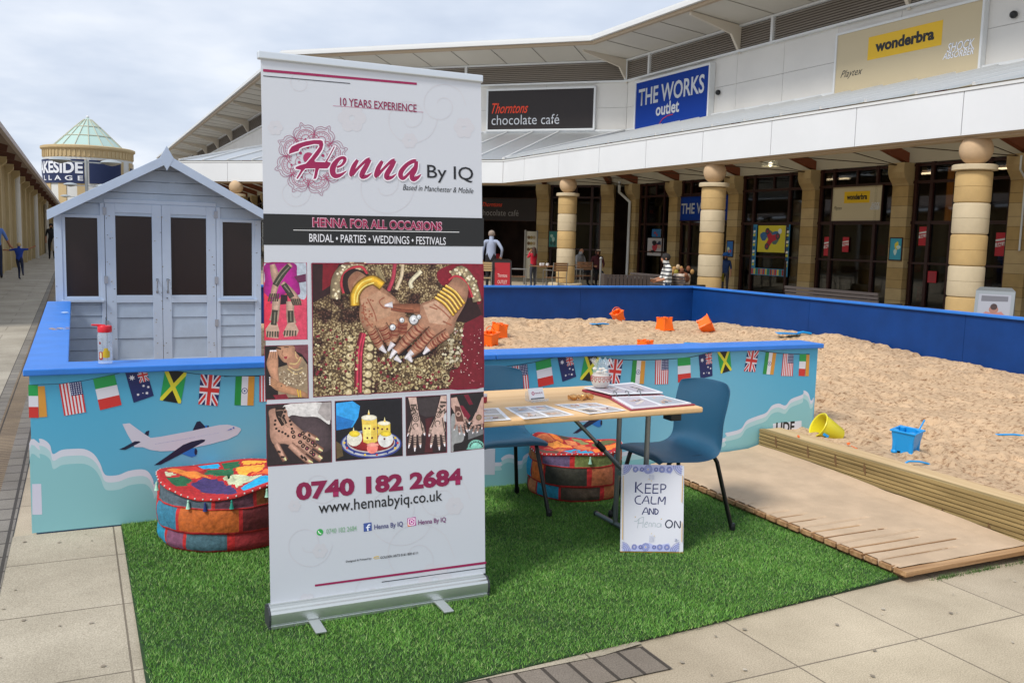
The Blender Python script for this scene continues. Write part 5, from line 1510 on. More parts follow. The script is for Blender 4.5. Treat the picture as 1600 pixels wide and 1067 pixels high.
('s','464f98',1.1,182,28,-3,2),
('s','464f98',1.1,186,32,-2,3),
('s','464f98',1.1,191,33,0,4),
('s','464f98',1.1,196,32,1,3),
('s','464f98',1.1,199,29,3,2),
('d','d8b850',2.2,190,23),
('d','a9b0dc',12.8,225,24),
('s','464f98',1.4,237,24,-1,-5,-3,-4,-5,-3,-4,-1,-5,1,-4,3,-2,4,-1,5,2,5,3,4,5,2,4,1,5,-1,4,-4,2,-4,0,-5),
('s','464f98',1.4,234,24,-1,-4,-2,-3,-4,-2,-3,-1,-4,1,-3,2,-1,3,-1,4,2,4,2,3,3,2,4,0,3,-1,3,-2,2,-4,0,-3),
('s','464f98',1.4,231,24,-1,-3,-1,-2,-2,-2,-3,0,-2,1,-2,1,-2,2,0,3,1,2,2,2,2,2,3,0,2,-1,2,-1,1,-3,0,-2),
('s','464f98',1.1,234,24,3,0),
('s','464f98',1.1,232,19,3,-2),
('s','464f98',1.1,229,15,1,-2),
('s','464f98',1.1,224,14,0,-3),
('s','464f98',1.1,220,15,-2,-2),
('s','464f98',1.1,216,19,-2,-2),
('s','464f98',1.1,215,23,-3,0),
('s','464f98',1.1,217,28,-3,1),
('s','464f98',1.1,220,32,-1,2),
('s','464f98',1.1,225,33,0,3),
('s','464f98',1.1,229,32,2,3),
('s','464f98',1.1,233,29,2,1),
('d','d8b850',2.1,225,24),
('d','a9b0dc',9.4,163,23),
('s','464f98',1.4,172,23,-1,-3,-2,-3,-4,-2,-3,-1,-3,1,-3,2,-2,3,0,4,1,3,2,3,3,2,4,0,3,-1,3,-2,1,-3,0,-4),
('s','464f98',1.4,169,23,0,-2,-2,-3,-2,-1,-3,-1,-2,1,-3,2,-1,2,0,3,1,2,2,2,2,2,3,0,2,-1,2,-1,1,-3,0,-2),
('s','464f98',1.4,167,23,0,-2,-1,-1,-2,-1,-2,-1,-1,1,-2,1,-1,2,0,2,1,1,1,2,1,1,2,0,2,0,1,-2,1,-1,0,-2),
('s','464f98',1.1,169,23,3,0),
('s','464f98',1.1,168,20,2,-1),
('s','464f98',1.1,166,17,1,-2),
('s','464f98',1.1,162,16,0,-2),
('s','464f98',1.1,159,17,-1,-2),
('s','464f98',1.1,157,20,-2,-1),
('s','464f98',1.1,156,23,-2,0),
('s','464f98',1.1,157,27,-2,1),
('s','464f98',1.1,159,29,-1,2),
('s','464f98',1.1,163,30,0,2),
('s','464f98',1.1,166,29,1,2),
('s','464f98',1.1,169,27,1,1),
('d','d8b850',1.5,163,23),
('d','a9b0dc',9.4,97,23),
('s','464f98',1.4,105,23,0,-4,-3,-3,-3,-1,-3,-1,-3,1,-3,2,-2,3,0,3,1,4,2,3,3,2,4,0,3,-1,3,-2,1,-3,0,-4),
('s','464f98',1.4,103,23,0,-3,-2,-2,-2,-1,-3,-1,-3,1,-2,1,-1,3,0,2,1,3,1,2,3,2,2,0,3,-1,2,-2,1,-2,0,-3),
('s','464f98',1.4,101,23,0,-2,-1,-1,-2,-1,-2,-1,-2,1,-1,1,-1,1,0,2,0,2,2,2,1,1,2,0,2,-1,1,-1,1,-2,0,-2),
('s','464f98',1.1,103,23,2,0),
('s','464f98',1.1,102,20,2,-2),
('s','464f98',1.1,100,17,1,-2),
('s','464f98',1.1,96,16,0,-2),
('s','464f98',1.1,93,17,-1,-2),
('s','464f98',1.1,91,19,-2,-1),
('s','464f98',1.1,90,23,-2,0),
('s','464f98',1.1,91,26,-2,1),
('s','464f98',1.1,93,29,-1,2),
('s','464f98',1.1,97,30,0,2),
('s','464f98',1.1,100,29,1,2),
('s','464f98',1.1,102,27,2,1),
('d','d8b850',1.5,97,23),
('s','464f98',1.5,21,3,0,5,-2,4,-2,3,-4,3,-4,2,-4,0),
('s','464f98',1.5,267,4,1,5,2,4,3,3,3,3,5,2,4,1),
('s','464f98',1.5,30,3,-1,7,-2,6,-4,5,-5,5,-6,2,-7,1),
('s','464f98',1.5,258,4,2,7,3,6,4,6,6,4,6,2,6,1),
('s','464f98',1.5,38,3,0,9,-4,8,-5,8,-6,5,-8,4,-9,1),
('s','464f98',1.5,250,4,2,9,3,8,6,8,8,5,8,4,9,1),
('s','464f98',1.5,46,3,-1,11,-4,10,-6,9,-8,7,-10,4,-11,2),
('s','464f98',1.5,242,4,2,11,5,10,7,9,9,7,10,4,11,2),
('s','8088b0',1.1,136,371,1,-25),
('s','8088b0',1.1,140,47,2,31),
('s','8088b0',1.1,142,371,1,-25),
('s','8088b0',1.1,147,47,1,31),
('s','8088b0',1.1,149,372,1,-26),
('s','8088b0',1.1,153,47,2,31),
('s','8088b0',1.1,156,372,1,-26),
('s','8088b0',1.1,160,47,1,31),
('d','d8b850',2.2,133,349,12,-8),
('d','d8b850',2.1,149,88,14,-11),
('s','d9a83a',3.1,8,363,1,-306),
('s','d9a83a',3.1,298,370,-3,-130),
('s','d9a83a',3,297,145,0,-95),
('s','4a5a88',1.7,263,65,11,-4,-12,-7,22,3)],
}
FLAGS = [('it',[(-5,744),(36,742),(35,582),(-6,585)]),('o',[(36,736),(65,736),(72,585),(37,584)]),('us',[(127,741),(225,753),(243,598),(146,585)]),('it',[(278,762),(376,779),(405,625),(306,604)]),('au',[(423,794),(521,810),(556,664),(461,633)]),('jm',[(612,796),(715,775),(684,617),(584,640)]),('uk',[(784,765),(884,754),(865,594),(770,609)]),('in',[(958,747),(1056,743),(1049,587),(951,594)]),('it',[(2355,747),(2467,743),(2477,601),(2365,606)]),('o',[(2469,734),(2498,732),(2505,600),(2478,601)]),('us',[(2565,741),(2667,753),(2685,598),(2589,594)]),('it',[(2722,762),(2825,783),(2853,624),(2748,608)]),('au',[(2873,789),(2975,804),(3010,662),(2914,634)]),('jm',[(3067,800),(3174,777),(3143,623),(3038,642)]),('uk',[(3241,768),(3348,756),(3328,601),(3238,612)]),('in',[(3422,752),(3519,744),(3514,594),(3413,601)]),('us',[(3596,746),(3700,747),(3703,586),(3600,587)]),('it',[(3770,755),(3872,757),(3886,600),(3782,592)]),('au',[(3939,769),(4046,782),(4062,625),(3963,609)]),('jm',[(4091,792),(4195,808),(4220,656),(4130,637)]),('uk',[(4350,802),(4447,785),(4424,637),(4327,646)]),('in',[(4508,773),(4603,762),(4588,612),(4493,621)]),('us',[(4665,756),(4761,753),(4763,595),(4659,601)]),('it',[(4816,750),(4878,748),(4876,590),(4818,595)]),('o',[(4879,744),(4908,743),(4913,589),(4880,590)])]
PLANE2 = (2450, -1)
# ================================================================== ground
def field(nx, ny, cell, seed):
    g = np.random.default_rng(seed); gx = int(nx/cell)+3; gy = int(ny/cell)+3; a = g.random((gx, gy))
    X = np.arange(nx)/cell; Y = np.arange(ny)/cell; xi = X.astype(int); yi = Y.astype(int); fx = X-xi; fy = Y-yi
    fx = fx*fx*(3-2*fx); fy = fy*fy*(3-2*fy); fx = fx[:, None]; fy = fy[None, :]
    A = a[np.ix_(xi, yi)]; B_ = a[np.ix_(xi+1, yi)]; C_ = a[np.ix_(xi, yi+1)]; D_ = a[np.ix_(xi+1, yi+1)]
    return (A*(1-fx)+B_*fx)*(1-fy)+(C_*(1-fx)+D_*fx)*fy-.5
def np_mesh(name, V, F, m, parent=None):
    me = bpy.data.meshes.new(name); V = np.asarray(V, np.float32); F = np.asarray(F, np.int32)
    me.vertices.add(len(V)); me.vertices.foreach_set('co', V.ravel()); k = F.shape[1]
    me.loops.add(F.size); me.loops.foreach_set('vertex_index', F.ravel()); me.polygons.add(len(F))
    me.polygons.foreach_set('loop_start', np.arange(0, F.size, k, dtype=np.int32)); me.update(calc_edges=True); me.validate()
    for x in (m if isinstance(m, (list, tuple)) else [m]): me.materials.append(x)
    o = bpy.data.objects.new(name, me); COL.objects.link(o); o.parent = parent; return o

def slab_mat(name, bw, bh, offx, offy, c1, c2, mortar, ms=.006, half=0):
    m = bpy.data.materials.new(name); m.use_nodes = True; t = m.node_tree; b = t.nodes['Principled BSDF']; l = t.links
    tc = t.nodes.new('ShaderNodeTexCoord'); mp = t.nodes.new('ShaderNodeMapping'); mp.inputs['Location'].default_value = (offx, offy, 0); l.new(tc.outputs['Object'], mp.inputs[0])
    br = t.nodes.new('ShaderNodeTexBrick'); br.offset = half; br.inputs['Brick Width'].default_value = bw; br.inputs['Row Height'].default_value = bh
    br.inputs['Mortar Size'].default_value = ms; br.inputs['Scale'].default_value = 1; br.inputs['Mortar Smooth'].default_value = .2
    br.inputs['Color1'].default_value = (*lin(c1), 1); br.inputs['Color2'].default_value = (*lin(c2), 1); br.inputs['Mortar'].default_value = (*lin(mortar), 1)
    l.new(mp.outputs[0], br.inputs[0])
    def noise(sc, de=8): 
        n = t.nodes.new('ShaderNodeTexNoise'); n.inputs['Scale'].default_value = sc; n.inputs['Detail'].default_value = de; n.inputs['Roughness'].default_value = .65; l.new(tc.outputs['Object'], n.inputs['Vector']); return n
    a = noise(1.3); r = t.nodes.new('ShaderNodeValToRGB'); r.color_ramp.elements[0].position = .32; r.color_ramp.elements[0].color = (.70, .68, .64, 1); r.color_ramp.elements[1].position = .7; r.color_ramp.elements[1].color = (1.08, 1.07, 1.05, 1); l.new(a.outputs[0], r.inputs[0])
    f = noise(190, 3); r2 = t.nodes.new('ShaderNodeValToRGB'); r2.color_ramp.elements[0].position = .3; r2.color_ramp.elements[0].color = (.60, .59, .57, 1); r2.color_ramp.elements[1].position = .68; r2.color_ramp.elements[1].color = (1.2, 1.2, 1.18, 1); l.new(f.outputs[0], r2.inputs[0])
    m1 = t.nodes.new('ShaderNodeMix'); m1.data_type = 'RGBA'; m1.blend_type = 'MULTIPLY'; m1.inputs[0].default_value = 1; l.new(br.outputs[0], m1.inputs[6]); l.new(r.outputs[0], m1.inputs[7])
    m2 = t.nodes.new('ShaderNodeMix'); m2.data_type = 'RGBA'; m2.blend_type = 'MULTIPLY'; m2.inputs[0].default_value = 1; l.new(m1.outputs[2], m2.inputs[6]); l.new(r2.outputs[0], m2.inputs[7])
    l.new(m2.outputs[2], b.inputs['Base Color']); b.inputs['Roughness'].default_value = .85
    bp_ = t.nodes.new('ShaderNodeBump'); bp_.inputs['Strength'].default_value = .5; bp_.inputs['Distance'].default_value = .004
    sb = t.nodes.new('ShaderNodeMath'); sb.operation = 'MULTIPLY_ADD'; sb.inputs[1].default_value = .25; l.new(f.outputs[0], sb.inputs[0])
    iv = t.nodes.new('ShaderNodeMath'); iv.operation = 'SUBTRACT'; iv.inputs[0].default_value = 1; l.new(br.outputs[1], iv.inputs[1]); l.new(iv.outputs[0], sb.inputs[2])
    l.new(sb.outputs[0], bp_.inputs['Height']); l.new(bp_.outputs[0], b.inputs['Normal']); return m
m_slab = slab_mat('paving_slabs', .614, .614, .1365, .0805, 'c8bba4', 'bbae9a', '84796a', ms=.004)
m_slab2 = slab_mat('paving_slabs_long', .5, .617, -.145, .475, 'bdb4a3', 'b2a998', '7c7365', ms=.004)
m_slab3 = slab_mat('paving_slabs_mall', .9, .6, .02, .1, 'b3ac9f', 'a8a195', '8c8479', half=.5)
m_bg = slab_mat('grey_block_paving', .1, .2, .02, .0, '8f8a82', '827d78', '4c4844', .008)
m_bb = slab_mat('brown_channel_blocks', .13, .05, .0, .0, '97856d', '8b7a66', '4c443c', .006)
m_bp = slab_mat('brown_pavers', .105, .21, .02, .01, '8d8379', '7f776f', '4a433c', .008)
def sheet(name, x0, x1, y0, y1, z, m):
    o = MB().add([(x0, y0, z), (x1, y0, z), (x1, y1, z), (x0, y1, z)], [(0, 1, 2, 3)]).build(name, m); tag(o, kind='structure'); return o
sheet('ground', -400, 400, -200, 600, 0, m_slab)
sheet('pavement', -.355, .25, 1.0, 4.9, .004, m_slab2)
sheet('paving', -12, -.62, -3, 260, .004, m_slab3)
def strip(name, pts, z, m):
    n = len(pts)//2; o = MB().add([(x, y, z) for x, y in pts], [tuple(range(len(pts)))]).build(name, m); tag(o, kind='structure'); return o
strip('drain_channel', [(-.62, -3), (-.54, -3), (-.54, 260), (-.62, 260)], .006, m_bg)
strip('drain_channel', [(-.54, -3), (-.41, -3), (-.41, 260), (-.54, 260)], .006, m_bb)
strip('drain_channel', [(-.41, -3), (-.355, -3), (-.29, 7), (-.29, 260), (-.41, 260)], .006, m_bg)
strip('brick_paving', [(.9, 2.53), (1.88, 2.53), (1.88, 2.72), (.9, 2.72)], .006, m_bp)
strip('paving_border', [(.9, 2.705), (1.70, 2.705), (1.885, 2.735), (1.885, 2.80), (.9, 2.80)], .009, m_slab2)

k = Ink(((0, 0, .0065), (1, 0, 0), (0, 1, 0), (0, 0, 1)), .000002, .0005); rr = random.Random(21)
for i in range(70):
    x, y = (rr.uniform(-.33, .13), rr.uniform(2.6, 4.85)) if i < 24 else (rr.uniform(1.9, 4.9), rr.uniform(1.9, 2.75)); r_ = rr.choice([.003, .005, .007, .011]); k.poly([(x+r_*rr.uniform(.6, 1.1)*math.cos(q), y+r_*rr.uniform(.6, 1.1)*math.sin(q)) for q in [j*.785 for j in range(8)]], rr.choice(['968c7c', '9a9080', 'b4aa98', '8f8574', '867b6b']))
tag(k.build('paving_spots', inkmat('worn_spots', .9), None), kind='structure')

# ================================================================== sand
m_sand = mat('sand', 'c8ab8a', .95, var=.12, vs=2.2, bump=1.0, bs=110, spec=.2)
def wet_sand(m):
    t = m.node_tree; b = t.nodes['Principled BSDF']; l = t.links
    tc = t.nodes.new('ShaderNodeTexCoord'); n = t.nodes.new('ShaderNodeTexNoise'); n.inputs['Scale'].default_value = 26; n.inputs['Detail'].default_value = 9; n.inputs['Roughness'].default_value = .72
    mp = t.nodes.new('ShaderNodeMapping'); mp.inputs['Scale'].default_value = (.8, 1.3, 1); l.new(tc.outputs['Object'], mp.inputs[0]); l.new(mp.outputs[0], n.inputs['Vector'])
    r = t.nodes.new('ShaderNodeValToRGB'); r.color_ramp.elements[0].position = .36; r.color_ramp.elements[0].color = (*lin('9c7f66'), 1); r.color_ramp.elements[1].position = .5; r.color_ramp.elements[1].color = (1, 1, 1, 1)
    l.new(n.outputs[0], r.inputs[0]); src = b.inputs['Base Color'].links[0].from_socket
    mm = t.nodes.new('ShaderNodeMix'); mm.data_type = 'RGBA'; mm.blend_type = 'MULTIPLY'; mm.inputs[0].default_value = .95; l.new(src, mm.inputs[6]); l.new(r.outputs[0], mm.inputs[7]); l.new(mm.outputs[2], b.inputs['Base Color'])
wet_sand(m_sand)
def sand_height(X, Y, st):
    nx, ny = X.shape
    h = .20+.0*X
    h += .10*np.clip((Y-8.5)/3, 0, 1)*np.clip(1-(X-7.5)/2.5, .15, 1)
    h += .12*np.exp(-((X-8.9)**2/.5+(Y-9.0)**2/4))
    h += .05*np.exp(-((X-7.0)**2+(Y-11.5)**2)/.8)+.05*np.exp(-((X-5.2)**2+(Y-11.3)**2)/.7)
    h += field(nx, ny, 1.1/st, 1)*.075+field(nx, ny, .33/st, 2)*.035
    f = field(nx, ny, .15/st, 3); h += np.where(f < -.12, (f+.12)*.10, f*.014)
    g = field(nx, ny, .075/st, 4); h += g*.013+field(nx, ny, .045/st, 5)*.020
    mask = np.exp(-((X-5.2)**2/1.6+(Y-4.3)**2/.5)); h += mask*field(nx, ny, .09/st, 9)*.07
    return h
st = .020
xs = np.arange(-.05, 9.08, st); ys = np.arange(2.2, 12.19, st); X, Y = np.meshgrid(xs, ys, indexing='ij')
Hh = sand_height(X, Y, st)
Hh = np.where(X < 4.75, np.minimum(Hh, .212+.012*field(*X.shape, 4, 6)), Hh) if False else Hh
def dig(cx_, cy_, ax, ay, an, dp):
    # a dent with a raised rim, as feet and small shovels leave
    m_ = (abs(X-cx_) < .4) & (abs(Y-cy_) < .4); dx = X[m_]-cx_; dy = Y[m_]-cy_; a_ = (dx*np.cos(an)+dy*np.sin(an))/ax; b_ = (-dx*np.sin(an)+dy*np.cos(an))/ay; r_ = a_*a_+b_*b_
    Hh[m_] += -dp*np.exp(-r_)+dp*.6*np.exp(-(np.sqrt(r_)-1.7)**2*4)
for _ in range(130): dig(rng.uniform(4.6, 9), rng.uniform(2.8, 11.9), rng.uniform(.07, .13), rng.uniform(.04, .06), rng.uniform(0, 3.14), rng.uniform(.015, .04))
for _ in range(26): dig(rng.uniform(4.7, 8.8), rng.uniform(3, 11.5), rng.uniform(.12, .2), rng.uniform(.1, .16), rng.uniform(0, 3.14), rng.uniform(.03, .06))
edge = np.clip((X-4.40)/.35, 0, 1); low = Y < 5.05
Hh = np.where(low, Hh*edge+(.225)*(1-edge), Hh)
idx = np.arange(X.size).reshape(X.shape)
q = np.stack([idx[:-1, :-1], idx[1:, :-1], idx[1:, 1:], idx[:-1, 1:]], -1).reshape(-1, 4)
cx = X[:-1, :-1].ravel(); cy = Y[:-1, :-1].ravel(); keep = (cy > 4.95) | (cx > 4.42)
q = q[keep]; used, inv = np.unique(q, return_inverse=True)
V = np.stack([X.ravel(), Y.ravel(), Hh.ravel()], 1)[used]
so_ = np_mesh('sand', V, inv.reshape(-1, 4), m_sand); tag(so_, kind='structure'); so_.data.polygons.foreach_set('use_smooth', [True]*len(so_.data.polygons))
def sand_z(x, y):
    i = min(max(int((x+.05)/st), 0), X.shape[0]-1); j = min(max(int((y-2.2)/st), 0), X.shape[1]-1); return float(Hh[i, j])

# ================================================================== sandpit walls
m_blue = mat('blue_paint', '0a3a7a', .5, var=.14, vs=3, bump=.05, bs=25, spec=.3)
m_ledge = mat('blue_ledge_paint', '2c78d2', .45, var=.10, vs=5, bump=.1, bs=40)
m_dark = mat('shadow_gap', '1a1a1a', .8)
fw = thing('sandpit_front_wall', 'sky-blue mural wall with printed flags, clouds and airplanes under a blue ledge', 'wall', (-.21, 4.9, 0))
def mural_mat():
    m = bpy.data.materials.new('mural_print'); m.use_nodes = True; t = m.node_tree; b = t.nodes['Principled BSDF']; l = t.links
    tc = t.nodes.new('ShaderNodeTexCoord'); sp = t.nodes.new('ShaderNodeSeparateXYZ'); l.new(tc.outputs['Object'], sp.inputs[0])
    s1 = t.nodes.new('ShaderNodeMath'); s1.operation = 'SINE'; mu = t.nodes.new('ShaderNodeMath'); mu.operation = 'MULTIPLY_ADD'; mu.inputs[1].default_value = 2.57; mu.inputs[2].default_value = 1.2; l.new(sp.outputs[0], mu.inputs[0]); l.new(mu.outputs[0], s1.inputs[0])
    a2 = t.nodes.new('ShaderNodeMath'); a2.operation = 'MULTIPLY_ADD'; a2.inputs[1].default_value = -.24; a2.inputs[2].default_value = .5; l.new(s1.outputs[0], a2.inputs[0])
    z2 = t.nodes.new('ShaderNodeMath'); z2.operation = 'MULTIPLY_ADD'; z2.inputs[1].default_value = -.5; z2.inputs[2].default_value = .26; l.new(sp.outputs[2], z2.inputs[0])
    su = t.nodes.new('ShaderNodeMath'); su.operation = 'ADD'; l.new(a2.outputs[0], su.inputs[0]); l.new(z2.outputs[0], su.inputs[1])
    r = t.nodes.new('ShaderNodeValToRGB'); e = r.color_ramp.elements; e[0].position = 0; e[0].color = (*lin('35a2cb'), 1); e[1].position = 1; e[1].color = (*lin('7fbdd3'), 1)
    l.new(su.outputs[0], r.inputs[0]); l.new(r.outputs[0], b.inputs['Base Color']); b.inputs['Roughness'].default_value = .42; return m
MW = 4.985
pn = MB().box(-.21, -.21+MW, 4.90, 4.94, .012, .79).build('mural_panel', mural_mat(), fw)
MB().box(-.20, -.22+MW, 4.915, 4.94, .0, .0118).box(-.20, -.22+MW, 4.942, 4.98, 0, .78).build('backing_board', mat('plywood_back', '6a86a8', .7), fw)
lg = MB(); lg.box(-.235, 2.235, 4.868, 5.115, .79, .822); lg.box(2.239, 4.80, 4.868, 5.115, .79, .822); lg.box(-.235, -.22, 4.868, 4.88, .79, .8)
lg.build('ledge', m_ledge, fw, bevel=.006)
WF = ((-.21, 4.8995, 0), (1, 0, 0), (0, 0, 1), (0, -1, 0))
ink = inkmat('mural_ink', .45, 1.05)
def wart(key, nm, base, du=0, dv=0):
    k = Ink(WF, .00003, base); k.load(ART[key], du, dv, 2 if key.startswith('cloud') else False); return k.build(nm, ink, pn)
wart('cloud_left', 'cloud', .0002); wart('cloud_middle', 'cloud', .0003); wart('cloud_right', 'cloud', .0004)
wart('white_label_patches', 'white_patch', .0006); wart('airplane', 'airplane', .0006); wart('airplane', 'airplane', .0006, PLANE2[0]/1000, PLANE2[1]/1000)
wart('bunting_cord', 'bunting_cord', .0010)
m_letter = mat('black_letters', '181818', .5)
text(pn, 'lettering', 'UDE', WF, (4.64, .19, 4.81, .27), m_letter, bold=.03, off=.0011)
def flag(kind, q):
    TL, TR, BR, BL = [(x/1000, z/1000) for x, z in q]
    def f(s, t): return tuple((TL[i]*(1-s)+TR[i]*s)*(1-t)+(BL[i]*(1-s)+BR[i]*s)*t for i in (0, 1))
    k = Ink(WF, .00002, .0012); P = lambda c, *p: k.poly([f(*x) for x in p], c)
    Rr = lambda c, a, b, c2, d: P(c, (a, b), (c2, b), (c2, d), (a, d)); W_, RD, NV, GR = 'd8d8e0', 'c8302c', '16225c', '1f9a4c'
    def union(x0, y0, x1, y1):
        g = lambda s, t: (x0+(x1-x0)*s, y0+(y1-y0)*t)
        L_ = lambda c, *p: P(c, *[g(*x) for x in p])
        L_(NV, (0, 0), (1, 0), (1, 1), (0, 1))
        L_(W_, (0, 0), (.16, 0), (1, .86), (1, 1), (.84, 1), (0, .14)); L_(W_, (1, 0), (.84, 0), (0, .86), (0, 1), (.16, 1), (1, .14))
        L_(RD, (0, 0), (.07, 0), (1, .93), (1, 1), (.93, 1), (0, .07)); L_(RD, (1, 0), (.93, 0), (0, .93), (0, 1), (.07, 1), (1, .07))
        L_(W_, (.34, 0), (.66, 0), (.66, 1), (.34, 1)); L_(W_, (0, .37), (1, .37), (1, .63), (0, .63)); L_(RD, (.41, 0), (.59, 0), (.59, 1), (.41, 1)); L_(RD, (0, .43), (1, .43), (1, .57), (0, .57))
    if kind == 'it': Rr(GR, 0, 0, 1, .333); Rr(W_, 0, .333, 1, .667); Rr(RD, 0, .667, 1, 1)
    elif kind == 'o': Rr('cf9238', 0, 0, 1, 1)
    elif kind == 'us':
        for i in range(13): Rr(RD if i % 2 == 0 else W_, i/13, 0, (i+1)/13, 1)
        Rr(NV, .46, 0, 1, .42)
        for i in range(5):
            for j in range(6): k.dot(f(.52+.105*i, .04+.066*j), .0035, 'c8cce0', n=5)
    elif kind == 'jm':
        P('141414', (0, 0), (1, 0), (.5, .5)); P('141414', (0, 1), (.5, .5), (1, 1)); P(GR, (0, 0), (.5, .5), (0, 1)); P(GR, (1, 0), (1, 1), (.5, .5))
        P('d8d032', (0, 0), (.13, 0), (1, .91), (1, 1), (.87, 1), (0, .09)); P('d8d032', (1, 0), (.87, 0), (0, .91), (0, 1), (.13, 1), (1, .09))
    elif kind == 'uk': union(0, 0, 1, 1)
    elif kind == 'in':
        Rr('228a3c', 0, 0, .333, 1); Rr(W_, .333, 0, .667, 1); Rr('cf9238', .667, 0, 1, 1); k.dot(f(.5, .5), .016, '2a3c80', n=14); k.dot(f(.5, .5), .0125, W_, n=14); k.dot(f(.5, .5), .005, '2a3c80')
    elif kind == 'au':
        Rr(NV, 0, 0, 1, 1); union(.52, 0, 1, .46)
        for s, t, r in ((.24, .24, .016), (.66, .58, .008), (.3, .8, .008), (.86, .66, .008), (.72, .84, .009), (.54, .8, .004)):
            c0 = f(s, t); k.poly([(c0[0]+(r if i % 2 else r*.45)*math.cos(i*.449), c0[1]+(r if i % 2 else r*.45)*math.sin(i*.449)) for i in range(14)], 'e0e0e8')
    k.build('flag', ink, pn)
for kd, q in FLAGS: flag(kd, q)
for i, kd in enumerate(('us', 'it', 'au', 'jm', 'uk', 'in')):      # the run of bunting behind the banner
    x = 1080+i*178; z = 745+(18 if kd in ('au', 'jm') else 0); flag(kd, [(x, z), (x+102, z), (x+102, z-140), (x, z-140)])
k = Ink(WF, .00005, .0010); k.stroke([(.9, .748), (1.2, .745), (1.5, .765), (1.75, .764), (2.05, .748)], [.003], '1c3a4c'); k.build('bunting_cord', ink, pn)

sw = thing('sandpit_side_wall', 'blue sandpit wall with wide scuffed blue ledge running away from the front left corner', 'wall', (-.21, 4.95, 0))
MB().box(-.205, -.165, 4.985, 9.38, 0, .789).build('panel', m_blue, sw)
MB().box(-.235, -.04, 5.118, 7.3, .79, .82).box(-.235, -.04, 7.304, 9.375, .79, .82).build('ledge', m_ledge, sw, bevel=.005)
k = Ink(((0, 0, .8203), (1, 0, 0), (0, 1, 0), (0, 0, 1)), .0002, .0002)
for i in range(16): k.dot((-.16+random.random()*.11, 6.75+random.random()*.22), .006+random.random()*.018, random.choice(['b79c84', 'a58a78', '8fb0e0']), n=7)
for i in range(6): k.dot((-.09+random.random()*.03, 8.0+random.random()*.2), .012+random.random()*.015, 'a9c4ea', n=7)
k.build('scuff_mark', inkmat('scuffs', .8), sw)
bw = thing('sandpit_back_wall', 'plain royal-blue board wall closing the far side of the sandpit', 'wall', (4.5, 12.2, 0))
for x0, x1 in ((-.2, 2.2), (2.2, 4.6), (4.6, 7.0), (7.0, 9.146)): MB().box(x0+.002, x1-.002, 12.2, 12.24, 0, .79).build('panel', m_blue, bw)
MB().box(-.2, 9.16, 12.17, 12.27, .79, .82).build('top_cap', m_ledge, bw, bevel=.004)
rw = thing('sandpit_right_wall', 'plain royal-blue board wall running along the right side of the sandpit', 'wall', (9.1, 7, 0))
for y0, y1 in ((2.3, 4.65), (4.65, 7.1), (7.1, 9.55), (9.55, 12.19)): MB().box(9.1, 9.14, y0+.002, y1-.002, 0, .79).build('panel', m_blue, rw)
MB().box(9.07, 9.17, 2.3, 12.165, .79, .82).build('top_cap', m_ledge, rw, bevel=.004)

# ================================================================== timber edging + boardwalk
def wood_mat(name, c, c2, ax=1, sc=9):
    m = mat(name, c, .75, bump=.25, bs=40); t = m.node_tree; b = t.nodes['Principled BSDF']; l = t.links
    tc = t.nodes.new('ShaderNodeTexCoord'); mp = t.nodes.new('ShaderNodeMapping'); s = [sc*3]*3; s[ax] = 1.2; mp.inputs['Scale'].default_value = s; l.new(tc.outputs['Object'], mp.inputs[0])
    n = t.nodes.new('ShaderNodeTexNoise'); n.inputs['Scale'].default_value = 1.0; n.inputs['Detail'].default_value = 7; n.inputs['Distortion'].default_value = .8; l.new(mp.outputs[0], n.inputs['Vector'])
    r = t.nodes.new('ShaderNodeValToRGB'); r.color_ramp.elements[0].position = .33; r.color_ramp.elements[0].color = (*lin(c2), 1); r.color_ramp.elements[1].position = .62; r.color_ramp.elements[1].color = (*lin(c), 1); l.new(n.outputs[0], r.inputs[0]); l.new(r.outputs[0], b.inputs['Base Color']); return m
m_timber = wood_mat('treated_timber', 'a38c5c', '7a663e'); m_deck = wood_mat('deck_timber', 'b48f66', '86603c', 0)
te = thing('timber_edging', 'stacked grooved timber boards edging the sand beside the boardwalk', 'edging', (4.27, 3.9, 0))
for k_, (z0, z1) in enumerate(((.0, .118), (.12, .238))):
    prof = [(0, z0), (0, z1)]; b = MB(); n = 5; h = (z1-z0)/n; pts = []
    for i in range(n): pts += [(4.27, z0+h*i+.003), (4.27, z0+h*(i+1)-.006), (4.278, z0+h*(i+1)-.004), (4.278, z0+h*(i+1)+.001)] if i < n-1 else [(4.27, z0+h*i+.003), (4.27, z1)]
    pts += [(4.315, z1), (4.315, z0)]
    y0, y1 = 2.2, 4.885; nn = len(pts); b.add([(x, y0, z) for x, z in pts]+[(x, y1, z) for x, z in pts], [tuple(range(nn)), tuple(range(2*nn-1, nn-1, -1))]+[(i, (i+1) % nn, (i+1) % nn+nn, i+nn) for i in range(nn)])
    b.build('board', m_timber, te)
kn = MB()
for i in range(9): y = 2.5+i*.27+random.random()*.1; z = random.choice((.03, .15)); kn.add([(4.2694, y, z), (4.2694, y+.008, z-.006), (4.2694, y+.026, z+.03), (4.2694, y+.022, z+.075), (4.2694, y+.006, z+.05)], [(0, 1, 2, 3, 4)])
kn.build('knot', mat('wood_knot', '6a4f30', .8), te)
MB().box(4.318, 4.46, 2.2, 4.885, .195, .236).build('top_board', wood_mat('sandy_board', 'cdb286', 'b99a70'), te, bevel=.004)
bd = thing('boardwalk', 'low slatted timber walkway half buried in drifted sand beside the grass mat', 'boardwalk', (3.8, 3.8, 0))
MB().box(3.40, 3.46, 2.86, 4.86, .006, .03).box(3.98, 4.06, 2.86, 4.86, .006, .03).build('joist', m_deck, bd)
y = 2.815
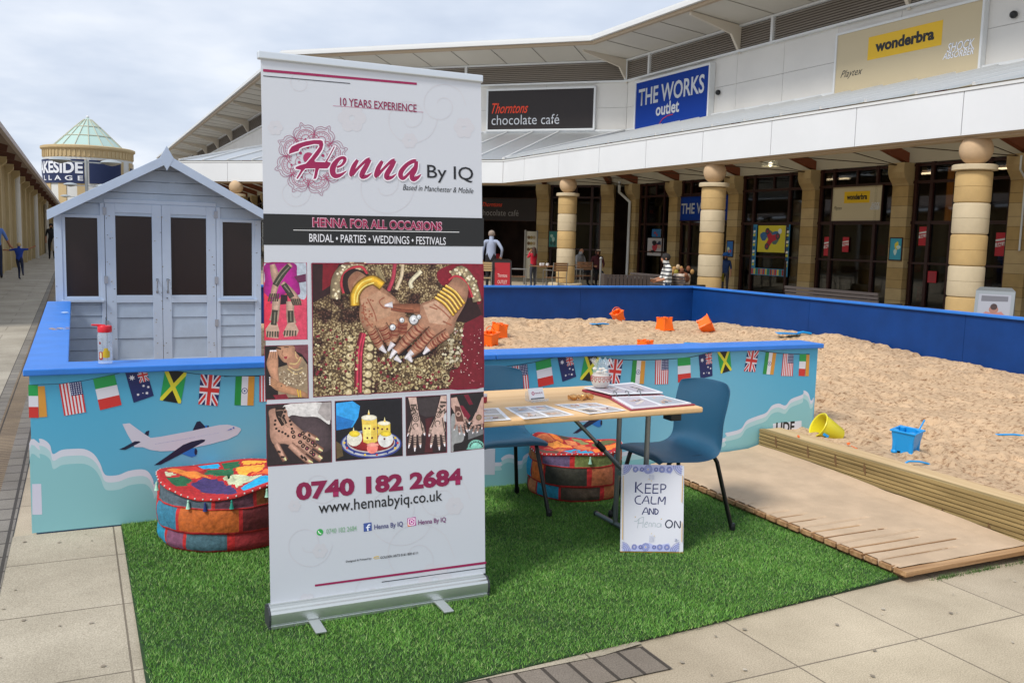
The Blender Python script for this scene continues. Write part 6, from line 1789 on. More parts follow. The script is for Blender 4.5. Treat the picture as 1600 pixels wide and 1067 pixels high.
for i in range(24): MB().box(3.352+random.uniform(-.004, .004), 4.262, y, y+.072, .032, .056).build('slat', m_deck, bd, bevel=.003); y += .0855
xs2 = np.arange(3.365, 4.262, .008); ys2 = np.arange(2.86, 4.88, .008); X2, Y2 = np.meshgrid(xs2, ys2, indexing='ij')
u = (X2-3.36)/.9; v = (Y2-2.83)/2.05
D = .0485+.045*u*np.clip(v*2.2, 0, 1)**1.0+.022*np.clip((v-.35)*2, 0, 1)*(.35+.65*np.clip(u*3, 0, 1))+field(*X2.shape, 18, 21)*.010*(.3+u)+field(*X2.shape, 5, 22)*.002+.02*np.clip((u-.88)*8, 0, 1)
D = .0575+.030*u*np.clip((v-.15)*2, 0, 1)+.020*np.clip((v-.45)*2.5, 0, 1)*(.3+.7*np.clip(u*3, 0, 1))+.02*np.clip((u-.9)*9, 0, 1)*np.clip(v*5, 0, 1)+(field(*X2.shape, 16, 21)+.5)*.004+(field(*X2.shape, 5, 22)+.5)*.0012
row = (Y2-2.8155)/.0855; fr_ = row-np.floor(row); k__ = np.floor(row).astype(int); ln_ = np.array([.05, .62, .72, .55, .66, .50, .42, .52, .30, .24, .20, .12, .10, .07]+[.03]*14)[np.clip(k__, 0, 27)]*(1+.25*field(*X2.shape, 3, 24))
gap = (fr_ > .80)*np.clip((ln_-u)/.10, 0, 1); D = D-gap*.030
idx = np.arange(X2.size).reshape(X2.shape); q = np.stack([idx[:-1, :-1], idx[1:, :-1], idx[1:, 1:], idx[:-1, 1:]], -1).reshape(-1, 4)
m_dry = mat('dry_sand', 'bfa78c', .95, var=.12, vs=5, bump=.4, bs=190, spec=.2)
o = np_mesh('sand_drift', np.stack([X2.ravel(), Y2.ravel(), D.ravel()], 1), q, m_dry); tag(o, 'pale sand blown over the boardwalk slats', 'sand', kind='stuff'); o.data.polygons.foreach_set('use_smooth', [True]*len(o.data.polygons))

# ================================================================== grass mat
def grass():
    n = 420000; L_, R_, Bk = .185, 3.37, 4.892
    x = rng.uniform(L_, R_, n); y = rng.uniform(2.4, Bk, n)
    fr = np.interp(x, [.18, 1.19, 3.5], [2.61, 2.71, 2.875])
    k_ = (y > fr+rng.normal(0, .004, n)+.012*np.sin(x*2.1)) & (x > .18+.006*(4.9-y)); x = x[k_]; y = y[k_]; n = len(x)
    wv = np.sin(x*7+y*4)*.5+np.sin(x*3.1-y*6.3)*.5+np.sin(x*17+y*13)*.4
    a = rng.uniform(0, 2*np.pi, n); h = rng.uniform(.008, .016, n)*(1+.12*wv); w_ = rng.uniform(.0010, .0018, n)
    la = rng.uniform(0, 6.283, n); ln = rng.uniform(.3, 1.25, n)*h
    z0 = .012
    p0 = np.stack([x-np.cos(a)*w_, y-np.sin(a)*w_, np.full(n, z0)], 1); p1 = np.stack([x+np.cos(a)*w_, y+np.sin(a)*w_, np.full(n, z0)], 1)
    p2 = np.stack([x+np.cos(la)*ln, y+np.sin(la)*ln, z0+h], 1)
    V = np.stack([p0, p1, p2], 1).reshape(-1, 3); F = np.arange(3*n).reshape(-1, 3)
    bx = [(.18, 2.61, .004), (1.19, 2.71, .004), (3.372, 2.867, .004), (3.372, 4.896, .004), (.18, 4.896, .004)]
    m = bpy.data.materials.new('grass_blades'); m.use_nodes = True; t = m.node_tree; b = t.nodes['Principled BSDF']
    at = t.nodes.new('ShaderNodeAttribute'); at.attribute_name = 'Col'; t.links.new(at.outputs['Color'], b.inputs['Base Color']); b.inputs['Roughness'].default_value = .45; b.inputs['Specular IOR Level'].default_value = .35
    o = np_mesh('artificial_grass', V, F, m)
    c = np.array([lin('588c34'), lin('689a40'), lin('446e26'), lin('86a856'), lin('a2b674')])[rng.choice(5, n, p=[.34, .28, .22, .12, .04])]
    c = c*1.12*(1+.13*wv[:, None]); c = np.concatenate([c, np.ones((n, 1))], 1)
    attr = o.data.color_attributes.new('Col', 'FLOAT_COLOR', 'CORNER'); attr.data.foreach_set('color', np.repeat(c, 3, 0).astype(np.float32).ravel())
    tag(o, 'bright green artificial grass mat laid on the paving under the stall', 'grass mat', kind='stuff')
    bb = MB(); bb.prism([(x_, y_) for x_, y_, z in bx], ((0, 0, .014), (1, 0, 0), (0, 1, 0), (0, 0, 1)), .009); bb.build('mat_backing', mat('grass_backing', '1f3a18', .9), o, local=True)
grass()
# ================================================================== roll-up banner
m_alu = mat('brushed_aluminium', 'd2d6d4', .28, .8, bump=.05, bs=120)
m_alu_d = mat('dark_end_cap', '3a3c40', .5)
m_pvc = mat('banner_print_white', 'ccd0d8', .5)
bn = thing('roll_up_banner', 'tall white roll-up banner with henna pictures standing on the grass', 'banner', (1.07, 3.39, 0))
BY = 3.39
BV = Vector((0, .081, 1)).normalized(); BN = Vector((0, -1, .081)).normalized()      # the banner leans back a little
BF = (Vector((.63, BY, 0))+BN*.0003, (1, 0, 0), BV, BN)
pnl = MB().prism([(.012, .055), (.905, .055), (.905, 2.15), (.012, 2.15)], (Vector((.63, BY, 0)), (1, 0, 0), BV, BN), .0015).build('printed_panel', m_pvc, bn)
pr = [(-.030, .012), (-.040, .014), (-.042, .018), (-.042, .028), (-.0395, .030), (-.0395, .032), (-.043, .036), (-.045, .055), (-.043, .074), (-.037, .083), (-.028, .086), (-.024, .0925), (-.016, .0945), (-.004, .0945), (-.002, .088), (.002, .088), (.004, .098), (.022, .097), (.038, .085), (.046, .06), (.046, .03), (.038, .014)]
MB().prism(pr, ((1.525, BY, .0), (0, 1, 0), (0, 0, 1), (1, 0, 0)), .890).build('base_cassette', m_alu, bn, smooth=True, auto=22)
MB().prism([(a*1.02, b*1.0) for a, b in pr], ((.6345, BY, 0), (0, 1, 0), (0, 0, 1), (1, 0, 0)), .008).build('end_cap', m_alu_d, bn); MB().prism([(a*1.02, b*1.0) for a, b in pr], ((1.5335, BY, 0), (0, 1, 0), (0, 0, 1), (1, 0, 0)), .008).build('end_cap', m_alu_d, bn)
for x in (.775, 1.285):
    MB().box(x, x+.042, BY-.16, BY+.18, .024, .032).build('foot', m_alu, bn, bevel=.002)
MB().prism([(.0, 2.146), (.912, 2.146), (.912, 2.176), (.0, 2.176)], (Vector((.63, BY, 0))+BN*.011, (1, 0, 0), BV, BN), .024).build('top_rail', mat('top_rail_alu', 'd5dbe0', .35, .5), bn, bevel=.005, seg=3)
MB().tube([(1.08, BY+.035, .06), (1.08, BY+.035+.165, 2.12)], .011).build('support_pole', m_alu, bn)

gk = inkmat('banner_ink', .5, 1.25, .0); gp_ = inkmat('photo_ink', .5, 1.25, 0, 50, .28, 55)
def brocade():
    m = bpy.data.materials.new('brocade_print'); m.use_nodes = True; t = m.node_tree; b = t.nodes['Principled BSDF']; l = t.links
    tc = t.nodes.new('ShaderNodeTexCoord'); v = t.nodes.new('ShaderNodeTexVoronoi'); v.inputs['Scale'].default_value = 125; l.new(tc.outputs['Object'], v.inputs[0])
    r = t.nodes.new('ShaderNodeValToRGB'); e = r.color_ramp.elements; e[0].position = .12; e[0].color = (*lin('dccfae'), 1); e[1].position = .62; e[1].color = (*lin('54402e'), 1); x = e.new(.34); x.color = (*lin('a08c66'), 1)
    l.new(v.outputs['Distance'], r.inputs[0]); n = t.nodes.new('ShaderNodeTexNoise'); n.inputs['Scale'].default_value = 16; n.inputs['Detail'].default_value = 6; l.new(tc.outputs['Object'], n.inputs['Vector'])
    r2 = t.nodes.new('ShaderNodeValToRGB'); r2.color_ramp.elements[0].position = .38; r2.color_ramp.elements[0].color = (*lin('70303a'), 1); r2.color_ramp.elements[1].position = .52; r2.color_ramp.elements[1].color = (1.15, 1.1, 1, 1); l.new(n.outputs[0], r2.inputs[0])
    mm = t.nodes.new('ShaderNodeMix'); mm.data_type = 'RGBA'; mm.blend_type = 'MULTIPLY'; mm.inputs[0].default_value = .9; l.new(r.outputs[0], mm.inputs[6]); l.new(r2.outputs[0], mm.inputs[7]); l.new(mm.outputs[2], b.inputs['Base Color']); b.inputs['Roughness'].default_value = .5; return m
def bart(key, nm, base=.0001):
    k = Ink(BF, .000004, base); k.load(ART[key], soft='photo' in key); return k.build(nm, [gp_, brocade()] if key == 'main_photo' else [gp_ if 'photo' in key else gk], pnl)
bart('faint_swirls', 'swirl_print'); bart('banner_bars', 'printed_bar', .0007)
for a, b in (('main_photo', 'bridal_hands_photo'), ('feet_photo', 'hennaed_feet_photo'), ('portrait_photo', 'bride_portrait_photo'), ('henna_hand_photo', 'henna_hand_photo'), ('candle_photo', 'candle_tray_photo'), ('pair_of_hands_photo', 'pair_of_hands_photo'), ('crossed_hands_photo', 'crossed_hands_photo')): bart(a, b, .0003)
bart('mandala', 'mandala_logo', .0005); bart('henna_word', 'henna_lettering', .0026); bart('contact_icons', 'contact_icon', .0006)
mp_, mk_, mw_, mg_ = mat('ink_magenta', '8a1448', .5), mat('ink_black', '16181c', .5), mat('ink_white', 'e8e8ee', .5), mat('ink_green', '8fb898', .5)
def bt(s, u0, v0, u1, v1, m, bold=0, shear=0, off=.0011): text(pnl, 'lettering', s, BF, (u0/1000, v0/1000, u1/1000, v1/1000), m, bold, shear, off)
bt('10 YEARS EXPERIENCE', 310, 2001, 622, 2032, mp_, .012); bt('By IQ', 664, 1726, 866, 1796, mk_, .004); bt('Based in Manchester & Mobile', 560, 1689, 866, 1711, mk_, 0, .3)
bt('HENNA FOR ALL OCCASIONS', 195, 1530, 726, 1568, mat('ink_pink_outline', 'e8b6cc', .5), .045, 0, .0009); bt('HENNA FOR ALL OCCASIONS', 197, 1532, 724, 1565, mat('ink_red', '9a1a48', .5), .022, 0, .0011)
bt('BRIDAL \u2022 PARTIES \u2022 WEDDINGS \u2022 FESTIVALS', 182, 1474, 741, 1505, mw_, .004)
bt('0740 182 2684', 115, 482, 803, 555, mp_, .05); bt('www.hennabyiq.co.uk', 201, 411, 714, 470, mk_, .006)
bt('0740 182 2684', 230, 342, 351, 362, mg_, .01); bt('Henna By IQ', 423, 332, 543, 358, mat('ink_blue', '4a4a80', .5), .015); bt('Henna By IQ', 608, 330, 729, 356, mat('ink_plum', '7a3a70', .5), .015)
bt('Designed & Printed by:', 306, 218, 410, 228, mk_, .012); bt('GOLDEN ARTS 0161 820 6111', 446, 217, 605, 227, mk_, .012)

# ================================================================== folding table
m_beech = wood_mat('beech_laminate', 'dfb988', 'd3aa78', 0, 5); m_tube = mat('grey_steel', '85898a', .35, .7); m_black = mat('black_plastic', '18191b', .45)
tb = thing('folding_table', 'beech-topped folding table with grey steel legs behind the banner', 'table', (1.95, 3.83, 0))
o = MB().box(1.2, 2.69, 3.475, 4.2, .703, .731).build('table_top', m_beech, tb, bevel=.009, seg=3)
for x in (2.53, 1.36):
    sg = 1 if x < 2 else -1
    for y in (3.70, 3.96): MB().tube([(x, y, .03), (x, y, .703)], .0135, 12).build('leg', m_tube, tb, smooth=True)
    MB().tube([(x, 3.585, .032), (x, 4.15, .032)], .0135, 12).build('foot_bar', m_tube, tb, smooth=True)
    MB().ball((x, 3.58, .032), .016, 6).ball((x, 4.155, .032), .016, 6).build('rubber_foot', m_black, tb, smooth=True)
    MB().tube([(x+sg*.40, 3.83, .69), (x+sg*.17, 3.83, .47)], .010, 10).tube([(x+sg*.20, 3.83, .50), (x+sg*.01, 3.83, .315)], .012, 10).box(x-.01, x+.01, 3.70, 3.96, .30, .325).build('folding_brace', m_tube, tb, smooth=True)
    MB().tube([(x+sg*.21, 3.83, .508), (x+sg*.17, 3.83, .470)], .0165, 10).build('brace_sleeve', m_black, tb)
    MB().box(x-.035, x+.035, 3.66, 4.0, .690, .7025).build('leg_bracket', m_tube, tb)
MB().box(2.56, 2.62, 3.55, 3.62, .655, .7025).build('corner_block', m_black, tb, bevel=.004)
# on the table
zt = .7315
m_paper = mat('white_card', 'f0f0f3', .25)
def tablet(name, label, cat, pts, seed, group=None, zoff=0):
    t = thing(name, label, cat, (sum(p[0] for p in pts)/4, sum(p[1] for p in pts)/4, zt+zoff), 0, group)
    MB().prism(pts, ((0, 0, zt+zoff+.0014), (1, 0, 0), (0, 1, 0), (0, 0, 1)), .0012).build('sheet', m_paper, t)
    pics(t, pts, seed, zt+zoff+.0014); return t
def pics(t, pts, seed, z, nx=2, ny=2):
    rr = random.Random(seed)
    f = lambda s, v: tuple((pts[0][i]*(1-s)+pts[1][i]*s)*(1-v)+(pts[3][i]*(1-s)+pts[2][i]*s)*v for i in (0, 1))
    for a in range(nx):
        for b in range(ny):
            k = Ink(((0, 0, z), (1, 0, 0), (0, 1, 0), (0, 0, 1)), .00004, .0003)
            s0, s1 = .06+.47*a*(2/nx), .06+.47*a*(2/nx)+.41*(2/nx); v0, v1 = .06+.47*b*(2/ny), .06+.47*b*(2/ny)+.41*(2/ny)
            k.poly([f(s0, v0), f(s1, v0), f(s1, v1), f(s0, v1)], rr.choice(['b4aeaa', 'c0b4a2', 'a8aeb6', 'b8b0ba']))
            for _ in range(7):
                c = (s0+(s1-s0)*rr.uniform(.2, .8), v0+(v1-v0)*rr.uniform(.2, .8)); d = (s0+(s1-s0)*rr.uniform(.1, .9), v0+(v1-v0)*rr.uniform(.1, .9))
                k.stroke([f(*c), f((c[0]+d[0])/2+.02, (c[1]+d[1])/2), f(*d)], [rr.uniform(.005, .02)], rr.choice(['c8ac98', 'b08a70', 'd8ccc0', '5c5858', 'c0bcc8', 'a8685a']))
            k.build('photo_print', inkmat('card_ink', .2, 1.1), t)
G1 = 'laminated photo sheets along the front of the table'
tablet('photo_sheet', 'laminated henna photo sheet at the left, half behind the banner', 'photo sheet', [(1.37, 3.475), (1.673, 3.475), (1.735, 3.742), (1.44, 3.75)], 1, G1)
tablet('photo_sheet', 'laminated henna photo sheet in the middle, below the business card holder', 'photo sheet', [(1.73, 3.468), (1.99, 3.485), (1.978, 3.737), (1.765, 3.74)], 2, G1)
tablet('photo_sheet', 'laminated henna photo sheet touching the red photo album', 'photo sheet', [(2.06, 3.475), (2.27, 3.50), (2.235, 3.715), (2.02, 3.73)], 3, G1, .002)
al = thing('photo_album', 'open red ring-bound photo album with clear pages at the table end', 'photo album', (2.45, 3.75, zt))
m_red = mat('red_leatherette', '9c2a3c', .4)
MB().prism([(2.285, 3.488), (2.675, 3.520), (2.655, 3.755), (2.36, 3.80)], ((0, 0, zt+.006), (1, 0, 0), (0, 1, 0), (0, 0, 1)), .005).prism([(2.36, 3.80), (2.66, 3.76), (2.69, 4.10), (2.34, 4.03)], ((0, 0, zt+.012), (1, 0, 0), (0, 1, 0), (0, 0, 1)), .011).build('cover', m_red, al, bevel=.002)
def page(nm, pts, z, bow, seed):
    b = MB(); n = 10; vs = []
    P = [Vector((p[0], p[1], z)) for p in pts]
    for i in range(n+1):
        t_ = i/n; a = P[0].lerp(P[3], t_); c = P[1].lerp(P[2], t_); h = bow*math.sin(math.pi*min(1, t_*1.0))
        vs += [a+Vector((0, 0, h)), c+Vector((0, 0, h)), a+Vector((0, 0, -.006)), c+Vector((0, 0, -.006))]
    fs = []
    for i in range(n): j = 4*i; fs += [(j, j+1, j+5, j+4), (j+2, j+6, j+7, j+3), (j, j+4, j+6, j+2), (j+1, j+3, j+7, j+5)]
    fs += [(0, 2, 3, 1), (4*n, 4*n+1, 4*n+3, 4*n+2)]
    b.add(vs, fs).build(nm, m_page, al, smooth=True, auto=50)
m_page = mat('glossy_page', 'eef0f4', .12)
pA = [(2.30, 3.497), (2.655, 3.527), (2.64, 3.752), (2.372, 3.79)]; pB = [(2.372, 3.80), (2.655, 3.765), (2.68, 4.085), (2.345, 4.02)]
page('page_stack', pA, zt+.013, 0, 1); page('page_stack', pB, zt+.026, .0, 2)
pics(al, [(p[0], p[1]) for p in pA], 11, zt+.0132, 2, 1); pics(al, [(p[0], p[1]) for p in pB], 12, zt+.0262, 2, 1)
rg = MB()
for i in range(3): a = i*.07+.04; rg.tube([(2.372+a*1.0-.02, 3.775, zt+.012), (2.372+a-.02, 3.782, zt+.034), (2.372+a-.02, 3.80, zt+.038), (2.372+a-.02, 3.812, zt+.026)], .0025, 6)
rg.build('binder_ring', m_tube, al, smooth=True)
# jar of sweets
jr = thing('sweet_jar', 'small round jar with a red heart band and cellophane-wrapped sweets', 'jar', (2.42, 3.98, zt+.026))
m_glass = mat('clear_plastic', 'eef2f4', .05, alpha=.28)
m_cell = mat('cellophane', 'f2f6f8', .08, alpha=.22)
jc = (2.42, 3.98, zt+.0265)
MB().lathe([(.020, 0), (.034, .004), (.046, .022), (.050, .042), (.047, .060), (.040, .070), (.040, .074)], jc, 28).build('jar_body', mat('frosted_jar', 'd5d0c8', .2), jr, smooth=True)
hb = MB()
for i in range(14):
    a0 = i*.4488
    def hp(da, dz, rr_=.0507): a = a0+da; return (jc[0]+rr_*math.cos(a), jc[1]+rr_*math.sin(a), jc[2]+.044+dz)
    hb.tube([hp(0, -.011), hp(-.17, .004), hp(-.09, .011), hp(0, .005), hp(.09, .011), hp(.17, .004), hp(0, -.011)], .0014, 4)
hb.tube([(jc[0]+.0487*math.cos(a*.25), jc[1]+.0487*math.sin(a*.25), jc[2]+.06) for a in range(26)], .0018, 4).build('heart_band', mat('heart_red', 'b8504a', .5), jr)
bg_ = MB()
for i in range(12): bg_.ball((jc[0]+random.uniform(-.028, .028), jc[1]+random.uniform(-.028, .028), jc[2]+.075+random.uniform(0, .026)), random.uniform(.008, .012), 5, sc=(1, 1, .7))
bg_.build('sweets', mat('wrapped_sweets', 'e4dccf', .35, var=.2, vs=60), jr, smooth=True)
cl = MB(); n = 40
prof = [(.040, .068), (.043, .085), (.036, .10), (.030, .112), (.046, .13), (.052, .142)]; vs = []; fs = []
for j, (r, z) in enumerate(prof):
    for i in range(n): a = 6.28319*i/n; q_ = r*(1+.22*math.sin(i*2.7+j)*(j/5)); vs.append((jc[0]+q_*math.cos(a), jc[1]+q_*math.sin(a), jc[2]+z+.012*math.sin(i*1.9)*(j/5)))
for j in range(len(prof)-1):
    for i in range(n): fs.append((j*n+i, j*n+(i+1) % n, (j+1)*n+(i+1) % n, (j+1)*n+i))
cl.add(vs, fs).build('cellophane_wrap', m_cell, jr, smooth=True, auto=0)
# wrapped chocolates
for i, (x, y, nm) in enumerate(((2.175, 3.822, 'farthest from the photo album'), (2.222, 3.812, 'in the middle of the three'), (2.262, 3.828, 'right beside the photo album'))):
    t = thing('wrapped_chocolate', 'gold-foil wrapped chocolate, '+nm, 'chocolate', (x, y, zt), i*.8, 'gold chocolates on the table')
    b = MB(); rr = random.Random(i)
    for a_, r_ in ((-.030, .008), (-.020, .004)): pass
    b.lathe([(.012, -.028), (.005, -.019), (.013, -.014), (.0155, 0), (.013, .014), (.005, .019), (.012, .028)], (0, 0, .0155), 12, 0, Matrix(((0, 0, 1), (1, 0, 0), (0, 1, 0))))
    b.v = [(p[0]+rr.uniform(-.0015, .0015), p[1]+rr.uniform(-.0015, .0015), max(0, p[2]+rr.uniform(-.0015, .0015))) for p in b.v]
    b.build('foil_wrapper', mat('gold_foil', 'd8a468', .28, .65, var=.25, vs=90), t, local=True)
# business cards
ch = thing('card_holder', 'clear stand holding a stack of small white business cards', 'card holder', (1.99, 3.85, zt))
Mr = Matrix.Rotation(R(10), 3, 'Z')
b = MB(); c0 = Vector((1.99, 3.855, zt))
for sx, sy, sz, dx, dy, dz in ((.098, .06, .003, 0, -.002, .002), (.098, .003, .045, 0, .028, .025), (.098, .003, .012, 0, -.030, .008)): b.obox(c0+Mr @ Vector((dx, dy, dz)), (sx, sy, sz), Mr)
b.build('stand', m_glass, ch)
Mc = Mr @ Matrix.Rotation(R(-20), 3, 'X')
o = MB().obox(c0+Mr @ Vector((0, .006, .034)), (.085, .010, .055), Mc).build('card_stack', m_paper, ch)
nn = Mc @ Vector((0, -1, 0)); uu = Mc @ Vector((1, 0, 0)); vv = Mc @ Vector((0, 0, 1)); cf = (c0+Mr @ Vector((0, .006, .034))+nn*.0051, uu, vv, nn)
k = Ink(cf, .0001, .0002); k.dot((-.022, .002), .009, 'b03a5c', n=12); k.dot((-.022, .002), .005, 'e0d0d8'); k.poly([(-.04, -.026), (.04, -.026), (.04, -.021), (-.04, -.021)], '2a2a30'); k.build('logo_print', inkmat('card_ink'), ch)
text(ch, 'lettering', 'Henna By IQ', cf, (-.010, -.004, .034, .006), mp_, .01, off=.0006)
bs_ = thing('henna_cone_pot', 'tiny dark red pot at the table edge just peeping out beside the banner', 'pot', (1.725, 3.89, zt))
MB().lathe([(.014, 0), (.018, .003), (.018, .030), (.014, .034), (.0, .035)], (1.725, 3.89, zt), 16).build('pot_body', m_red, bs_, smooth=True); MB().lathe([(.0185, .030), (.0185, .040), (.0, .041)], (1.725, 3.89, zt), 16).build('lid', mat('clear_lid', 'd8d4d8', .2), bs_)

# ================================================================== blue plastic chairs
m_poly = mat('blue_polypropylene', '23526e', .38, bump=.12, bs=260, var=.05, vs=6); m_leg = mat('black_steel_tube', '0e0f11', .35)
def make_chair(label, loc, rotz):
    t = thing('plastic_chair', label, 'chair', loc, rotz, 'blue plastic stacking chairs at the table')
    pf = [(.235, .405), (.228, .425), (.205, .437), (.15, .437), (.07, .430), (0, .425), (-.08, .422), (-.135, .428), (-.170, .445), (-.192, .475), (-.203, .52), (-.212, .58), (-.224, .64), (-.238, .70), (-.249, .752), (-.253, .775)]
    wd = [.195, .205, .212, .218, .22, .222, .222, .218, .21, .205, .205, .208, .212, .213, .208, .188]
    n = 14; vs = []; fs = []
    for i, ((x, z), w_) in enumerate(zip(pf, wd)):
        for j in range(n+1):
            s_ = (j/n*2-1); e = abs(s_)**3
            f = max(0, min(1, (i-5)/6)); g_ = 1-f; vs.append((x+(.045*e+.022*s_*s_)*f, s_*w_, z-.030*e*g_*g_*(1 if i > 1 else .4)+.012*s_*s_*(1-e)*g_-(.022*abs(s_)**4 if i == len(pf)-1 else 0)))
    for i in range(len(pf)-1):
        for j in range(n): a = i*(n+1)+j; fs.append((a, a+1, a+n+2, a+n+1))
    o = MB().add(vs, fs).build('seat_shell', m_poly, t, smooth=True, local=True, auto=0)
    m_ = o.modifiers.new('solid', 'SOLIDIFY'); m_.thickness = .006; m_.offset = 0; m_ = o.modifiers.new('sub', 'SUBSURF'); m_.levels = m_.render_levels = 2
    for s_ in (-1, 1):
        y0 = .165*s_; y1 = .205*s_
        MB().tube([(.235, y1+.012*s_, .008), (.165, y0, .370), (.150, y0, .398), (.120, y0, .410), (-.10, y0, .408), (-.135, y0, .398), (-.155, y0, .370), (-.235, y1+.012*s_, .008)], .0115, 10).build('leg_frame', m_leg, t, smooth=True, local=True)
        for x in (.236, -.236): MB().lathe([(.015, 0), (.016, .02), (.013, .035)], (x, y1+.012*s_, .014), 10).build('leg_tip', m_black, t, local=True)
    MB().tube([(.09, -.165, .402), (.09, 0, .395), (.09, .165, .402)], .009).tube([(-.08, -.165, .402), (-.08, .165, .402)], .009).build('cross_bar', m_leg, t, smooth=True, local=True)
    return t
make_chair('blue plastic chair at the right end of the table, facing left', (2.835, 3.895, .006), R(182))
ch2 = dup([o for o in bpy.data.objects if o.name == 'plastic_chair'][0], (2.085, 4.49, .006), R(-94), 'blue plastic chair behind the table, half hidden by the banner')

# ================================================================== patchwork poufs
def pouf(label, c, rad, h, seed, pal, rotz, sag, tass, side_cols=None, cells=30):
    t = thing('patchwork_pouf', label, 'pouf', (c[0], c[1], .012), rotz, 'patchwork poufs on the grass')
    rr = random.Random(seed); n = 120; red = lin('a51f20'); b = MB(); vs = []; fs = []; cs = []
    side = [(.90, 0), (.97, .02), (1.0, .06), (1.02, .12), (1.015, .22), (1.0, .31), (1.02, .33), (1.03, .40), (1.035, .52), (1.02, .64), (1.0, .70), (1.01, .715), (1.0, .74), (1.0, .82), (.99, .90), (1.0, .935), (1.015, .955), (1.005, .985), (.97, .995)]
    bands = lambda z: None if z < .05 or .30 < z < .34 or .68 < z < .73 or z > .93 else (0 if z < .30 else 1 if z < .68 else 2)
    cut = [sorted(rr.uniform(0, .6)+k*6.283/m_ for k in range(m_)) for m_ in (9, 8, 9)]; cols = side_cols or [[rr.choice(pal) for _ in range(10)] for _ in range(3)]
    prof = []
    for i in range(len(side)-1):
        st_ = 3
        for k in range(st_): s_ = k/st_; prof.append((side[i][0]*(1-s_)+side[i+1][0]*s_, side[i][1]*(1-s_)+side[i+1][1]*s_))
    topn = 26
    for k in range(topn): r_ = .97*(1-k/topn); prof.append((max(r_, .003), .995-sag*(1-r_**2)*.5+.0))
    m3 = lambda a, z: .012*math.sin(a*5+seed+z*3)+.008*math.sin(a*11+z*9+seed)+.006*math.sin(a*23+z*17)
    def P(a, r_, z):
        q_ = 1+m3(a, z)*(1 if z < .95 else .6); zz = z*h
        if z > .7: zz += h*.055*math.sin(a*2+seed)*min(1, (z-.7)*4)*min(1, r_*1.3)+h*.05*math.sin(a*3+seed*2)*r_*(z > .9)+.010*math.sin(r_*22+a*4)*(z > .9)*(1-r_)
        return (rad*r_*q_*math.cos(a), rad*r_*q_*math.sin(a), zz)
    for r_, z in prof:
        for k in range(n): vs.append(P(6.28319*k/n, r_, z))
    seeds = [(rr.uniform(.15, .95)**.6, rr.uniform(0, 6.283)) for _ in range(cells)]; sx = [(a*math.cos(b_), a*math.sin(b_), pal[k_ % len(pal)]) for k_, (a, b_) in enumerate(seeds)]
    for i in range(len(prof)-1):
        for k in range(n):
            fs.append((i*n+k, i*n+(k+1) % n, (i+1)*n+(k+1) % n, (i+1)*n+k)); a = 6.28319*(k+.5)/n; r_, z = prof[i]
            if i < (len(side)-1)*3:
                bd_ = bands(z)
                if bd_ is None: cs.append(red)
                else:
                    d = min(abs((a-q_+3.1416) % 6.2832-3.1416) for q_ in cut[bd_]); j = sum(a > q_ for q_ in cut[bd_]); cs.append(red if d < .035 else lin(cols[bd_][j % 10]))
            else:
                x, y = r_*math.cos(a), r_*math.sin(a); dd = sorted((math.hypot(x-p[0], y-p[1]), j) for j, p in enumerate(sx)); cs.append(red if r_ > .93 or dd[1][0]-dd[0][0] < .045 else lin(sx[dd[0][1]][2]))
    b.v = vs; b.f = fs; b.m = [0]*len(fs); b.c = cs
    b.build('patchwork_cover', inkmat('patch_cloth', .8, 1.2, .6, 34, .35, 48), t, smooth=True, local=True, auto=0)
    be = MB()
    for k in range(56): p = P(6.28319*k/56, 1.0, .968); be.ball((p[0]*1.012, p[1]*1.012, p[2]+.002), .0042, 4)
    be.build('bead_trim', mat('pearl_bead', 'd8d4cc', .3), t, smooth=True, local=True)
    for a, col in tass:
        p = P(a, 1.03, .93); MB().lathe([(.003, .0), (.005, -.006), (.004, -.010), (.009, -.035), (.011, -.040), (.002, -.041)], (p[0], p[1], p[2]), 10).build('tassel', mat('tassel_'+('mint' if col == 'a9d8c0' else 'teal' if col == '1f8a78' else 'navy'), col, .8), t, local=True)
    return t
pal1 = ['1f5a38', 'e0942c', '24345c', '1b98c4', 'd8602c', 'e09a34', '22603c', 'b4ba98', 'c43028', 'd87a2c', '3a2c5c', '1b98c4', 'd0a050', 'c4502c']
pal2 = ['e0772c', 'e08a3a', '1590b4', 'a8603c', 'c8683a', '4a3a2a', '5a5a32', '1e2a2c', '1f7ea0', 'd07848', '7a7a4a', '584a70', '5a4030']
pouf('round patchwork pouf nearest the blue wall corner, with tassels', (.665, 4.585), .330, .30, 3, pal1, .4, .12, [(4.0-.4, 'a9d8c0'), (4.6-.4, '1f8a78'), (5.1-.4, 'a9d8c0'), (4.25-.4, '1c2c6a'), (3.3-.4, 'a9d8c0')],
      [['6d4058', '42606a', '7a1c1e', '5a4a28', '187c9c', '6d4058', '3c5a64', '8a2428', '564420', '1c6078'], ['a8541c', '16182c', '7a1420', '8c2230', '2a6a84', 'a8541c', '5a1c1e', '1f5238', '9c581c', '181a30'], ['46545e', '3a3c22', '6a2c48', 'a0581c', '2c4a5a', '46545e', '54303c', '7a4420', '3c4c58', '8c2024']], 22)
pouf('round orange and turquoise patchwork pouf under the table', (2.675, 4.66), .275, .29, 12, pal2, 1.1, .22, [(4.5-1.1, 'a9d8c0')],
      [['1f7a98', '3a3224', '4a4a2c', 'b06c44', '1f7a98', '403428', 'a05c34', '4a4a2c', '2a6a7c', '5a4028'], ['2c2c24', 'a46038', '148ab0', 'cc6424', '2c2c24', 'a8603c', '5a5030', 'b86430', '1a7c98', '704028'], ['1f7a98', '6a7440', '8a7a48', 'b06434', '5a4a6a', '6a7440', '2a6a7c', 'a8582c', '7a5a3c', '4a5a30']], 18)

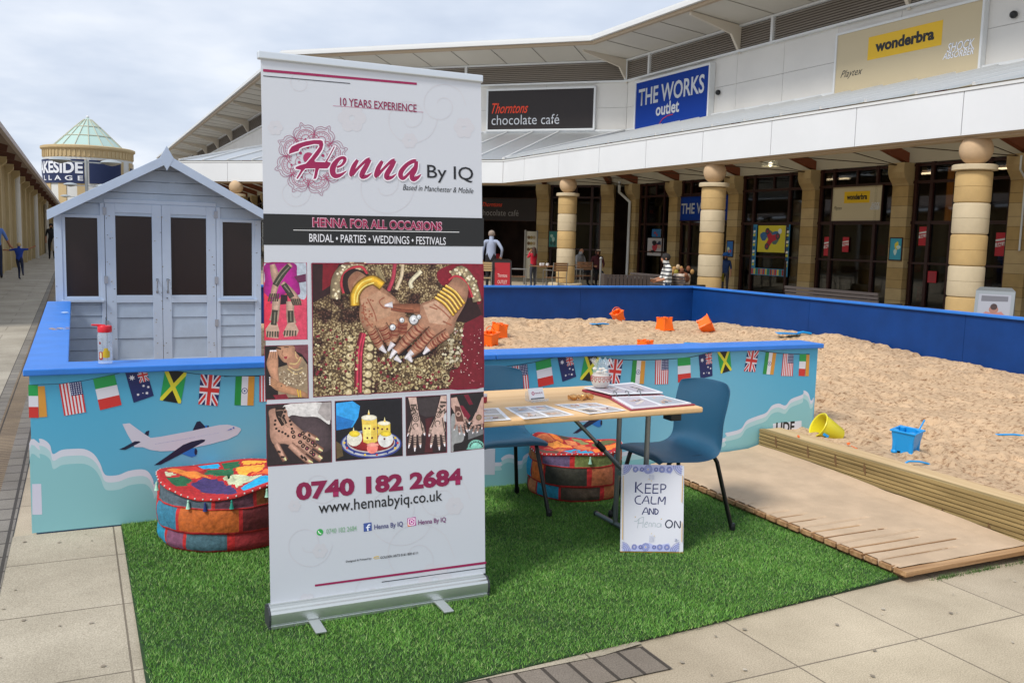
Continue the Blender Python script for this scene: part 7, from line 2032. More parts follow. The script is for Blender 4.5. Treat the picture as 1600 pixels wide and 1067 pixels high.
# ================================================================== hand-drawn sign
m_sign = mat('white_board', 'dadbe4', .5); sg_ = thing('hand_drawn_sign', 'white board lettered KEEP CALM AND Henna ON leaning on the table leg', 'sign', (2.48, 3.56, .02))
A0 = Vector((2.343, 3.612, .02)); B0 = Vector((2.628, 3.488, .02)); U_ = (B0-A0).normalized(); hv = Vector((-U_.y, U_.x, 0)); V_ = (hv*.16+Vector((0, 0, 1))*.987).normalized(); N_ = U_.cross(V_)
SFR = (A0, U_, V_, N_)
bdp = MB().prism([(0, 0), (.306, 0), (.306, .415), (0, .415)], SFR, .012).build('board', m_sign, sg_, bevel=.0015)
k = Ink(SFR, .00002, .0004)
k.load(ART['sign_ink']); k.build('drawn_lettering', inkmat('marker_ink', .5, 1.0), bdp)
MB().prism([(0, 0), (.306, 0), (.306, .004), (0, .004)], (A0+N_*.0006-V_*.0035, U_, V_, N_), .012).build('gold_edge', mat('gold_edge', 'b98428', .5), bdp)

# ================================================================== water bottle
wb = thing('water_bottle', 'clear drinking bottle with a red lid standing on the blue front ledge', 'bottle', (.128, 5.0, .822)); c = (.128, 5.0, .8225)
wbx = .128
MB().lathe([(.028, 0), (.034, .004), (.034, .02), (.0345, .09), (.034, .150), (.030, .158), (.029, .163)], c, 28).build('bottle_body', mat('bottle_plastic', 'dfe8ee', .06, alpha=.30), wb, smooth=True)
MB().lathe([(.0325, .160), (.0335, .164), (.0335, .188), (.031, .192), (.012, .193), (.0, .193)], c, 28).build('lid', mat('red_plastic', 'd4182a', .35), wb, smooth=True)
MB().prism([(-.062, .193), (-.060, .200), (-.030, .200), (.004, .197), (.004, .190), (-.030, .189)], ((c[0], c[1]-.010, c[2]), (1, 0, 0), (0, 0, 1), (0, -1, 0)), .020).build('flip_spout', MATS['red_plastic'], wb, bevel=.003)
MB().tube([(c[0]+.008, c[1], c[2]+.19), (c[0]+.006, c[1], c[2]+.235)], .002, 6).build('straw', mat('straw_grey', '4a5a6a', .4), wb)
dk = MB()
def curve_patch(a0, a1, z0, z1, col, r_=.0350):
    n = 8; vs = []
    for i in range(n+1): a = a0+(a1-a0)*i/n; bul = .004*math.sin(math.pi*i/n); vs += [(c[0]+r_*math.cos(a), c[1]+r_*math.sin(a), c[2]+z0-bul), (c[0]+r_*math.cos(a), c[1]+r_*math.sin(a), c[2]+z1+bul)]
    dk.add(vs, [(2*i, 2*i+2, 2*i+3, 2*i+1) for i in range(n)], 0, lin(col))
dk.flat = True
curve_patch(4.35, 5.35, .036, .066, 'd6b020'); curve_patch(4.5, 5.1, .066, .078, 'd8b428', .0351); curve_patch(3.75, 4.35, .026, .060, 'a83428', .0351); curve_patch(3.9, 4.2, .034, .056, 'd8c890', .0352); curve_patch(3.8, 4.1, .104, .110, '8a2a2a')
dk.build('printed_pattern', inkmat('bottle_ink', .4), wb)
# ================================================================== beach toys
m_or = mat('orange_plastic', 'f86c10', .35); m_sky = mat('sky_blue_plastic', '1694da', .32); m_yel = mat('yellow_plastic', 'e2d42c', .35)
def rot3(rx, ry, rz): return Matrix.Rotation(rz, 3, 'Z') @ Matrix.Rotation(ry, 3, 'Y') @ Matrix.Rotation(rx, 3, 'X')
def castle_bucket(label, x, y, z, s, rx, ry, rz, m, handle=None, flip=False):
    t = thing('castle_bucket', label, 'toy bucket', (x, y, z), 0, 'castle-shaped toy buckets in the sand')
    Mx = rot3(rx, ry, rz); b = MB(); q = .5; T = .008/s if s else .01
    def ring(w, z_): return [(-w, -w, z_), (w, -w, z_), (w, w, z_), (-w, w, z_)]
    rings = [ring(.37, .10), ring(.50, 1.0), ring(.50, 1.0), ring(.46, 1.0), ring(.34, .14)]
    vs = [p for r_ in rings for p in r_]; fs = [(i*4+k, i*4+(k+1) % 4, (i+1)*4+(k+1) % 4, (i+1)*4+k) for i in (0, 2, 3) for k in range(4)]+[(0, 3, 2, 1), (16, 17, 18, 19)]
    b.add(vs, fs)
    for a, c_ in ((-1, -1), (1, -1), (1, 1), (-1, 1)):
        b.lathe([(.135, 0), (.135, .08), (.10, .12), (.12, 1.0), (.001, 1.0)], (a*.34, c_*.34, 0), 10)
    for a, c_ in ((0, -1), (1, 0), (0, 1), (-1, 0)): b.box(a*.31-.07, a*.31+.07, c_*.31-.07, c_*.31+.07, .02, .14)
    for k in range(4):
        Mk = Matrix.Rotation(k*math.pi/2, 3, 'Z'); b.obox(Mk @ Vector((0, -.515, .97)), (1.09, .055, .07), Mk)
    def tf(bb): bb.v = [tuple(Mx @ (Vector(p)*s)) for p in bb.v]; return bb
    tf(b).build('bucket_body', m, t, local=True, bevel=.003)
    if handle:
        hb = MB(); hb.tube([(math.cos(a)*.52, handle*math.sin(a)*.15, .97+math.sin(a)*.45*abs(handle)) for a in [math.pi*i/12 for i in range(13)]] if handle != 2 else [(.48, -.2, .92), (.66, -.25, .98), (.95, -.3, 1.32)], .035, 6)
        tf(hb).build('handle', m, t, local=True, smooth=True)
    return t
def cb(label, x, y, s, rx, ry, rz, m, h=None, dz=0): return castle_bucket(label, x, y, sand_z(x, y)+dz*(.87 if m is m_or else 1), s*(.87 if m is m_or else 1), rx, ry, rz, m, h)
PI = math.pi
cb('blue castle bucket standing upright near the timber edging', 4.735, 4.05, .150, .05, -.04, .35, m_sky, 2, -.012)
cb('orange castle bucket half hidden by the banner edge', 4.50, 9.98, .19, .1, -.15, .5, m_or, 1)
cb('orange castle bucket turned upside down beside the banner edge', 4.80, 10.35, .20, PI+.1, .12, .2, m_or, None, .20)
cb('orange castle bucket tilted with its handle up, in front of the far blue wall', 7.15, 11.30, .17, .1, -.5, .1, m_or, 1, .03)
cb('orange castle bucket upside down near the back corner', 7.56, 10.76, .22, PI-.05, 0, .15, m_or, None, .215)
cb('orange castle bucket lying on its side close to the back corner', 8.02, 10.55, .21, .9, .7, .4, m_or, None, .06)
cb('orange castle bucket upside down just behind the front ledge', 6.10, 9.05, .19, PI, 0, .3, m_or, None, .15)
yb = thing('round_bucket', 'yellow round bucket lying tilted beside the end of the mural wall', 'toy bucket', (4.66, 4.62, sand_z(4.66, 4.62)))
zy = sand_z(4.62, 4.6); Mx = rot3(0, R(-62), R(-18)); b = MB(); b.lathe([(.001, -.075), (.058, -.075), (.062, -.07), (.088, .095), (.094, .100), (.090, .105), (.082, .100), (.058, -.064), (.001, -.064)], (0, 0, 0), 36, 0, Mx, caps=False)
b.v = [(p[0], p[1], p[2]+.055) for p in b.v]; b.build('bucket_body', m_yel, yb, local=True, smooth=True)
lg_ = MB().obox(Mx @ Vector((-.04, -.085, .06))+Vector((0, 0, .055)), (.018, .012, .04), Mx); lg_.build('handle_lug', m_sky, yb, local=True, bevel=.002)
def spade(name, label, x, y, rz, pts, w, m, tip=None, group=None, lift=.008):
    t = thing(name, label, 'toy spade', (x, y, sand_z(x, y)), rz, group)
    MB().tube([(a, b_, c_+lift) for a, b_, c_ in pts], w, 8).build('handle', m, t, local=True, smooth=True)
    if tip:
        b = MB(); n = 6; vs = []
        for i in range(n+1):
            u_ = i/n
            for j in range(5): v_ = j/4*2-1; vs.append((tip[0]+u_*tip[2], v_*tip[1]*(1-.5*u_**3), .012+lift+.012*v_*v_+.008*(1-u_)))
        fs = [(i*5+j, i*5+j+1, i*5+j+6, i*5+j+5) for i in range(n) for j in range(4)]; o = b.add(vs, fs).build('blade', m, t, local=True, smooth=True); q = o.modifiers.new('solid', 'SOLIDIFY'); q.thickness = .004
    return t
GS = 'blue spades and scoops in the sand'
spade('sand_rake', 'blue toy rake handle curving out of the sand below the blue bucket', 4.53, 3.80, -.25, [(-.085, 0, -.03), (-.075, 0, .0), (-.04, 0, .018), (.03, 0, .014), (.09, 0, .0), (.11, 0, -.012)], .006, m_sky, None, GS)
spade('sand_spade', 'blue toy spade lying in the sand at the far right of the frame', 6.05, 4.30, -.6, [(-.10, 0, 0), (.05, 0, .01), (.16, 0, .0)], .007, m_sky, (.15, .03, .08), GS)
spade('sand_scoop', 'large blue scoop lying on the heaped sand above the right end of the mural wall', 8.50, 9.25, -.2, [(.12, 0, .03), (.20, 0, .04), (.32, 0, .02)], .016, m_sky, (-.16, .10, .30), GS, .03)
spade('sand_spade', 'small blue spade in the sand left of the tilted orange bucket', 6.62, 10.95, .3, [(-.05, 0, .02), (.06, 0, .02), (.20, 0, .0)], .012, m_sky, (-.17, .06, .14), GS)
spade('sand_scoop', 'blue scoop poking up just behind the front ledge', 6.80, 9.0, 0, [(-.05, 0, .02), (.06, 0, .02)], .012, m_sky, (-.12, .09, .24), GS, .05)
for i, (x, y, a) in enumerate(((4.535, 4.33, .3), (4.50, 4.22, 1.2), (4.33, 4.56, .6), (3.40, 4.57, 2.0))):
    nm = ('orange plastic shard between the yellow and blue buckets', 'orange plastic shard nearest the blue bucket', 'faded orange plastic scrap on the timber edging', 'tiny orange plastic scrap where the boardwalk meets the grass mat')[i]
    t = thing('plastic_shard', nm, 'toy piece', (x, y, (.236 if 4 < x < 4.45 else .06 if x < 4 else sand_z(x, y))), a, 'orange plastic pieces on the sand'); MB().add([(0, 0, .002), (.04, .006, .002), (.05, .02, .008), (.012, .018, .008), (0, 0, .006), (.04, .006, .007), (.05, .02, .013), (.012, .018, .013)], [(0, 3, 2, 1), (4, 5, 6, 7), (0, 1, 5, 4), (1, 2, 6, 5), (2, 3, 7, 6), (3, 0, 4, 7)]).build('shard', m_or, t, local=True)

# ================================================================== playhouse
m_ph = mat('pale_blue_timber', 'a3b4c9', .6, var=.10, vs=4, bump=.22, bs=26); m_ph2 = mat('pale_blue_trim', 'b0c0d6', .55, var=.05, vs=4, bump=.1, bs=30)
ph = thing('playhouse', 'pale blue wooden playhouse with double doors and dark windows standing in the sandpit', 'playhouse', (.75, 9.4, 0))
PY = 9.42; X0, X1 = -.165, 1.69; ZB = .14
def roofz(x): return 2.155-abs(x-.80)*.545
pl = MB(); z = ZB
def clapboard(b, x0, x1, y0, zs, ze, pitch=.105):
    z = zs
    while z < ze-1e-4:
        zt_ = min(z+pitch, ze)
        b.add([(x0, y0-.010, z), (x1, y0-.010, z), (x1, y0-.002, zt_-.008), (x0, y0-.002, zt_-.008), (x0, y0+.004, zt_), (x1, y0+.004, zt_), (x0, y0+.012, z), (x1, y0+.012, z)], [(0, 1, 2, 3), (3, 2, 5, 4), (6, 7, 1, 0)]); z = zt_
b = MB(); clapboard(b, -.10, .25, PY, ZB, .84, .108); b.build('plank_panel', m_ph, ph); b = MB(); clapboard(b, 1.27, 1.63, PY, ZB, .84, .108); b.build('plank_panel', m_ph, ph)
g = MB(); z = 1.62
while z < 2.12:
    zt_ = min(z+.11, 2.13); hw0 = min(.93, (2.14-z)/.545); hw1 = max(.01, min(.93, (2.14-zt_)/.545))
    g.add([(.80-hw0, PY-.008, z), (.80+hw0, PY-.008, z), (.80+hw1, PY-.001, zt_-.006), (.80-hw1, PY-.001, zt_-.006), (.80+hw1, PY+.006, zt_), (.80-hw1, PY+.006, zt_)], [(0, 1, 2, 3), (3, 2, 4, 5)]); z = zt_
g.build('gable_boards', m_ph, ph)
MB().box(X0, -.10, PY-.022, PY+.03, ZB, 1.62).box(1.63, X1, PY-.022, PY+.03, ZB, 1.62).box(.222, .258, PY-.018, PY+.02, ZB, 1.735).box(1.262, 1.298, PY-.018, PY+.02, ZB, 1.735).box(.258, 1.262, PY-.012, PY+.02, 1.738, 1.775).build('corner_post', m_ph2, ph, bevel=.003)
MB().box(X0, X0+.02, PY+.03, PY+1.5, ZB, 1.64).box(X1-.02, X1, PY+.03, PY+1.5, ZB, 1.62).box(X0, X1, PY+1.5, PY+1.52, ZB, 1.62).build('wall', m_ph, ph)
MB().add([(X0+.02, PY+1.505, 1.62), (X1-.02, PY+1.505, 1.62), (.8, PY+1.505, 2.12)], [(0, 1, 2)]).build('rear_gable', m_ph, ph)
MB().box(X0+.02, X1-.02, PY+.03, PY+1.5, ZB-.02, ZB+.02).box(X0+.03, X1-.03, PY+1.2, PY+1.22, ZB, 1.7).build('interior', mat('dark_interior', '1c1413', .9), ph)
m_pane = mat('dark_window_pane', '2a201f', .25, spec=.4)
def window(x0, x1, z0, z1):
    f = MB(); wd = .028
    f.box(x0-wd, x0, PY-.016, PY+.015, z0-wd, z1+wd).box(x1, x1+wd, PY-.016, PY+.015, z0-wd, z1+wd).box(x0, x1, PY-.016, PY+.015, z1, z1+wd).box(x0, x1, PY-.016, PY+.015, z0-wd, z0)
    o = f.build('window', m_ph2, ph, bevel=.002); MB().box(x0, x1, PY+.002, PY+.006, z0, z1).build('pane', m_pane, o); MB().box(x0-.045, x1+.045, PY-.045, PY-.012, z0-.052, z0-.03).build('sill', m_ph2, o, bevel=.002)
window(-.072, .198, .862, 1.592); window(1.322, 1.604, .862, 1.592)
for (x0, x1, w0, w1, hx) in ((.262, .757, .352, .672, 1), (.761, 1.258, .842, 1.168, -1)):
    d = MB(); z0, z1 = ZB+.02, 1.733
    d.box(x0, w0, PY-.014, PY+.012, z0, z1).box(w1, x1, PY-.014, PY+.012, z0, z1).box(w0, w1, PY-.014, PY+.012, 1.650, z1).box(w0, w1, PY-.014, PY+.012, .80, .872).box(w0, w1, PY-.014, PY+.012, z0, z0+.10)
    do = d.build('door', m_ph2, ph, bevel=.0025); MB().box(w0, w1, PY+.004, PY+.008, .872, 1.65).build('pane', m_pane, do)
    cbp = MB(); clapboard(cbp, w0, w1, PY+.003, z0+.10, .80, .20); cbp.build('door_planks', m_ph, do)
    hxp = x1-.045 if hx > 0 else x0+.045
    MB().tube([(hxp, PY-.016, .905), (hxp, PY-.04, .915), (hxp, PY-.04, 1.01), (hxp, PY-.016, 1.02)], .007, 8).box(hxp-.010, hxp+.010, PY-.018, PY-.0145, .892, .918).box(hxp-.010, hxp+.010, PY-.018, PY-.0145, 1.008, 1.034).build('handle', mat('chrome', 'b9bcc0', .2, .9), do, smooth=True)
    hh = x0 if hx > 0 else x1
    for z_ in (.60, 1.02, 1.66): MB().box(hh-.016, hh+.016, PY-.0245, PY-.0145, z_-.035, z_+.035).build('hinge', mat('painted_hinge', '9aa0ac', .5, .3), do)
MB().lathe([(.001, 0), (.006, 0), (.006, .004), (.001, .004)], (.80, PY-.0175, .845), 8, 0, Matrix(((1, 0, 0), (0, 0, -1), (0, 1, 0)))).build('keyhole', m_black, ph)
rf = MB(); ov = .17; th = .03
for s_ in (-1, 1):
    xe = .80+s_*1.01; ze = 2.16-1.01*.545
    a = Vector((.80, 0, 2.16)); e_ = Vector((xe, 0, ze)); nrm = Vector((s_*.545, 0, 1)).normalized()*th
    rf.add([(p.x, y_, p.z) for y_ in (PY-ov, PY+1.65) for p in (a, e_, e_+nrm, a+Vector((0, 0, th*1.139)))], [(0, 1, 2, 3), (7, 6, 5, 4), (0, 4, 5, 1), (1, 5, 6, 2), (2, 6, 7, 3)])
ro = rf.build('roof', mat('roof_felt', '53585e', .9, bump=.3, bs=90), ph)
for s_ in (-1, 1):
    xe = .80+s_*1.015; a0 = Vector((.80+s_*.0, 0, 2.20)); e0 = Vector((xe, 0, 2.20-1.015*.545)); dn = Vector((0, 0, -.088))
    b = MB(); y0, y1 = PY-ov-.024, PY-ov-.002
    b.add([(p.x, y_, p.z) for y_ in (y0, y1) for p in (a0, e0, e0+dn, a0+dn)], [(0, 1, 2, 3), (7, 6, 5, 4), (0, 4, 5, 1), (1, 5, 6, 2), (2, 6, 7, 3), (3, 7, 4, 0)]); b.build('bargeboard', m_ph2, ro, bevel=.002)
MB().prism([(0, .115), (.062, 0), (0, -.115), (-.062, 0)], ((.80, PY-ov-.026, 2.165), (1, 0, 0), (0, 0, 1), (0, -1, 0)), .018).build('finial', m_ph2, ro, bevel=.002)
nl = Ink(((0, PY-.0155, 0), (1, 0, 0), (0, 0, 1), (0, -1, 0)), .00005, .004)
for _ in range(90):
    x = random.choice([random.uniform(.27, .34), random.uniform(.68, .84), random.uniform(1.18, 1.25), random.uniform(-.16, -.11), random.uniform(1.64, 1.68)]); z = random.uniform(.25, 1.7)
    nl.poly([(x+random.uniform(.003, .011)*math.cos(a), z+random.uniform(.002, .006)*math.sin(a)) for a in (0, 1, 2, 3, 4, 5)], random.choice(['8a8270', '6a6a70', 'c8c8c8', '7a6a58']))
nl.build('paint_chips', inkmat('chips', .8), ph)

# weeds growing along the front edge of the boardwalk
b = MB(); rr = random.Random(3)
for i in range(450):
    x = rr.choice([rr.gauss(3.62, .05), rr.gauss(3.85, .07), rr.uniform(3.5, 4.25), rr.gauss(4.2, .05)]); y = 2.808-abs(rr.gauss(0, .010)); a = rr.uniform(0, 6.28); h = rr.uniform(.008, .026)
    b.add([(x-.002, y, .001), (x+.002, y, .001), (x+.012*math.cos(a), y+.012*math.sin(a), h)], [(0, 1, 2)])
tag(b.build('weeds', mat('weed_green', '4a6a2c', .8)), 'small green weeds along the front edge of the boardwalk', 'weeds', kind='stuff')
# ================================================================== shopping mall: right wing, 45 degree front, far wing
m_clad = mat('cream_cladding', 'd6d3cd', .5, var=.05, vs=.7); m_white = mat('white_panel', 'dcdfe2', .4, var=.03, vs=.8); m_whitem = mat('white_metal', 'd6d8d8', .35)
m_louv = mat('louvre_grey', 'a39a8f', .5); m_brown = mat('dark_red_frame', '2e0f0a', .4); m_beam = mat('red_brown_beam', '7c3f22', .6)
m_stone1 = mat('pale_sandstone', 'c2b294', .85, var=.10, vs=2.5, bump=.3, bs=30); m_stone2 = mat('yellow_sandstone', 'bb9d6a', .85, var=.12, vs=2.5, bump=.3, bs=30); m_joint = mat('stone_joint', '4a3c2a', .9)
m_soffit = mat('soffit_panel', 'c4beb2', .6, var=.04, vs=.6); m_tan = mat('tan_trim', 'b09c82', .6)
def glassmat(name, col, refl, tr, ro=.03):
    m = bpy.data.materials.new(name); m.use_nodes = True; t = m.node_tree; t.nodes.clear(); l = t.links; o = t.nodes.new('ShaderNodeOutputMaterial')
    g = t.nodes.new('ShaderNodeBsdfGlossy'); g.inputs['Roughness'].default_value = ro; g.inputs['Color'].default_value = (.9, .93, .95, 1); x = t.nodes.new('ShaderNodeBsdfTransparent'); x.inputs['Color'].default_value = (*lin(col), 1)
    f = t.nodes.new('ShaderNodeFresnel'); f.inputs[0].default_value = 1.5; a = t.nodes.new('ShaderNodeMath'); a.operation = 'MULTIPLY_ADD'; a.inputs[1].default_value = refl; a.inputs[2].default_value = tr; l.new(f.outputs[0], a.inputs[0])
    mx = t.nodes.new('ShaderNodeMixShader'); l.new(a.outputs[0], mx.inputs[0]); l.new(x.outputs[0], mx.inputs[1]); l.new(g.outputs[0], mx.inputs[2]); l.new(mx.outputs[0], o.inputs[0]); return m
m_shopglass = glassmat('shop_glass', '9a9a98', .8, .01); m_roofglass = glassmat('canopy_glass', '7c8284', 1.6, .20)
m_pier1 = mat('pier_stone_tan', 'b59c70', .85, var=.10, vs=3, bump=.3, bs=30); m_pier2 = mat('pier_stone_ochre', 'a98c5a', .85, var=.12, vs=3, bump=.3, bs=30)
PATH = [Vector((19, 2.5)), Vector((19, 30.1)), Vector((9.9, 39.2)), Vector((9.9, 100))]
def offs(d):
    # path moved d metres towards the open court, with mitred corners
    r = []; n = len(PATH)
    nr = [Vector((-(PATH[i+1]-PATH[i]).y, (PATH[i+1]-PATH[i]).x)).normalized() for i in range(n-1)]
    for i in range(n):
        if i == 0: r.append(PATH[0]+nr[0]*d)
        elif i == n-1: r.append(PATH[-1]+nr[-1]*d)
        else: b = (nr[i-1]+nr[i]).normalized(); r.append(PATH[i]+b*d/b.dot(nr[i]))
    return r
def band(b, d0, z0, d1, z1, m=0, segs=(0, 1, 2)):
    A, B = offs(d0), offs(d1)
    for i in segs: b.add([(A[i].x, A[i].y, z0), (A[i+1].x, A[i+1].y, z0), (B[i+1].x, B[i+1].y, z1), (B[i].x, B[i].y, z1)], [(0, 1, 2, 3)], m)
def ringbox(b, d0, d1, z0, z1, m=0): band(b, d0, z0, d0, z1, m); band(b, d1, z0, d1, z1, m); band(b, d0, z0, d1, z0, m); band(b, d0, z1, d1, z1, m)
def seg(i):
    a, b = PATH[i], PATH[i+1]; U = (b-a).normalized(); Nn = Vector((-U.y, U.x)); return a, U, Nn, (b-a).length
def P3(i, s_, d, z): a, U, Nn, L = seg(i); p = a+U*s_+Nn*d; return Vector((p.x, p.y, z))
def sbox(b, i, s0, s1, d0, d1, z0, z1, m=0):
    v = [P3(i, s_, d, z) for s_ in (s0, s1) for d in (d0, d1) for z in (z0, z1)]; b.add(v, [(0, 1, 3, 2), (4, 6, 7, 5), (0, 4, 5, 1), (2, 3, 7, 6), (0, 2, 6, 4), (1, 5, 7, 3)], m)
mall = thing('shopping_centre', 'long cream retail centre with louvred eaves and dark timber shopfronts', 'building', (19, 20, 0))
b = MB(); rows = ((4.22, 5.62), (5.63, 6.565), (6.575, 7.50))
for i in range(3):
    L = seg(i)[3]; p = 2.18 if i == 0 else 3.2; n = max(1, round(L/p)); p = L/n
    for j in range(n):
        for z0, z1 in rows: sbox(b, i, j*p+.006, (j+1)*p-.006, -.05, 0, z0, z1)
b.build('wall_cladding', m_clad, mall)
b = MB(); band(b, -.03, 3.60, -.03, 8.7); b.build('wall_backing', mat('joint_shadow', '77756f', .9), mall)
b = MB(); ringbox(b, 0, .05, 3.66, 4.205); b.build('wall_band', mat('cream_band', 'b9ae98', .7), mall)
b = MB()
for k in range(9): z = 7.60+k*.072; band(b, .085, z, .04, z+.056)
b.build('louvre', m_louv, mall)
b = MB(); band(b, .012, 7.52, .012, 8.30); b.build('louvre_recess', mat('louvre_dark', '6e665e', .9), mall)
b = MB(); ringbox(b, .0, .14, 7.50, 7.56); ringbox(b, 0, .14, 8.26, 8.32)
for i in range(3):
    for j in range(int(seg(i)[3]//6.5)+1): sbox(b, i, j*6.5+.02, j*6.5+.12, 0, .13, 7.56, 8.26)
b.build('louvre_frame', m_whitem, mall)
b = MB(); band(b, .0, 8.32, 2.0, 8.52); b.build('soffit', m_soffit, mall)
b = MB()
for i in range(3):
    L = seg(i)[3]; n = round(L/1.6)
    for j in range(1, n): s_ = j*L/n; b.bar(P3(i, s_, .05, 8.314), P3(i, s_, 1.98, 8.508), .025, .012)
b.build('soffit_joints', mat('soffit_joint', '8f8a80', .8), mall)
b = MB(); ringbox(b, 1.98, 2.12, 8.50, 8.60); b.build('eaves_trim', m_tan, mall)
b = MB(); ringbox(b, 2.02, 2.24, 8.605, 8.72); ringbox(b, 1.9, 2.18, 8.725, 8.80); b.build('gutter', m_whitem, mall)
b = MB(); band(b, 2.1, 8.80, -6, 10.2); b.build('roof', mat('grey_roof', 'a8acae', .5), mall)
b = MB()
for i in range(3):
    L = seg(i)[3]; ss = [L-6.5*j for j in range(int(L//6.5)+1)] if i == 0 else ([6.5*j for j in range(1, int(L//6.5)+1)] if i == 2 else [])
    for s_ in ss:
        a, U, Nn, _ = seg(i); O = P3(i, s_, 0, 0); b.prism([(.05, 8.30), (1.98, 8.50), (1.98, 8.40), (.42, 8.02), (.05, 7.45)], (O+Vector((U.x, U.y, 0))*.05, (Nn.x, Nn.y, 0), (0, 0, 1), (U.x, U.y, 0)), .1); b.build('eaves_bracket', mat('bracket_cream', 'c9bfae', .5), mall); b = MB()
# shopfronts
def pier(i, s_, w_=.5):
    a, U, Nn, L = seg(i); b = MB()
    z = 0; k = 0
    while z < 3.05:
        h = .30 if k % 2 else .22; sbox(b, i, s_-w_/2, s_+w_/2, 0, .20, z+.004, min(z+h, 3.1)-.004, (k//2) % 2); z += h; k += 1
    sbox(b, i, s_-w_/2+.01, s_+w_/2-.01, 0, .19, 0, 3.65, 2)
    O = P3(i, s_+w_/2, 0, 0); b.prism([(0, 3.10), (.21, 3.10), (.24, 3.16), (.34, 3.28), (.40, 3.42), (.40, 3.655), (0, 3.655)], (O, (Nn.x, Nn.y, 0), (0, 0, 1), (U.x, U.y, 0)), w_, 0)
    b.build('pier', [m_pier1, m_pier2, m_joint], mall)
# distances along the right wing of the piers (y - 2.5)
piers0 = [1.4, 4.65, 7.87, 11.06, 14.33, 17.54, 20.83, 24.05, 26.65]
for s_ in piers0: pier(0, s_)
piers1 = [.55, 3.15, 6.6, 9.9, 12.4]
for s_ in piers1: pier(1, s_)
piers2 = [.4+3.3*j for j in range(10)]
for s_ in piers2: pier(2, s_)
def bay(i, s0, s1, fr, label=None, door=None):
    s0 += .25; s1 -= .25; w_ = s1-s0; b = MB()
    xs_ = [s0+w_*f for f in fr]
    for x in xs_: sbox(b, i, max(s0, x-.045), min(s1, x+.045), -.06, .06, 0, 3.66)
    ed = [s0]+xs_+[s1]
    for z, h in ((.06, .12), (1.18, .05), (2.18, .08), (3.18, .07), (3.60, .06)): sbox(b, i, s0, s1, -.05, .05, z-h/2, z+h/2)
    if door is not None: sbox(b, i, xs_[door]+.06, xs_[door]+.14, -.03, .04, .12, 2.13); sbox(b, i, xs_[door]+w_*.32, xs_[door]+w_*.32+.09, -.03, .04, .12, 2.13)
    mid = (xs_[0]+xs_[-1])/2; sbox(b, i, mid-.03, mid+.03, -.04, .04, 3.2, 3.6)
    f = b.build('shopfront_frame', m_brown, mall)
    g = MB(); sbox(g, i, s0, s1, -.012, 0, .1, 3.6); g.build('pane', m_shopglass, f)
for j in range(len(piers0)-1): bay(0, piers0[j], piers0[j+1], (.03, .24, .80, .97), door=1 if j in (1, 3) else None)
for j in range(len(piers1)-1):
    if j != 1: bay(1, piers1[j], piers1[j+1], (.03, .2, .55, .97))
for j in range(8): bay(2, piers2[j], piers2[j+1], (.03, .24, .80, .97))
b = MB(); band(b, -4.2, 0, -4.2, 3.7); band(b, -.1, 3.68, -4.2, 3.68); b.build('shop_interior', mat('shop_interior', '58443a', .9, var=.5, vs=.8), mall)
b = MB(); band(b, -.1, .03, -4.2, .03); b.build('shop_floor', mat('shop_floor', '4a3f38', .5), mall)
rr = random.Random(4); cols = ['5a1c1c', 'a8282c', '2c3c5c', 'b8a890', '6a5a4c', '28242c', 'c8b8a8', '1c4c7c', 'a07848', '7c3c5c', '4a6a5a']
for i, rng_ in ((0, (4, 27)), (1, (5, 12))):
    b = MB()
    for q in range(110 if i == 0 else 30):
        s_ = rr.uniform(*rng_); d = -rr.uniform(.8, 3.6); z = rr.choice([.1, .5, .9, 1.3]); h = rr.uniform(.15, .45); w_ = rr.uniform(.12, .5); v = [P3(i, x, y, zz) for x in (s_, s_+w_) for y in (d, d+.25) for zz in (z, z+h)]
        b.add(v, [(0, 1, 3, 2), (4, 6, 7, 5), (0, 4, 5, 1), (2, 3, 7, 6), (0, 2, 6, 4), (1, 5, 7, 3)], 0, lin(rr.choice(cols)))
    b.build('shop_display', inkmat('display_goods', .6, 2.6), mall)['kind'] = 'stuff'  # gain lifts the goods' colours in place of missing shop light
# strip lights inside the shops, some of them added to brighten the interiors
b = MB()
for s_ in (10.0, 12.6, 15.5, 18.6): sbox(b, 0, s_, s_+.9, -2.4, -2.25, 3.60, 3.64)
b.build('strip_light', mat('strip_light', 'ffe2b8', .5, emit=9), mall)
b = MB(); sbox(b, 0, 13.35, 13.48, -.5, -.42, 2.2, 3.55); b.build('lit_column', mat('lit_column', 'c87a34', .6, emit=.5), mall)

# ------------------------------------------------------------------ canopy
can = thing('arcade_canopy', 'glazed lean-to canopy with white fascia on banded sandstone columns', 'canopy', (12.7, 20, 0))
FD = 6.3
for i in range(3):
    a, U, Nn, L = seg(i); A = offs(FD); La = (A[i+1]-A[i]).length; st0 = (A[i]-a).dot(U)
    ends = [st0+La]; 
    js = []
    if i == 0:
        q = [25.935, 23.66, 21.40, 19.178, 16.918, 14.682, 12.466, 10.265, 8.05, 5.8, 3.6]; js = [st0]+sorted(y_-2.5 for y_ in q)+[st0+La]
    else: n = round(La/2.24); js = [st0+La*j/n for j in range(n+1)]
    for s0, s1 in zip(js[:-1], js[1:]):
        b = MB(); sbox(b, i, s0+.008, s1-.008, FD-.05, FD, 3.32, 4.00); b.build('fascia_panel', m_white, can)
b = MB(); ringbox(b, FD-.12, FD-.055, 3.30, 4.0); ringbox(b, FD-.42, FD-.125, 3.27, 3.33); b.build('fascia_frame', m_tan, can)
b = MB(); ringbox(b, FD-.18, FD+.015, 4.005, 4.05); b.build('fascia_coping', m_whitem, can)
gz = lambda d: 4.08+(FD-d)/FD*1.62
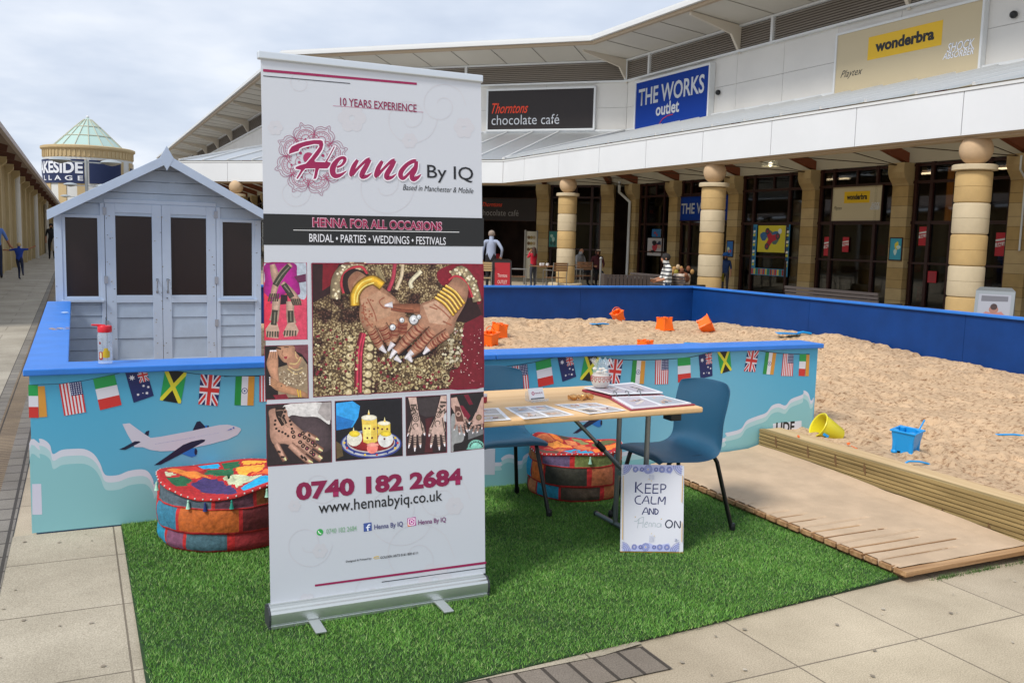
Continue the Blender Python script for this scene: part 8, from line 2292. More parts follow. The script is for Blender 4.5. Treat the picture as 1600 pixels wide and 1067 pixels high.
b = MB(); band(b, FD-.02, gz(FD)+.0, .06, gz(.06), 0, (0,)); band(b, FD-.02, gz(FD)+.0, .06, gz(.06), 1, (1, 2)); b.build('canopy_glass', [m_roofglass, glassmat('weathered_canopy_glass', '74797b', .5, .25, .5)], can)
for i in range(3):
    a, U, Nn, L = seg(i); A = offs(FD); st0 = (A[i]-a).dot(U); La = (A[i+1]-A[i]).length; n = round(La/1.09)
    b = MB()
    for j in range(n+1):
        s_ = st0+La*j/n; d1 = .06
        if s_ < 0: d1 = 0
        # bars stop at the hips
        over = max(0, -s_ if i > 0 else 0, s_-L if i < 2 else 0); k_ = .4142; d1 = min(FD, max(.06, over/k_))
        if FD-d1 > .3: b.bar(P3(i, s_, FD, gz(FD)+.02), P3(i, s_, d1, gz(d1)+.02), .055, .05)
    b.build('glazing_bar', m_whitem, can)
b = MB()
for i in (1, 2): A, B2 = offs(FD)[i], offs(.06)[i]; b.bar((A.x, A.y, gz(FD)+.03), (B2.x, B2.y, gz(0)+.03), .12, .06)
ringbox(b, .0, .10, gz(0)-.02, gz(0)+.05); b.build('hip_bar', m_whitem, can)
for i, ss in ((0, piers0), (1, piers1), (2, piers2)):
    for s_ in ss[::1]: MB().bar(P3(i, s_, .02, 3.78), P3(i, s_, 3.0, 4.70), .16, .24).build('timber_beam', m_beam, can)
b = MB()
for s_ in piers0:
    p = P3(0, s_, .3, 3.62); b.tube([P3(0, s_-1.0, 3.2, 3.72), P3(0, s_, .35, 3.60), P3(0, s_+1.0, 3.2, 3.72)], .012, 5)
b.build('tie_rod', m_joint, can)
def column(x, y, name='column'):
    b = MB(); c = (x, y, 0); n = 40
    b.lathe([(.50, 0), (.50, .10), (.49, .11), (.34, .115)], c, n, 1); b.lathe([(.50, .112), (.50, .25), (.485, .27), (.28, .27)], c, n, 0)
    z = .275
    for k in range(5):
        mm = 1 if k % 2 == 0 else 0
        b.lathe([(.245, z), (.265, z+.012), (.272, z+.035), (.272, z+.245), (.268, z+.2485)], c, n, mm); b.lathe([(.268, z+.2515), (.272, z+.255), (.272, z+.462), (.265, z+.485), (.245, z+.497)], c, n, mm); b.lathe([(.25, z+.24), (.25, z+.26)], c, n, 2); z += .5
    b.lathe([(.24, .27), (.24, 2.80)], c, n, 2)
    b.lathe([(.27, 2.778), (.335, 2.79), (.335, 2.86), (.32, 2.872), (.10, 2.875)], c, n, 0)
    b.build(name, [m_stone1, m_stone2, m_joint], can, smooth=True, auto=30)
    MB().ball((x, y, 3.115), .252, 16).build('stone_ball', mat('ball_stone', 'c0a482', .8, var=.1, vs=4, bump=.2, bs=30), can, smooth=True); MB().lathe([(.06, 3.34), (.06, 3.5)], c, 12).build('steel_pin', m_joint, can)
for y in (3.6, 10.2, 16.82, 23.6): column(13.0, y)
for s_ in (5.0, 9.4): p = P3(1, s_, 6.0, 0); column(p.x, p.y)
column(5.39, 34.9); column(3.9, 40.5); column(3.9, 47)
# downpipes
for s_, i in ((26.3, 0), (24.65, 0)):
    pass
MB().tube([P3(0, 26.95, .6, 3.75), P3(0, 26.95, .6, 3.35), P3(0, 26.7, .28, 3.0), P3(0, 26.7, .28, 0)], .055, 10).build('downpipe', m_whitem, can, smooth=True)
MB().tube([P3(0, 10.93, .45, 3.6), P3(0, 10.93, .45, 3.3), P3(0, 10.93, .25, 3.1), P3(0, 10.93, .25, 1.55)], .022, 8).build('conduit', m_whitem, can, smooth=True)

# ------------------------------------------------------------------ signs on the mall
def SF(i, d): a, U, Nn, L = seg(i); o = a+Nn*d; return ((o.x, o.y, 0), (-U.x, -U.y, 0), (0, 0, 1), (Nn.x, Nn.y, 0))
# along the right wing u = -(distance along), so pass u = -(y-2.5)
def sign(label, i, d, u0, u1, z0, z1, m, mf, fw_=.06, dep=.14, name='shop_sign', cat='sign'):
    fr = SF(i, d); t = thing(name, label, cat, tuple(Vector(fr[0])+Vector(fr[1])*(u0+u1)/2+Vector((0, 0, z0))))
    fr2 = (tuple(Vector(fr[0])+Vector(fr[3])*dep), *fr[1:])
    pnl_ = MB().prism([(u0, z0), (u1, z0), (u1, z1), (u0, z1)], fr2, dep-.005).build('sign_panel', m, t)
    fr3 = (tuple(Vector(fr[0])+Vector(fr[3])*(dep+.03)), *fr[1:]); b = MB()
    for a in (((u0-fw_, z0-fw_), (u0, z0-fw_), (u0, z1+fw_), (u0-fw_, z1+fw_)), ((u1, z0-fw_), (u1+fw_, z0-fw_), (u1+fw_, z1+fw_), (u1, z1+fw_)), ((u0, z0-fw_), (u1, z0-fw_), (u1, z0), (u0, z0)), ((u0, z1), (u1, z1), (u1, z1+fw_), (u0, z1+fw_))): b.prism(a, fr3, dep+.02)
    b.build('sign_frame', mf, t); return t, fr2
m_cream = mat('cream_sign', 'c4b594', .6); m_yl = mat('sign_yellow', 'e0b416', .5); m_bl = mat('sign_blue', '07358c', .6, spec=.2); m_choc = mat('sign_chocolate', '1e1412', .45); m_silver = mat('silver_letters', 'c9ccd0', .4, .3); m_orl = mat('orange_letters', 'e0401a', .5)
def wordsign(label, u0, u1, z0, z1, d=0.0, small=False):
    t, f = sign(label, 0, d, u0, u1, z0, z1, m_cream, m_whitem if not small else m_brown, .06 if not small else .03, .14 if not small else .03)
    W_, Hh_ = u1-u0, z1-z0
    X_ = lambda a: u0+W_*a; Z_ = lambda a: z0+Hh_*a
    k = Ink(f, .0005, .002); k.poly([(X_(.245), Z_(.52)), (X_(.76), Z_(.52)), (X_(.76), Z_(.86)), (X_(.245), Z_(.86))], 'e0b416'); k.build('yellow_panel', inkmat('sign_ink', .5), t)
    text(t, 'lettering', 'wonderbra', f, (X_(.30), Z_(.615), X_(.71), Z_(.785)), m_letter, bold=.045, off=.005)
    text(t, 'lettering', 'Playtex', f, (X_(.04), Z_(.30), X_(.215), Z_(.44)), mk_, bold=0, shear=.5, off=.003)
    s1_ = mat('sign_silver', 'b8bcc4', .5)
    for s_, b_ in ((.03, mat('sign_slate', '5c6470', .5)), (.01, mat('sign_white', 'e6e8ee', .5))):
        text(t, 'lettering', 'SHOCK', f, (X_(.80), Z_(.40), X_(.965), Z_(.52)), b_, bold=s_, shear=.3, off=.003+.002*(s_ < .03)); text(t, 'lettering', 'ABSORBER', f, (X_(.775), Z_(.31), X_(.965), Z_(.40)), b_, bold=s_, shear=.3, off=.003+.002*(s_ < .03))
    return t
wordsign('large cream lingerie sign with yellow block, high on the cladding at the right', -16.85, -12.42, 5.5, 7.22)
wordsign('small cream lingerie sign above the shop door behind the glass line', -16.75, -15.02, 2.24, 3.15, .03, True)
t, f = sign('large blue outlet sign with white letters, high on the cladding', 0, 0, -26.68, -22.38, 5.65, 7.30, m_bl, m_whitem, .07, .20)
text(t, 'lettering', 'THE WORKS', f, (-26.5, 6.45, -22.6, 7.06), m_silver, .02, off=.01); text(t, 'lettering', 'outlet', f, (-25.35, 5.98, -23.95, 6.42), m_silver, .025, off=.01)
k = Ink(f, .001, .01); k.stroke([(-25.1, 5.70), (-24.9, 5.85), (-24.6, 5.93), (-24.3, 5.94)], [.03], 'b02838'); k.build('red_swoosh', inkmat('sign_ink'), t)
t, f = sign('small blue shop sign with THE lettering inside the arcade window', 0, .03, -24.0, -21.2, 2.3, 3.1, m_bl, m_brown, .03, .03); text(t, 'lettering', 'THE WORKS', f, (-23.75, 2.52, -21.4, 2.88), m_silver, .02, off=.004)
L1 = seg(1)[3]
u = lambda s_: -s_
t, f = sign('chocolate-brown cafe sign with orange script and silver lettering on the angled wall', 1, 0, -5.58, -1.27, 5.80, 7.30, m_choc, m_whitem, .07, .12)
text(t, 'lettering', 'Thorntons', f, (-5.42, 6.42, -3.90, 6.82), m_orl, .01, .45, off=.01); text(t, 'lettering', 'chocolate caf\u00e9', f, (-5.42, 5.98, -2.62, 6.36), m_silver, -.005, off=.01)
t, f = sign('dark cafe header board with orange script above the cafe opening', 1, .03, -6.3, -3.5, 2.25, 3.1, m_choc, m_brown, .03, .04)
text(t, 'lettering', 'Thorntons', f, (-5.75, 2.78, -4.9, 2.95), m_orl, .01, .45, off=.004); text(t, 'lettering', 'chocolate caf\u00e9', f, (-5.85, 2.42, -4.2, 2.66), mat('dull_letters', '8a8480', .6), 0, off=.004)
# posters and notices
def poster(label, i, u0, u1, z0, z1, bgc, cols_, seed, d=.03, frame=None, txt=None, tcol=None):
    fr = SF(i, d); t = thing('poster', label, 'poster', tuple(Vector(fr[0])+Vector(fr[1])*(u0+u1)/2+Vector((0, 0, z0))))
    fw_ = .03 if frame else 0; MB().prism([(u0-fw_, z0-fw_), (u1+fw_, z0-fw_), (u1+fw_, z1+fw_), (u0-fw_, z1+fw_)], (tuple(Vector(fr[0])+Vector(fr[3])*.015), *fr[1:]), .012).build('frame' if frame else 'board', frame or m_paper, t)
    f2 = (tuple(Vector(fr[0])+Vector(fr[3])*.0155), *fr[1:]); k = Ink(f2, .0004, .001); k.poly([(u0, z0), (u1, z0), (u1, z1), (u0, z1)], bgc); rr_ = random.Random(seed)
    w_, h_ = u1-u0, z1-z0
    for c_ in cols_:
        for _ in range(2):
            cx_, cz_ = u0+w_*rr_.uniform(.22, .78), z0+h_*rr_.uniform(.22, .78); a_, b_ = w_*rr_.uniform(.08, .2), h_*rr_.uniform(.08, .2)
            k.poly([(cx_+a_*math.cos(q)*(1+.2*math.sin(3*q)), cz_+b_*math.sin(q)) for q in [j*.628 for j in range(10)]], c_)
    k.build('printed_image', inkmat('poster_ink', .5), t)
    if txt:
        for j, s_ in enumerate(txt): text(t, 'lettering', s_, f2, (u0+w_*.1, z0+h_*(.62-.3*j), u1-w_*.1, z0+h_*(.86-.3*j)), tcol or mw_, .03, off=.008)
    return t
poster('framed green menu poster on the pier beside the cafe door', 1, -2.85+.0, -2.50, 1.25, 1.85, '2a7a70', ['a8c8b8', '1c5048'], 1, .21, m_brown)
poster('white window poster with book covers in the bay beyond the column', 0, -23.35, -22.6+.0, 1.25, 1.95, 'c8c0c0', ['20304c', 'b83a48', 'd8c0b0', '1c1c24'], 2) if 0 else None
poster('white window poster with dark pictures in the bay right of the downpipe', 0, -25.75, -24.75, 1.05, 1.68, 'bdb8b8', ['20304c', 'b83a48', 'c8a090', '1c1c24'], 2)
poster('small blue and red sticker above the white window poster', 0, -25.5, -24.95, 1.72, 2.0, '2a6a9c', ['a83838'], 3)
poster('framed blue poster on the pier right of the middle column', 0, -20.98, -20.70, 1.15, 1.62, '2c6cb0', ['c8d8a8', 'b84848'], 4, .21, m_brown)
poster('framed blue and yellow poster on the pier by the lingerie shop', 0, -14.5, -14.15, 1.25, 1.78, '3aa0b8', ['e0d048', 'c8e0d8'], 5, .21, m_brown)
poster('big colourful toy poster with a red three-lobed spinner in the shop window', 0, -19.75, -18.55, 1.32, 2.12, 'd8c838', ['3a6a98', '58706a'], 6)
fr = SF(0, .05); k = Ink(fr, .0004, .001)
for a in (2.2, .3, 4.1): k.stroke([(-19.15, 1.72), (-19.15+.30*math.cos(a), 1.72+.28*math.sin(a))], [.20, .16], 'b8283a'); 
for a in (2.2, .3, 4.1): k.dot((-19.15+.30*math.cos(a), 1.72+.28*math.sin(a)), .10, '3a4650'); k.dot((-19.15+.30*math.cos(a), 1.72+.28*math.sin(a)), .05, '9a3040')
k.dot((-18.78, 1.95), .08, 'd8dce0'); tp_ = [o_ for o_ in bpy.data.objects if o_.get('label', '').startswith('big colourful')][0]; k.build('spinner_picture', inkmat('poster_ink'), tp_)
k = Ink(fr, .0004, .001)
for x0, x1, z0, z1 in ((-19.98, -19.8, .62, 2.15), (-18.5, -18.36, .62, 2.15), (-19.8, -18.5, .62, .83)): k.poly([(x0, z0), (x1, z0), (x1, z1), (x0, z1)], '3a88b0')
for i in range(15): x = -19.98+.105*i; k.poly([(x+.015, .64), (x+.09, .64), (x+.09, .81), (x+.015, .81)], ['b83a38', 'd8c040', '2c7c58', '9a3a28', 'd88838'][i % 5])
for i in range(12):
    for x in (-19.96, -18.49): k.poly([(x+.01, .9+.1*i), (x+.10, .9+.1*i), (x+.12, .97+.1*i), (x+.02, .97+.1*i)], ['d8d048', 'e8e4d8', '1c5a88'][i % 3])
k.build('patterned_window_border', inkmat('poster_ink'), tp_)
m_sale = mat('sale_red', 'b4202c', .5)
for (u0, u1, z0, z1, lb) in ((-16.98, -16.72, 1.28, 1.80, 'red sale notice left of the lingerie shop door'), (-16.30, -16.08, 1.40, 1.80, 'dim red sale notice on the lingerie shop door glass'), (-13.80, -13.55, 1.62, 2.08, 'red sale notice in the window left of the nearest column'), (-11.68, -11.40, 1.42, 1.95, 'red sale notice in the window right of the nearest column')):
    fr = SF(0, .03); t = thing('sale_notice', lb, 'notice', tuple(Vector(fr[0])+Vector(fr[1])*u0+Vector((0, 0, z0))), 0, 'red sale notices in the shop windows'); MB().prism([(u0, z0), (u1, z0), (u1, z1), (u0, z1)], (tuple(Vector(fr[0])+Vector(fr[3])*.01), *fr[1:]), .008).build('red_card', m_sale, t)
    f2 = (tuple(Vector(fr[0])+Vector(fr[3])*.0105), *fr[1:]); w_, h_ = u1-u0, z1-z0; k = Ink(f2, .0003, .001); k.poly([(u0, z0+h_*.38), (u1, z0+h_*.45), (u1, z0+h_*.62), (u0, z0+h_*.55)], 'd8d4d0'); k.poly([(u0, z0+h_*.62), (u1, z0+h_*.69), (u1, z0+h_*.78), (u0, z0+h_*.70)], 'd8d4d0'); k.build('white_flash', inkmat('poster_ink'), t)
    text(t, 'lettering', 'SALE', f2, (u0+w_*.12, z0+h_*.42, u1-w_*.12, z0+h_*.56), m_sale, .03, off=.004)
fr = SF(0, .03); t = thing('sale_notice', 'small red notice low on the glass left of the nearest column', 'notice', (19, 15.4, .75)); MB().prism([(-13.45, .72), (-13.2, .72), (-13.2, 1.0), (-13.45, 1.0)], (tuple(Vector(fr[0])+Vector(fr[3])*.01), *fr[1:]), .008).build('red_card', m_sale, t); MB().prism([(-13.42, .75), (-13.23, .75), (-13.23, .97), (-13.42, .97)], (tuple(Vector(fr[0])+Vector(fr[3])*.012), *fr[1:]), .0015).build('inner_card', mat('sale_pink', 'a03038', .5), t)
# pendant lamp lit under the canopy
t = thing('pendant_lamp', 'lit dome pendant lamp hanging under the arcade canopy', 'lamp', (17, 19.62, 3.74))
MB().lathe([(.04, .12), (.10, .10), (.22, -.02), (.24, -.10), (.235, -.10), (.21, -.02), (.09, .085)], (17, 19.62, 3.74), 20, caps=False).build('dome_shade', mat('frosted_shade', 'b8b4a4', .4, alpha=.7), t, smooth=True); MB().tube([(17, 19.62, 3.85), (17, 19.62, 5.1)], .012, 6).build('cable', m_joint, t); MB().ball((17, 19.62, 3.70), .055, 8).build('bulb', mat('lit_bulb', 'fff2d0', .5, emit=14), t)
for x, s_, z in ((1, 12.9, 5.99), (2, 22.06, 6.40)): t = thing('alarm_box', ('small black round sensor on the cladding right of the blue outlet sign', 'small dark round sensor on the cladding right of the large cream sign')[0 if x == 2 else 1], 'sensor', tuple(P3(0, s_ if x == 2 else 11.7, .0, z))); MB().ball(P3(0, s_ if x == 2 else 11.7, .06, z if x == 2 else 6.75), .085, 8).build('housing', m_black, t, smooth=True)

# ================================================================== left colonnade building
lb = thing('colonnade_building', 'long low sandstone building with timber eaves along the left walkway', 'building', (-2, 40, 0))
def lx(y): return -2.20+.0235*(y-29)
def ez(y): return 3.8-.0293*(y-30.8)
b = MB(); ya, yb = 15, 78
b.add([(lx(ya), ya, 0), (lx(yb), yb, 0), (lx(yb), yb, ez(yb)-.15), (lx(ya), ya, ez(ya)-.15)], [(0, 1, 2, 3)]); b.add([(lx(yb), yb, 0), (-12, yb, 0), (-12, yb, 5.0), (lx(yb), yb, ez(yb)-.1)], [(0, 1, 2, 3)]); b.build('wall', mat('tan_render', 'a8946c', .85, var=.1, vs=.9, bump=.15, bs=20), lb)
pb = 0; y = 20.0
while y < 77:
    x = lx(y); h = ez(y)-.42; MB().box(x, x+.10, y, y+.42, 0, h).prism([(0, h), (.10, h), (.16, h+.04), (.26, h+.13), (.28, h+.30), (0, h+.30)], ((x, y+.42, 0), (1, 0, 0), (0, 0, 1), (0, 1, 0)), .42).build('pilaster', mat('pilaster_stone', 'b9a77e', .85, var=.08, vs=2, bump=.2, bs=20), lb); 
    MB().bar((x-.1, y+.21, h+.42), (x+.50, y+.21, h+.30), .14, .22).build('eaves_bracket', mat('dark_rafter', '5a3524', .7), lb); y += 2.55
b = MB(); b.add([(lx(ya)+.62, ya, ez(ya)-.02), (lx(yb)+.62, yb, ez(yb)-.02), (-12, yb, ez(yb)+2.2), (-12, ya, ez(ya)+2.2)], [(0, 1, 2, 3)]); b.add([(lx(ya)+.60, ya, ez(ya)-.05), (lx(yb)+.60, yb, ez(yb)-.05), (lx(yb), yb, ez(yb)+.10), (lx(ya), ya, ez(ya)+.10)], [(0, 1, 2, 3)]); b.build('roof', mat('brown_roof', '8a7a70', .8), lb)
MB().bar((lx(ya)+.66, ya, ez(ya)), (lx(yb)+.66, yb, ez(yb)), .12, .14).build('gutter', mat('pale_gutter', 'b4aaa8', .5), lb)
for y in (18.5, 28.4, 38.3, 48.5, 58.1, 68): x = lx(y)+.14; MB().tube([(x, y, ez(y)), (x, y, 0)], .11, 10).build('downpipe', mat('white_downpipe', 'cfcdc6', .5), lb, smooth=True)

# ================================================================== tower
TC = (1.50, 102.0)
tw = thing('round_tower', 'round sandstone tower with a pale green conical glass roof and navy signs', 'tower', (TC[0], TC[1], 0))
tr = 4.07; ang0 = math.atan2(-TC[1], -TC[0])
c = (TC[0], TC[1], 0)
MB().lathe([(tr, 0), (tr, 8.9)], c, 64, caps=False).build('drum', mat('tower_white', 'c9cac8', .7), tw, smooth=True)
b = MB(); b.lathe([(tr+.02, 8.2), (tr+.04, 8.9), (tr+.15, 9.0), (tr+.26, 9.08), (tr+.26, 9.28), (tr+.1, 9.35), (tr-.5, 9.4)], c, 64, caps=False)
for k in range(60):
    a = k*6.28319/60; b.obox((c[0]+(tr+.05)*math.cos(a), c[1]+(tr+.05)*math.sin(a), 8.6), (.10, .16, .6), Matrix.Rotation(a, 3, 'Z'))
b.build('cornice', mat('tower_sandstone', 'b8a27a', .8, var=.06, vs=1), tw)
b = MB()
for k in range(12):
    a = ang0+R(-9+26*k-(156)); a += 0; b.obox((c[0]+(tr-.02)*math.cos(a), c[1]+(tr-.02)*math.sin(a), 4.0), (.14, .85, 8.0), Matrix.Rotation(a, 3, 'Z'))
b.build('pilaster', MATS['tower_sandstone'], tw)
MB().lathe([(3.25, 9.38), (2.15, 10.45), (1.18, 11.4), (.35, 12.15), (.12, 12.3), (.001, 12.4)], c, 16).build('glass_cone', mat('pale_green_glass', 'aec8c0', .25), tw)
b = MB(); pf = [(3.25, 9.38), (2.15, 10.45), (1.18, 11.4), (.35, 12.15)]
for k in range(16):
    a = 6.28319*k/16; b.tube([(c[0]+(r_+.02)*math.cos(a), c[1]+(r_+.02)*math.sin(a), z_+.02) for r_, z_ in pf], .045, 5)
for r_, z_ in pf[:3]: b.tube([(c[0]+(r_+.02)*math.cos(6.28319*k/16), c[1]+(r_+.02)*math.sin(6.28319*k/16), z_+.03) for k in range(17)], .05, 5)
b.build('glazing_rib', mat('rib_tan', 'b9b8a4', .5), tw); MB().ball((c[0], c[1], 12.42), .15, 8).build('finial', m_whitem, tw)
def bend_t(r_): return lambda u_, v_: (c[0]+r_*math.cos(ang0+u_/r_), c[1]+r_*math.sin(ang0+u_/r_), v_)
def curved(name, u0, u1, z0, z1, r_, m):
    n = 24; vs = []
    for i in range(n+1): q_ = bend_t(r_)(u0+(u1-u0)*i/n, 0); w_ = bend_t(r_-.1)(u0+(u1-u0)*i/n, 0); vs += [(q_[0], q_[1], z0), (q_[0], q_[1], z1), (w_[0], w_[1], z0), (w_[0], w_[1], z1)]
    fs = []
    for i in range(n): j = 4*i; fs += [(j, j+4, j+5, j+1), (j+1, j+5, j+7, j+3), (j, j+2, j+6, j+4)]
    fs += [(0, 1, 3, 2), (4*n, 4*n+2, 4*n+3, 4*n+1)]; return MB().add(vs, fs).build(name, m, tw)
m_navy = mat('sign_navy', '10234e', .5)
s1 = curved('curved_sign', -7.6, -.40, 5.7, 7.98, tr+.13, m_navy); s2 = curved('curved_sign', .02, 3.15, 5.72, 7.95, tr+.12, m_navy); curved('curved_sign', 4.7, 5.3, 6.4, 7.5, tr+.12, m_navy)
m_tl = mat('tower_letters', 'd8dce4', .5)
text(s1, 'lettering', 'LAKESIDE', (c, (1, 0, 0), (0, 0, 1), (0, -1, 0)), (-6.9, 6.62, -.52, 7.78), m_tl, .035, bend=bend_t(tr+.16)); text(s1, 'lettering', 'VILLAGE', (c, (1, 0, 0), (0, 0, 1), (0, -1, 0)), (-6.9, 5.95, -.52, 6.42), m_tl, .02, bend=bend_t(tr+.16), space=1.7)

# ================================================================== street lamps
def lamp(label, x, y, h, rz, grp='twin-armed street lamps down the walkway'):
    t = thing('street_lamp', label, 'street lamp', (x, y, 0), rz, grp)
    MB().lathe([(.11, 0), (.10, .8), (.065, .9), (.055, h)], (0, 0, 0), 12).build('pole', mat('lamp_grey', 'a4aaac', .5), t, smooth=True, local=True)
    MB().box(-1.0, 1.0, -.03, .03, h-.12, h-.07).build('arm', MATS['lamp_grey'], t, local=True)
    for s_ in (-1, 1): MB().lathe([(.02, .12), (.18, .10), (.36, .04), (.42, -.02), (.20, -.10), (.05, -.14)], (s_*.93, 0, h-.05), 16).build('lamp_head', mat('lamp_head', '9aa2a6', .4), t, smooth=True, local=True)
    return t
l0 = lamp('nearest twin-headed grey street lamp in front of the round tower', .505, 41, 4.20, .05)
dup(l0, (.80, 64, 0), .05, 'middle twin-headed grey street lamp below the first in the picture', 'twin-armed street lamps down the walkway'); dup(l0, (.35, 88, 0), .05, 'farthest twin-headed grey street lamp just above the playhouse roof', 'twin-armed street lamps down the walkway')
# ================================================================== people
m_skin = mat('skin', 'b07a5c', .6)
def person(label, loc, rotz, sc, J, cl, hair=None, hairlen=0, extra=None, stripes=False):
    # J: joint overrides; cl: material per region: skin top legs shoes
    t = thing('person', label, 'person', loc, rotz)
    j = dict(pel=(0, 0, .95), wai=(0, 0, 1.08), che=(0, .01, 1.32), nec=(0, .01, 1.47), hea=(0, -.01, 1.60), cro=(0, 0, 1.69), nos=(0, -.105, 1.59),
             sL=(.17, .01, 1.41), eL=(.23, .02, 1.14), wL=(.24, -.05, .90), hL=(.24, -.08, .83), sR=(-.17, .01, 1.41), eR=(-.23, .02, 1.14), wR=(-.24, -.05, .90), hR=(-.24, -.08, .83),
             pL=(.09, 0, .90), kL=(.10, -.02, .50), aL=(.10, .02, .09), tL=(.11, -.14, .04), pR=(-.09, 0, .90), kR=(-.10, -.02, .50), aR=(-.10, .02, .09), tR=(-.11, -.14, .04))
    j.update(J); rad = dict(pel=.15, wai=.135, che=.155, nec=.055, hea=.092, cro=.07, nos=.014, sL=.062, eL=.042, wL=.028, hL=.030, sR=.062, eR=.042, wR=.028, hR=.030, pL=.095, kL=.062, aL=.042, tL=.034, pR=.095, kR=.062, aR=.042, tR=.034)
    E_ = [('pel', 'wai', 1), ('wai', 'che', 1), ('che', 'nec', 1), ('nec', 'hea', 0), ('hea', 'cro', 0), ('hea', 'nos', 0)]
    for s in 'LR': E_ += [('che', 's'+s, 1), ('s'+s, 'e'+s, 1), ('e'+s, 'w'+s, 4), ('w'+s, 'h'+s, 0), ('pel', 'p'+s, 2), ('p'+s, 'k'+s, 2), ('k'+s, 'a'+s, 2), ('a'+s, 't'+s, 3)]
    for s in 'LR':      # four fingers and a thumb leaving the side of the palm
        w_, h_ = Vector(j['w'+s]), Vector(j['h'+s]); d = (h_-w_).normalized(); sd = d.cross(Vector((0, -1, .2))).normalized()
        for k, (o_, ln) in enumerate(((-.028, .062), (-.010, .075), (.010, .070), (.028, .055))): n_ = 'f%d%s' % (k, s); j[n_] = tuple(h_+sd*o_+d*ln+Vector((0, -.012, 0))); rad[n_] = .009; E_.append(('h'+s, n_, 0))
        n_ = 'th'+s; j[n_] = tuple(w_.lerp(h_, .5)+sd*-.05+d*.03); rad[n_] = .010; E_.append(('w'+s, n_, 0))
    names = list(j); me = bpy.data.meshes.new('tmp'); me.from_pydata([j[n] for n in names], [(names.index(a), names.index(b)) for a, b, _ in E_], [])
    o = bpy.data.objects.new('tmp', me); COL.objects.link(o); o.modifiers.new('skin', 'SKIN'); ss = o.modifiers.new('sub', 'SUBSURF'); ss.levels = 1; ss.render_levels = 1
    lay = me.skin_vertices[0].data if me.skin_vertices else None
    if lay is None:
        bm = bmesh.new(); bm.from_mesh(me); bm.verts.layers.skin.verify(); bm.to_mesh(me); bm.free(); lay = me.skin_vertices[0].data
    for i, n in enumerate(names): lay[i].radius = (rad[n], rad[n]*(.72 if n in ('pel', 'wai', 'che') else 1)); lay[i].use_root = n == 'pel'
    dg = bpy.context.evaluated_depsgraph_get(); m2 = bpy.data.meshes.new_from_object(o.evaluated_get(dg)); bpy.data.objects.remove(o)
    m2.materials.clear(); cm = [m_skin, cl[0], cl[1], cl[2], m_skin if len(cl) < 4 else cl[3]]
    for q in cm: m2.materials.append(q)
    for p in m2.polygons:
        c_ = Vector(p.center); best = (9, 0)
        for a, b, r_ in E_:
            A, B_ = Vector(j[a]), Vector(j[b]); tt = max(0, min(1, (c_-A).dot(B_-A)/((B_-A).length_squared+1e-9))); dd = (c_-A.lerp(B_, tt)).length-rad[a]*.7
            if dd < best[0]: best = (dd, r_)
        p.material_index = best[1]; p.use_smooth = True
    b = bpy.data.objects.new('body', m2); COL.objects.link(b); b.parent = t; b.scale = (sc, sc, sc)
    H_ = Vector(j['hea'])
    fc = MB()
    for s in (-1, 1): fc.ball(H_+Vector((s*.032, -.088, .02)), .010, 4)
    fc.box(H_.x-.024, H_.x+.024, H_.y-.097, H_.y-.085, H_.z-.052, H_.z-.045); fo = fc.build('face_features', mat('eyes_and_mouth', '3a1a18', .5), t, local=True); fo.scale = (sc,)*3
    ea = MB()
    for s in (-1, 1): ea.ball(H_+Vector((s*.088, .0, 0)), .022, 5, sc=(.4, .7, 1.2))
    eo = ea.build('ears', m_skin, t, local=True, smooth=True); eo.scale = (sc,)*3
    if hair:
        hb = MB(); hb.ball(H_+Vector((0, .022, .035)), .104, 8, sc=(.93, 1.0, .92))
        if hairlen: hb.lathe([(.085, .02), (.10, -.08), (.085, -hairlen)], H_+Vector((0, .055, 0)), 12)
        ho = hb.build('hair', hair, t, smooth=True, local=True); ho.scale = (sc,)*3
    if extra: extra(t, j, sc)
    return t
C_ = lambda n, c, **k: mat('cloth_'+n, c, .85, **k)
blk, navy = C_('black', '17171c'), C_('navy', '1c2440'); shoe = C_('shoe', '1a1614')
walk = dict(kL=(.10, -.14, .52), aL=(.10, -.08, .10), tL=(.11, -.24, .06), kR=(-.10, .02, .50), aR=(-.10, .22, .14), tR=(-.11, .12, .04))
person('grey-haired man in a white shirt and black trousers walking beside the banner edge', (10.86, 24.2, 0), R(150), 1.02, dict(walk, eR=(-.33, .12, 1.18), wR=(-.30, .0, .98), hR=(-.28, -.03, .91), che=(0, -.05, 1.31), hea=(0, -.10, 1.58), cro=(0, -.09, 1.67), nos=(0, -.20, 1.56), nec=(0, -.05, 1.45)), [C_('white_shirt', '98a2b8'), blk, shoe, C_('white_shirt', '98a2b8')], mat('grey_hair', '8e7f74', .8))
person('long-haired girl in a red top with her hands to her face', (13.1, 25.9, 0), R(195), .74, dict(eL=(.20, -.14, 1.26), wL=(.08, -.17, 1.48), hL=(.04, -.14, 1.56), eR=(-.20, -.14, 1.26), wR=(-.08, -.17, 1.48), hR=(-.04, -.14, 1.56)), [C_('red', 'b0142c'), C_('grey', '3a3c44'), shoe, C_('red', 'b0142c')], mat('brown_hair', '3c2418', .7), .26)
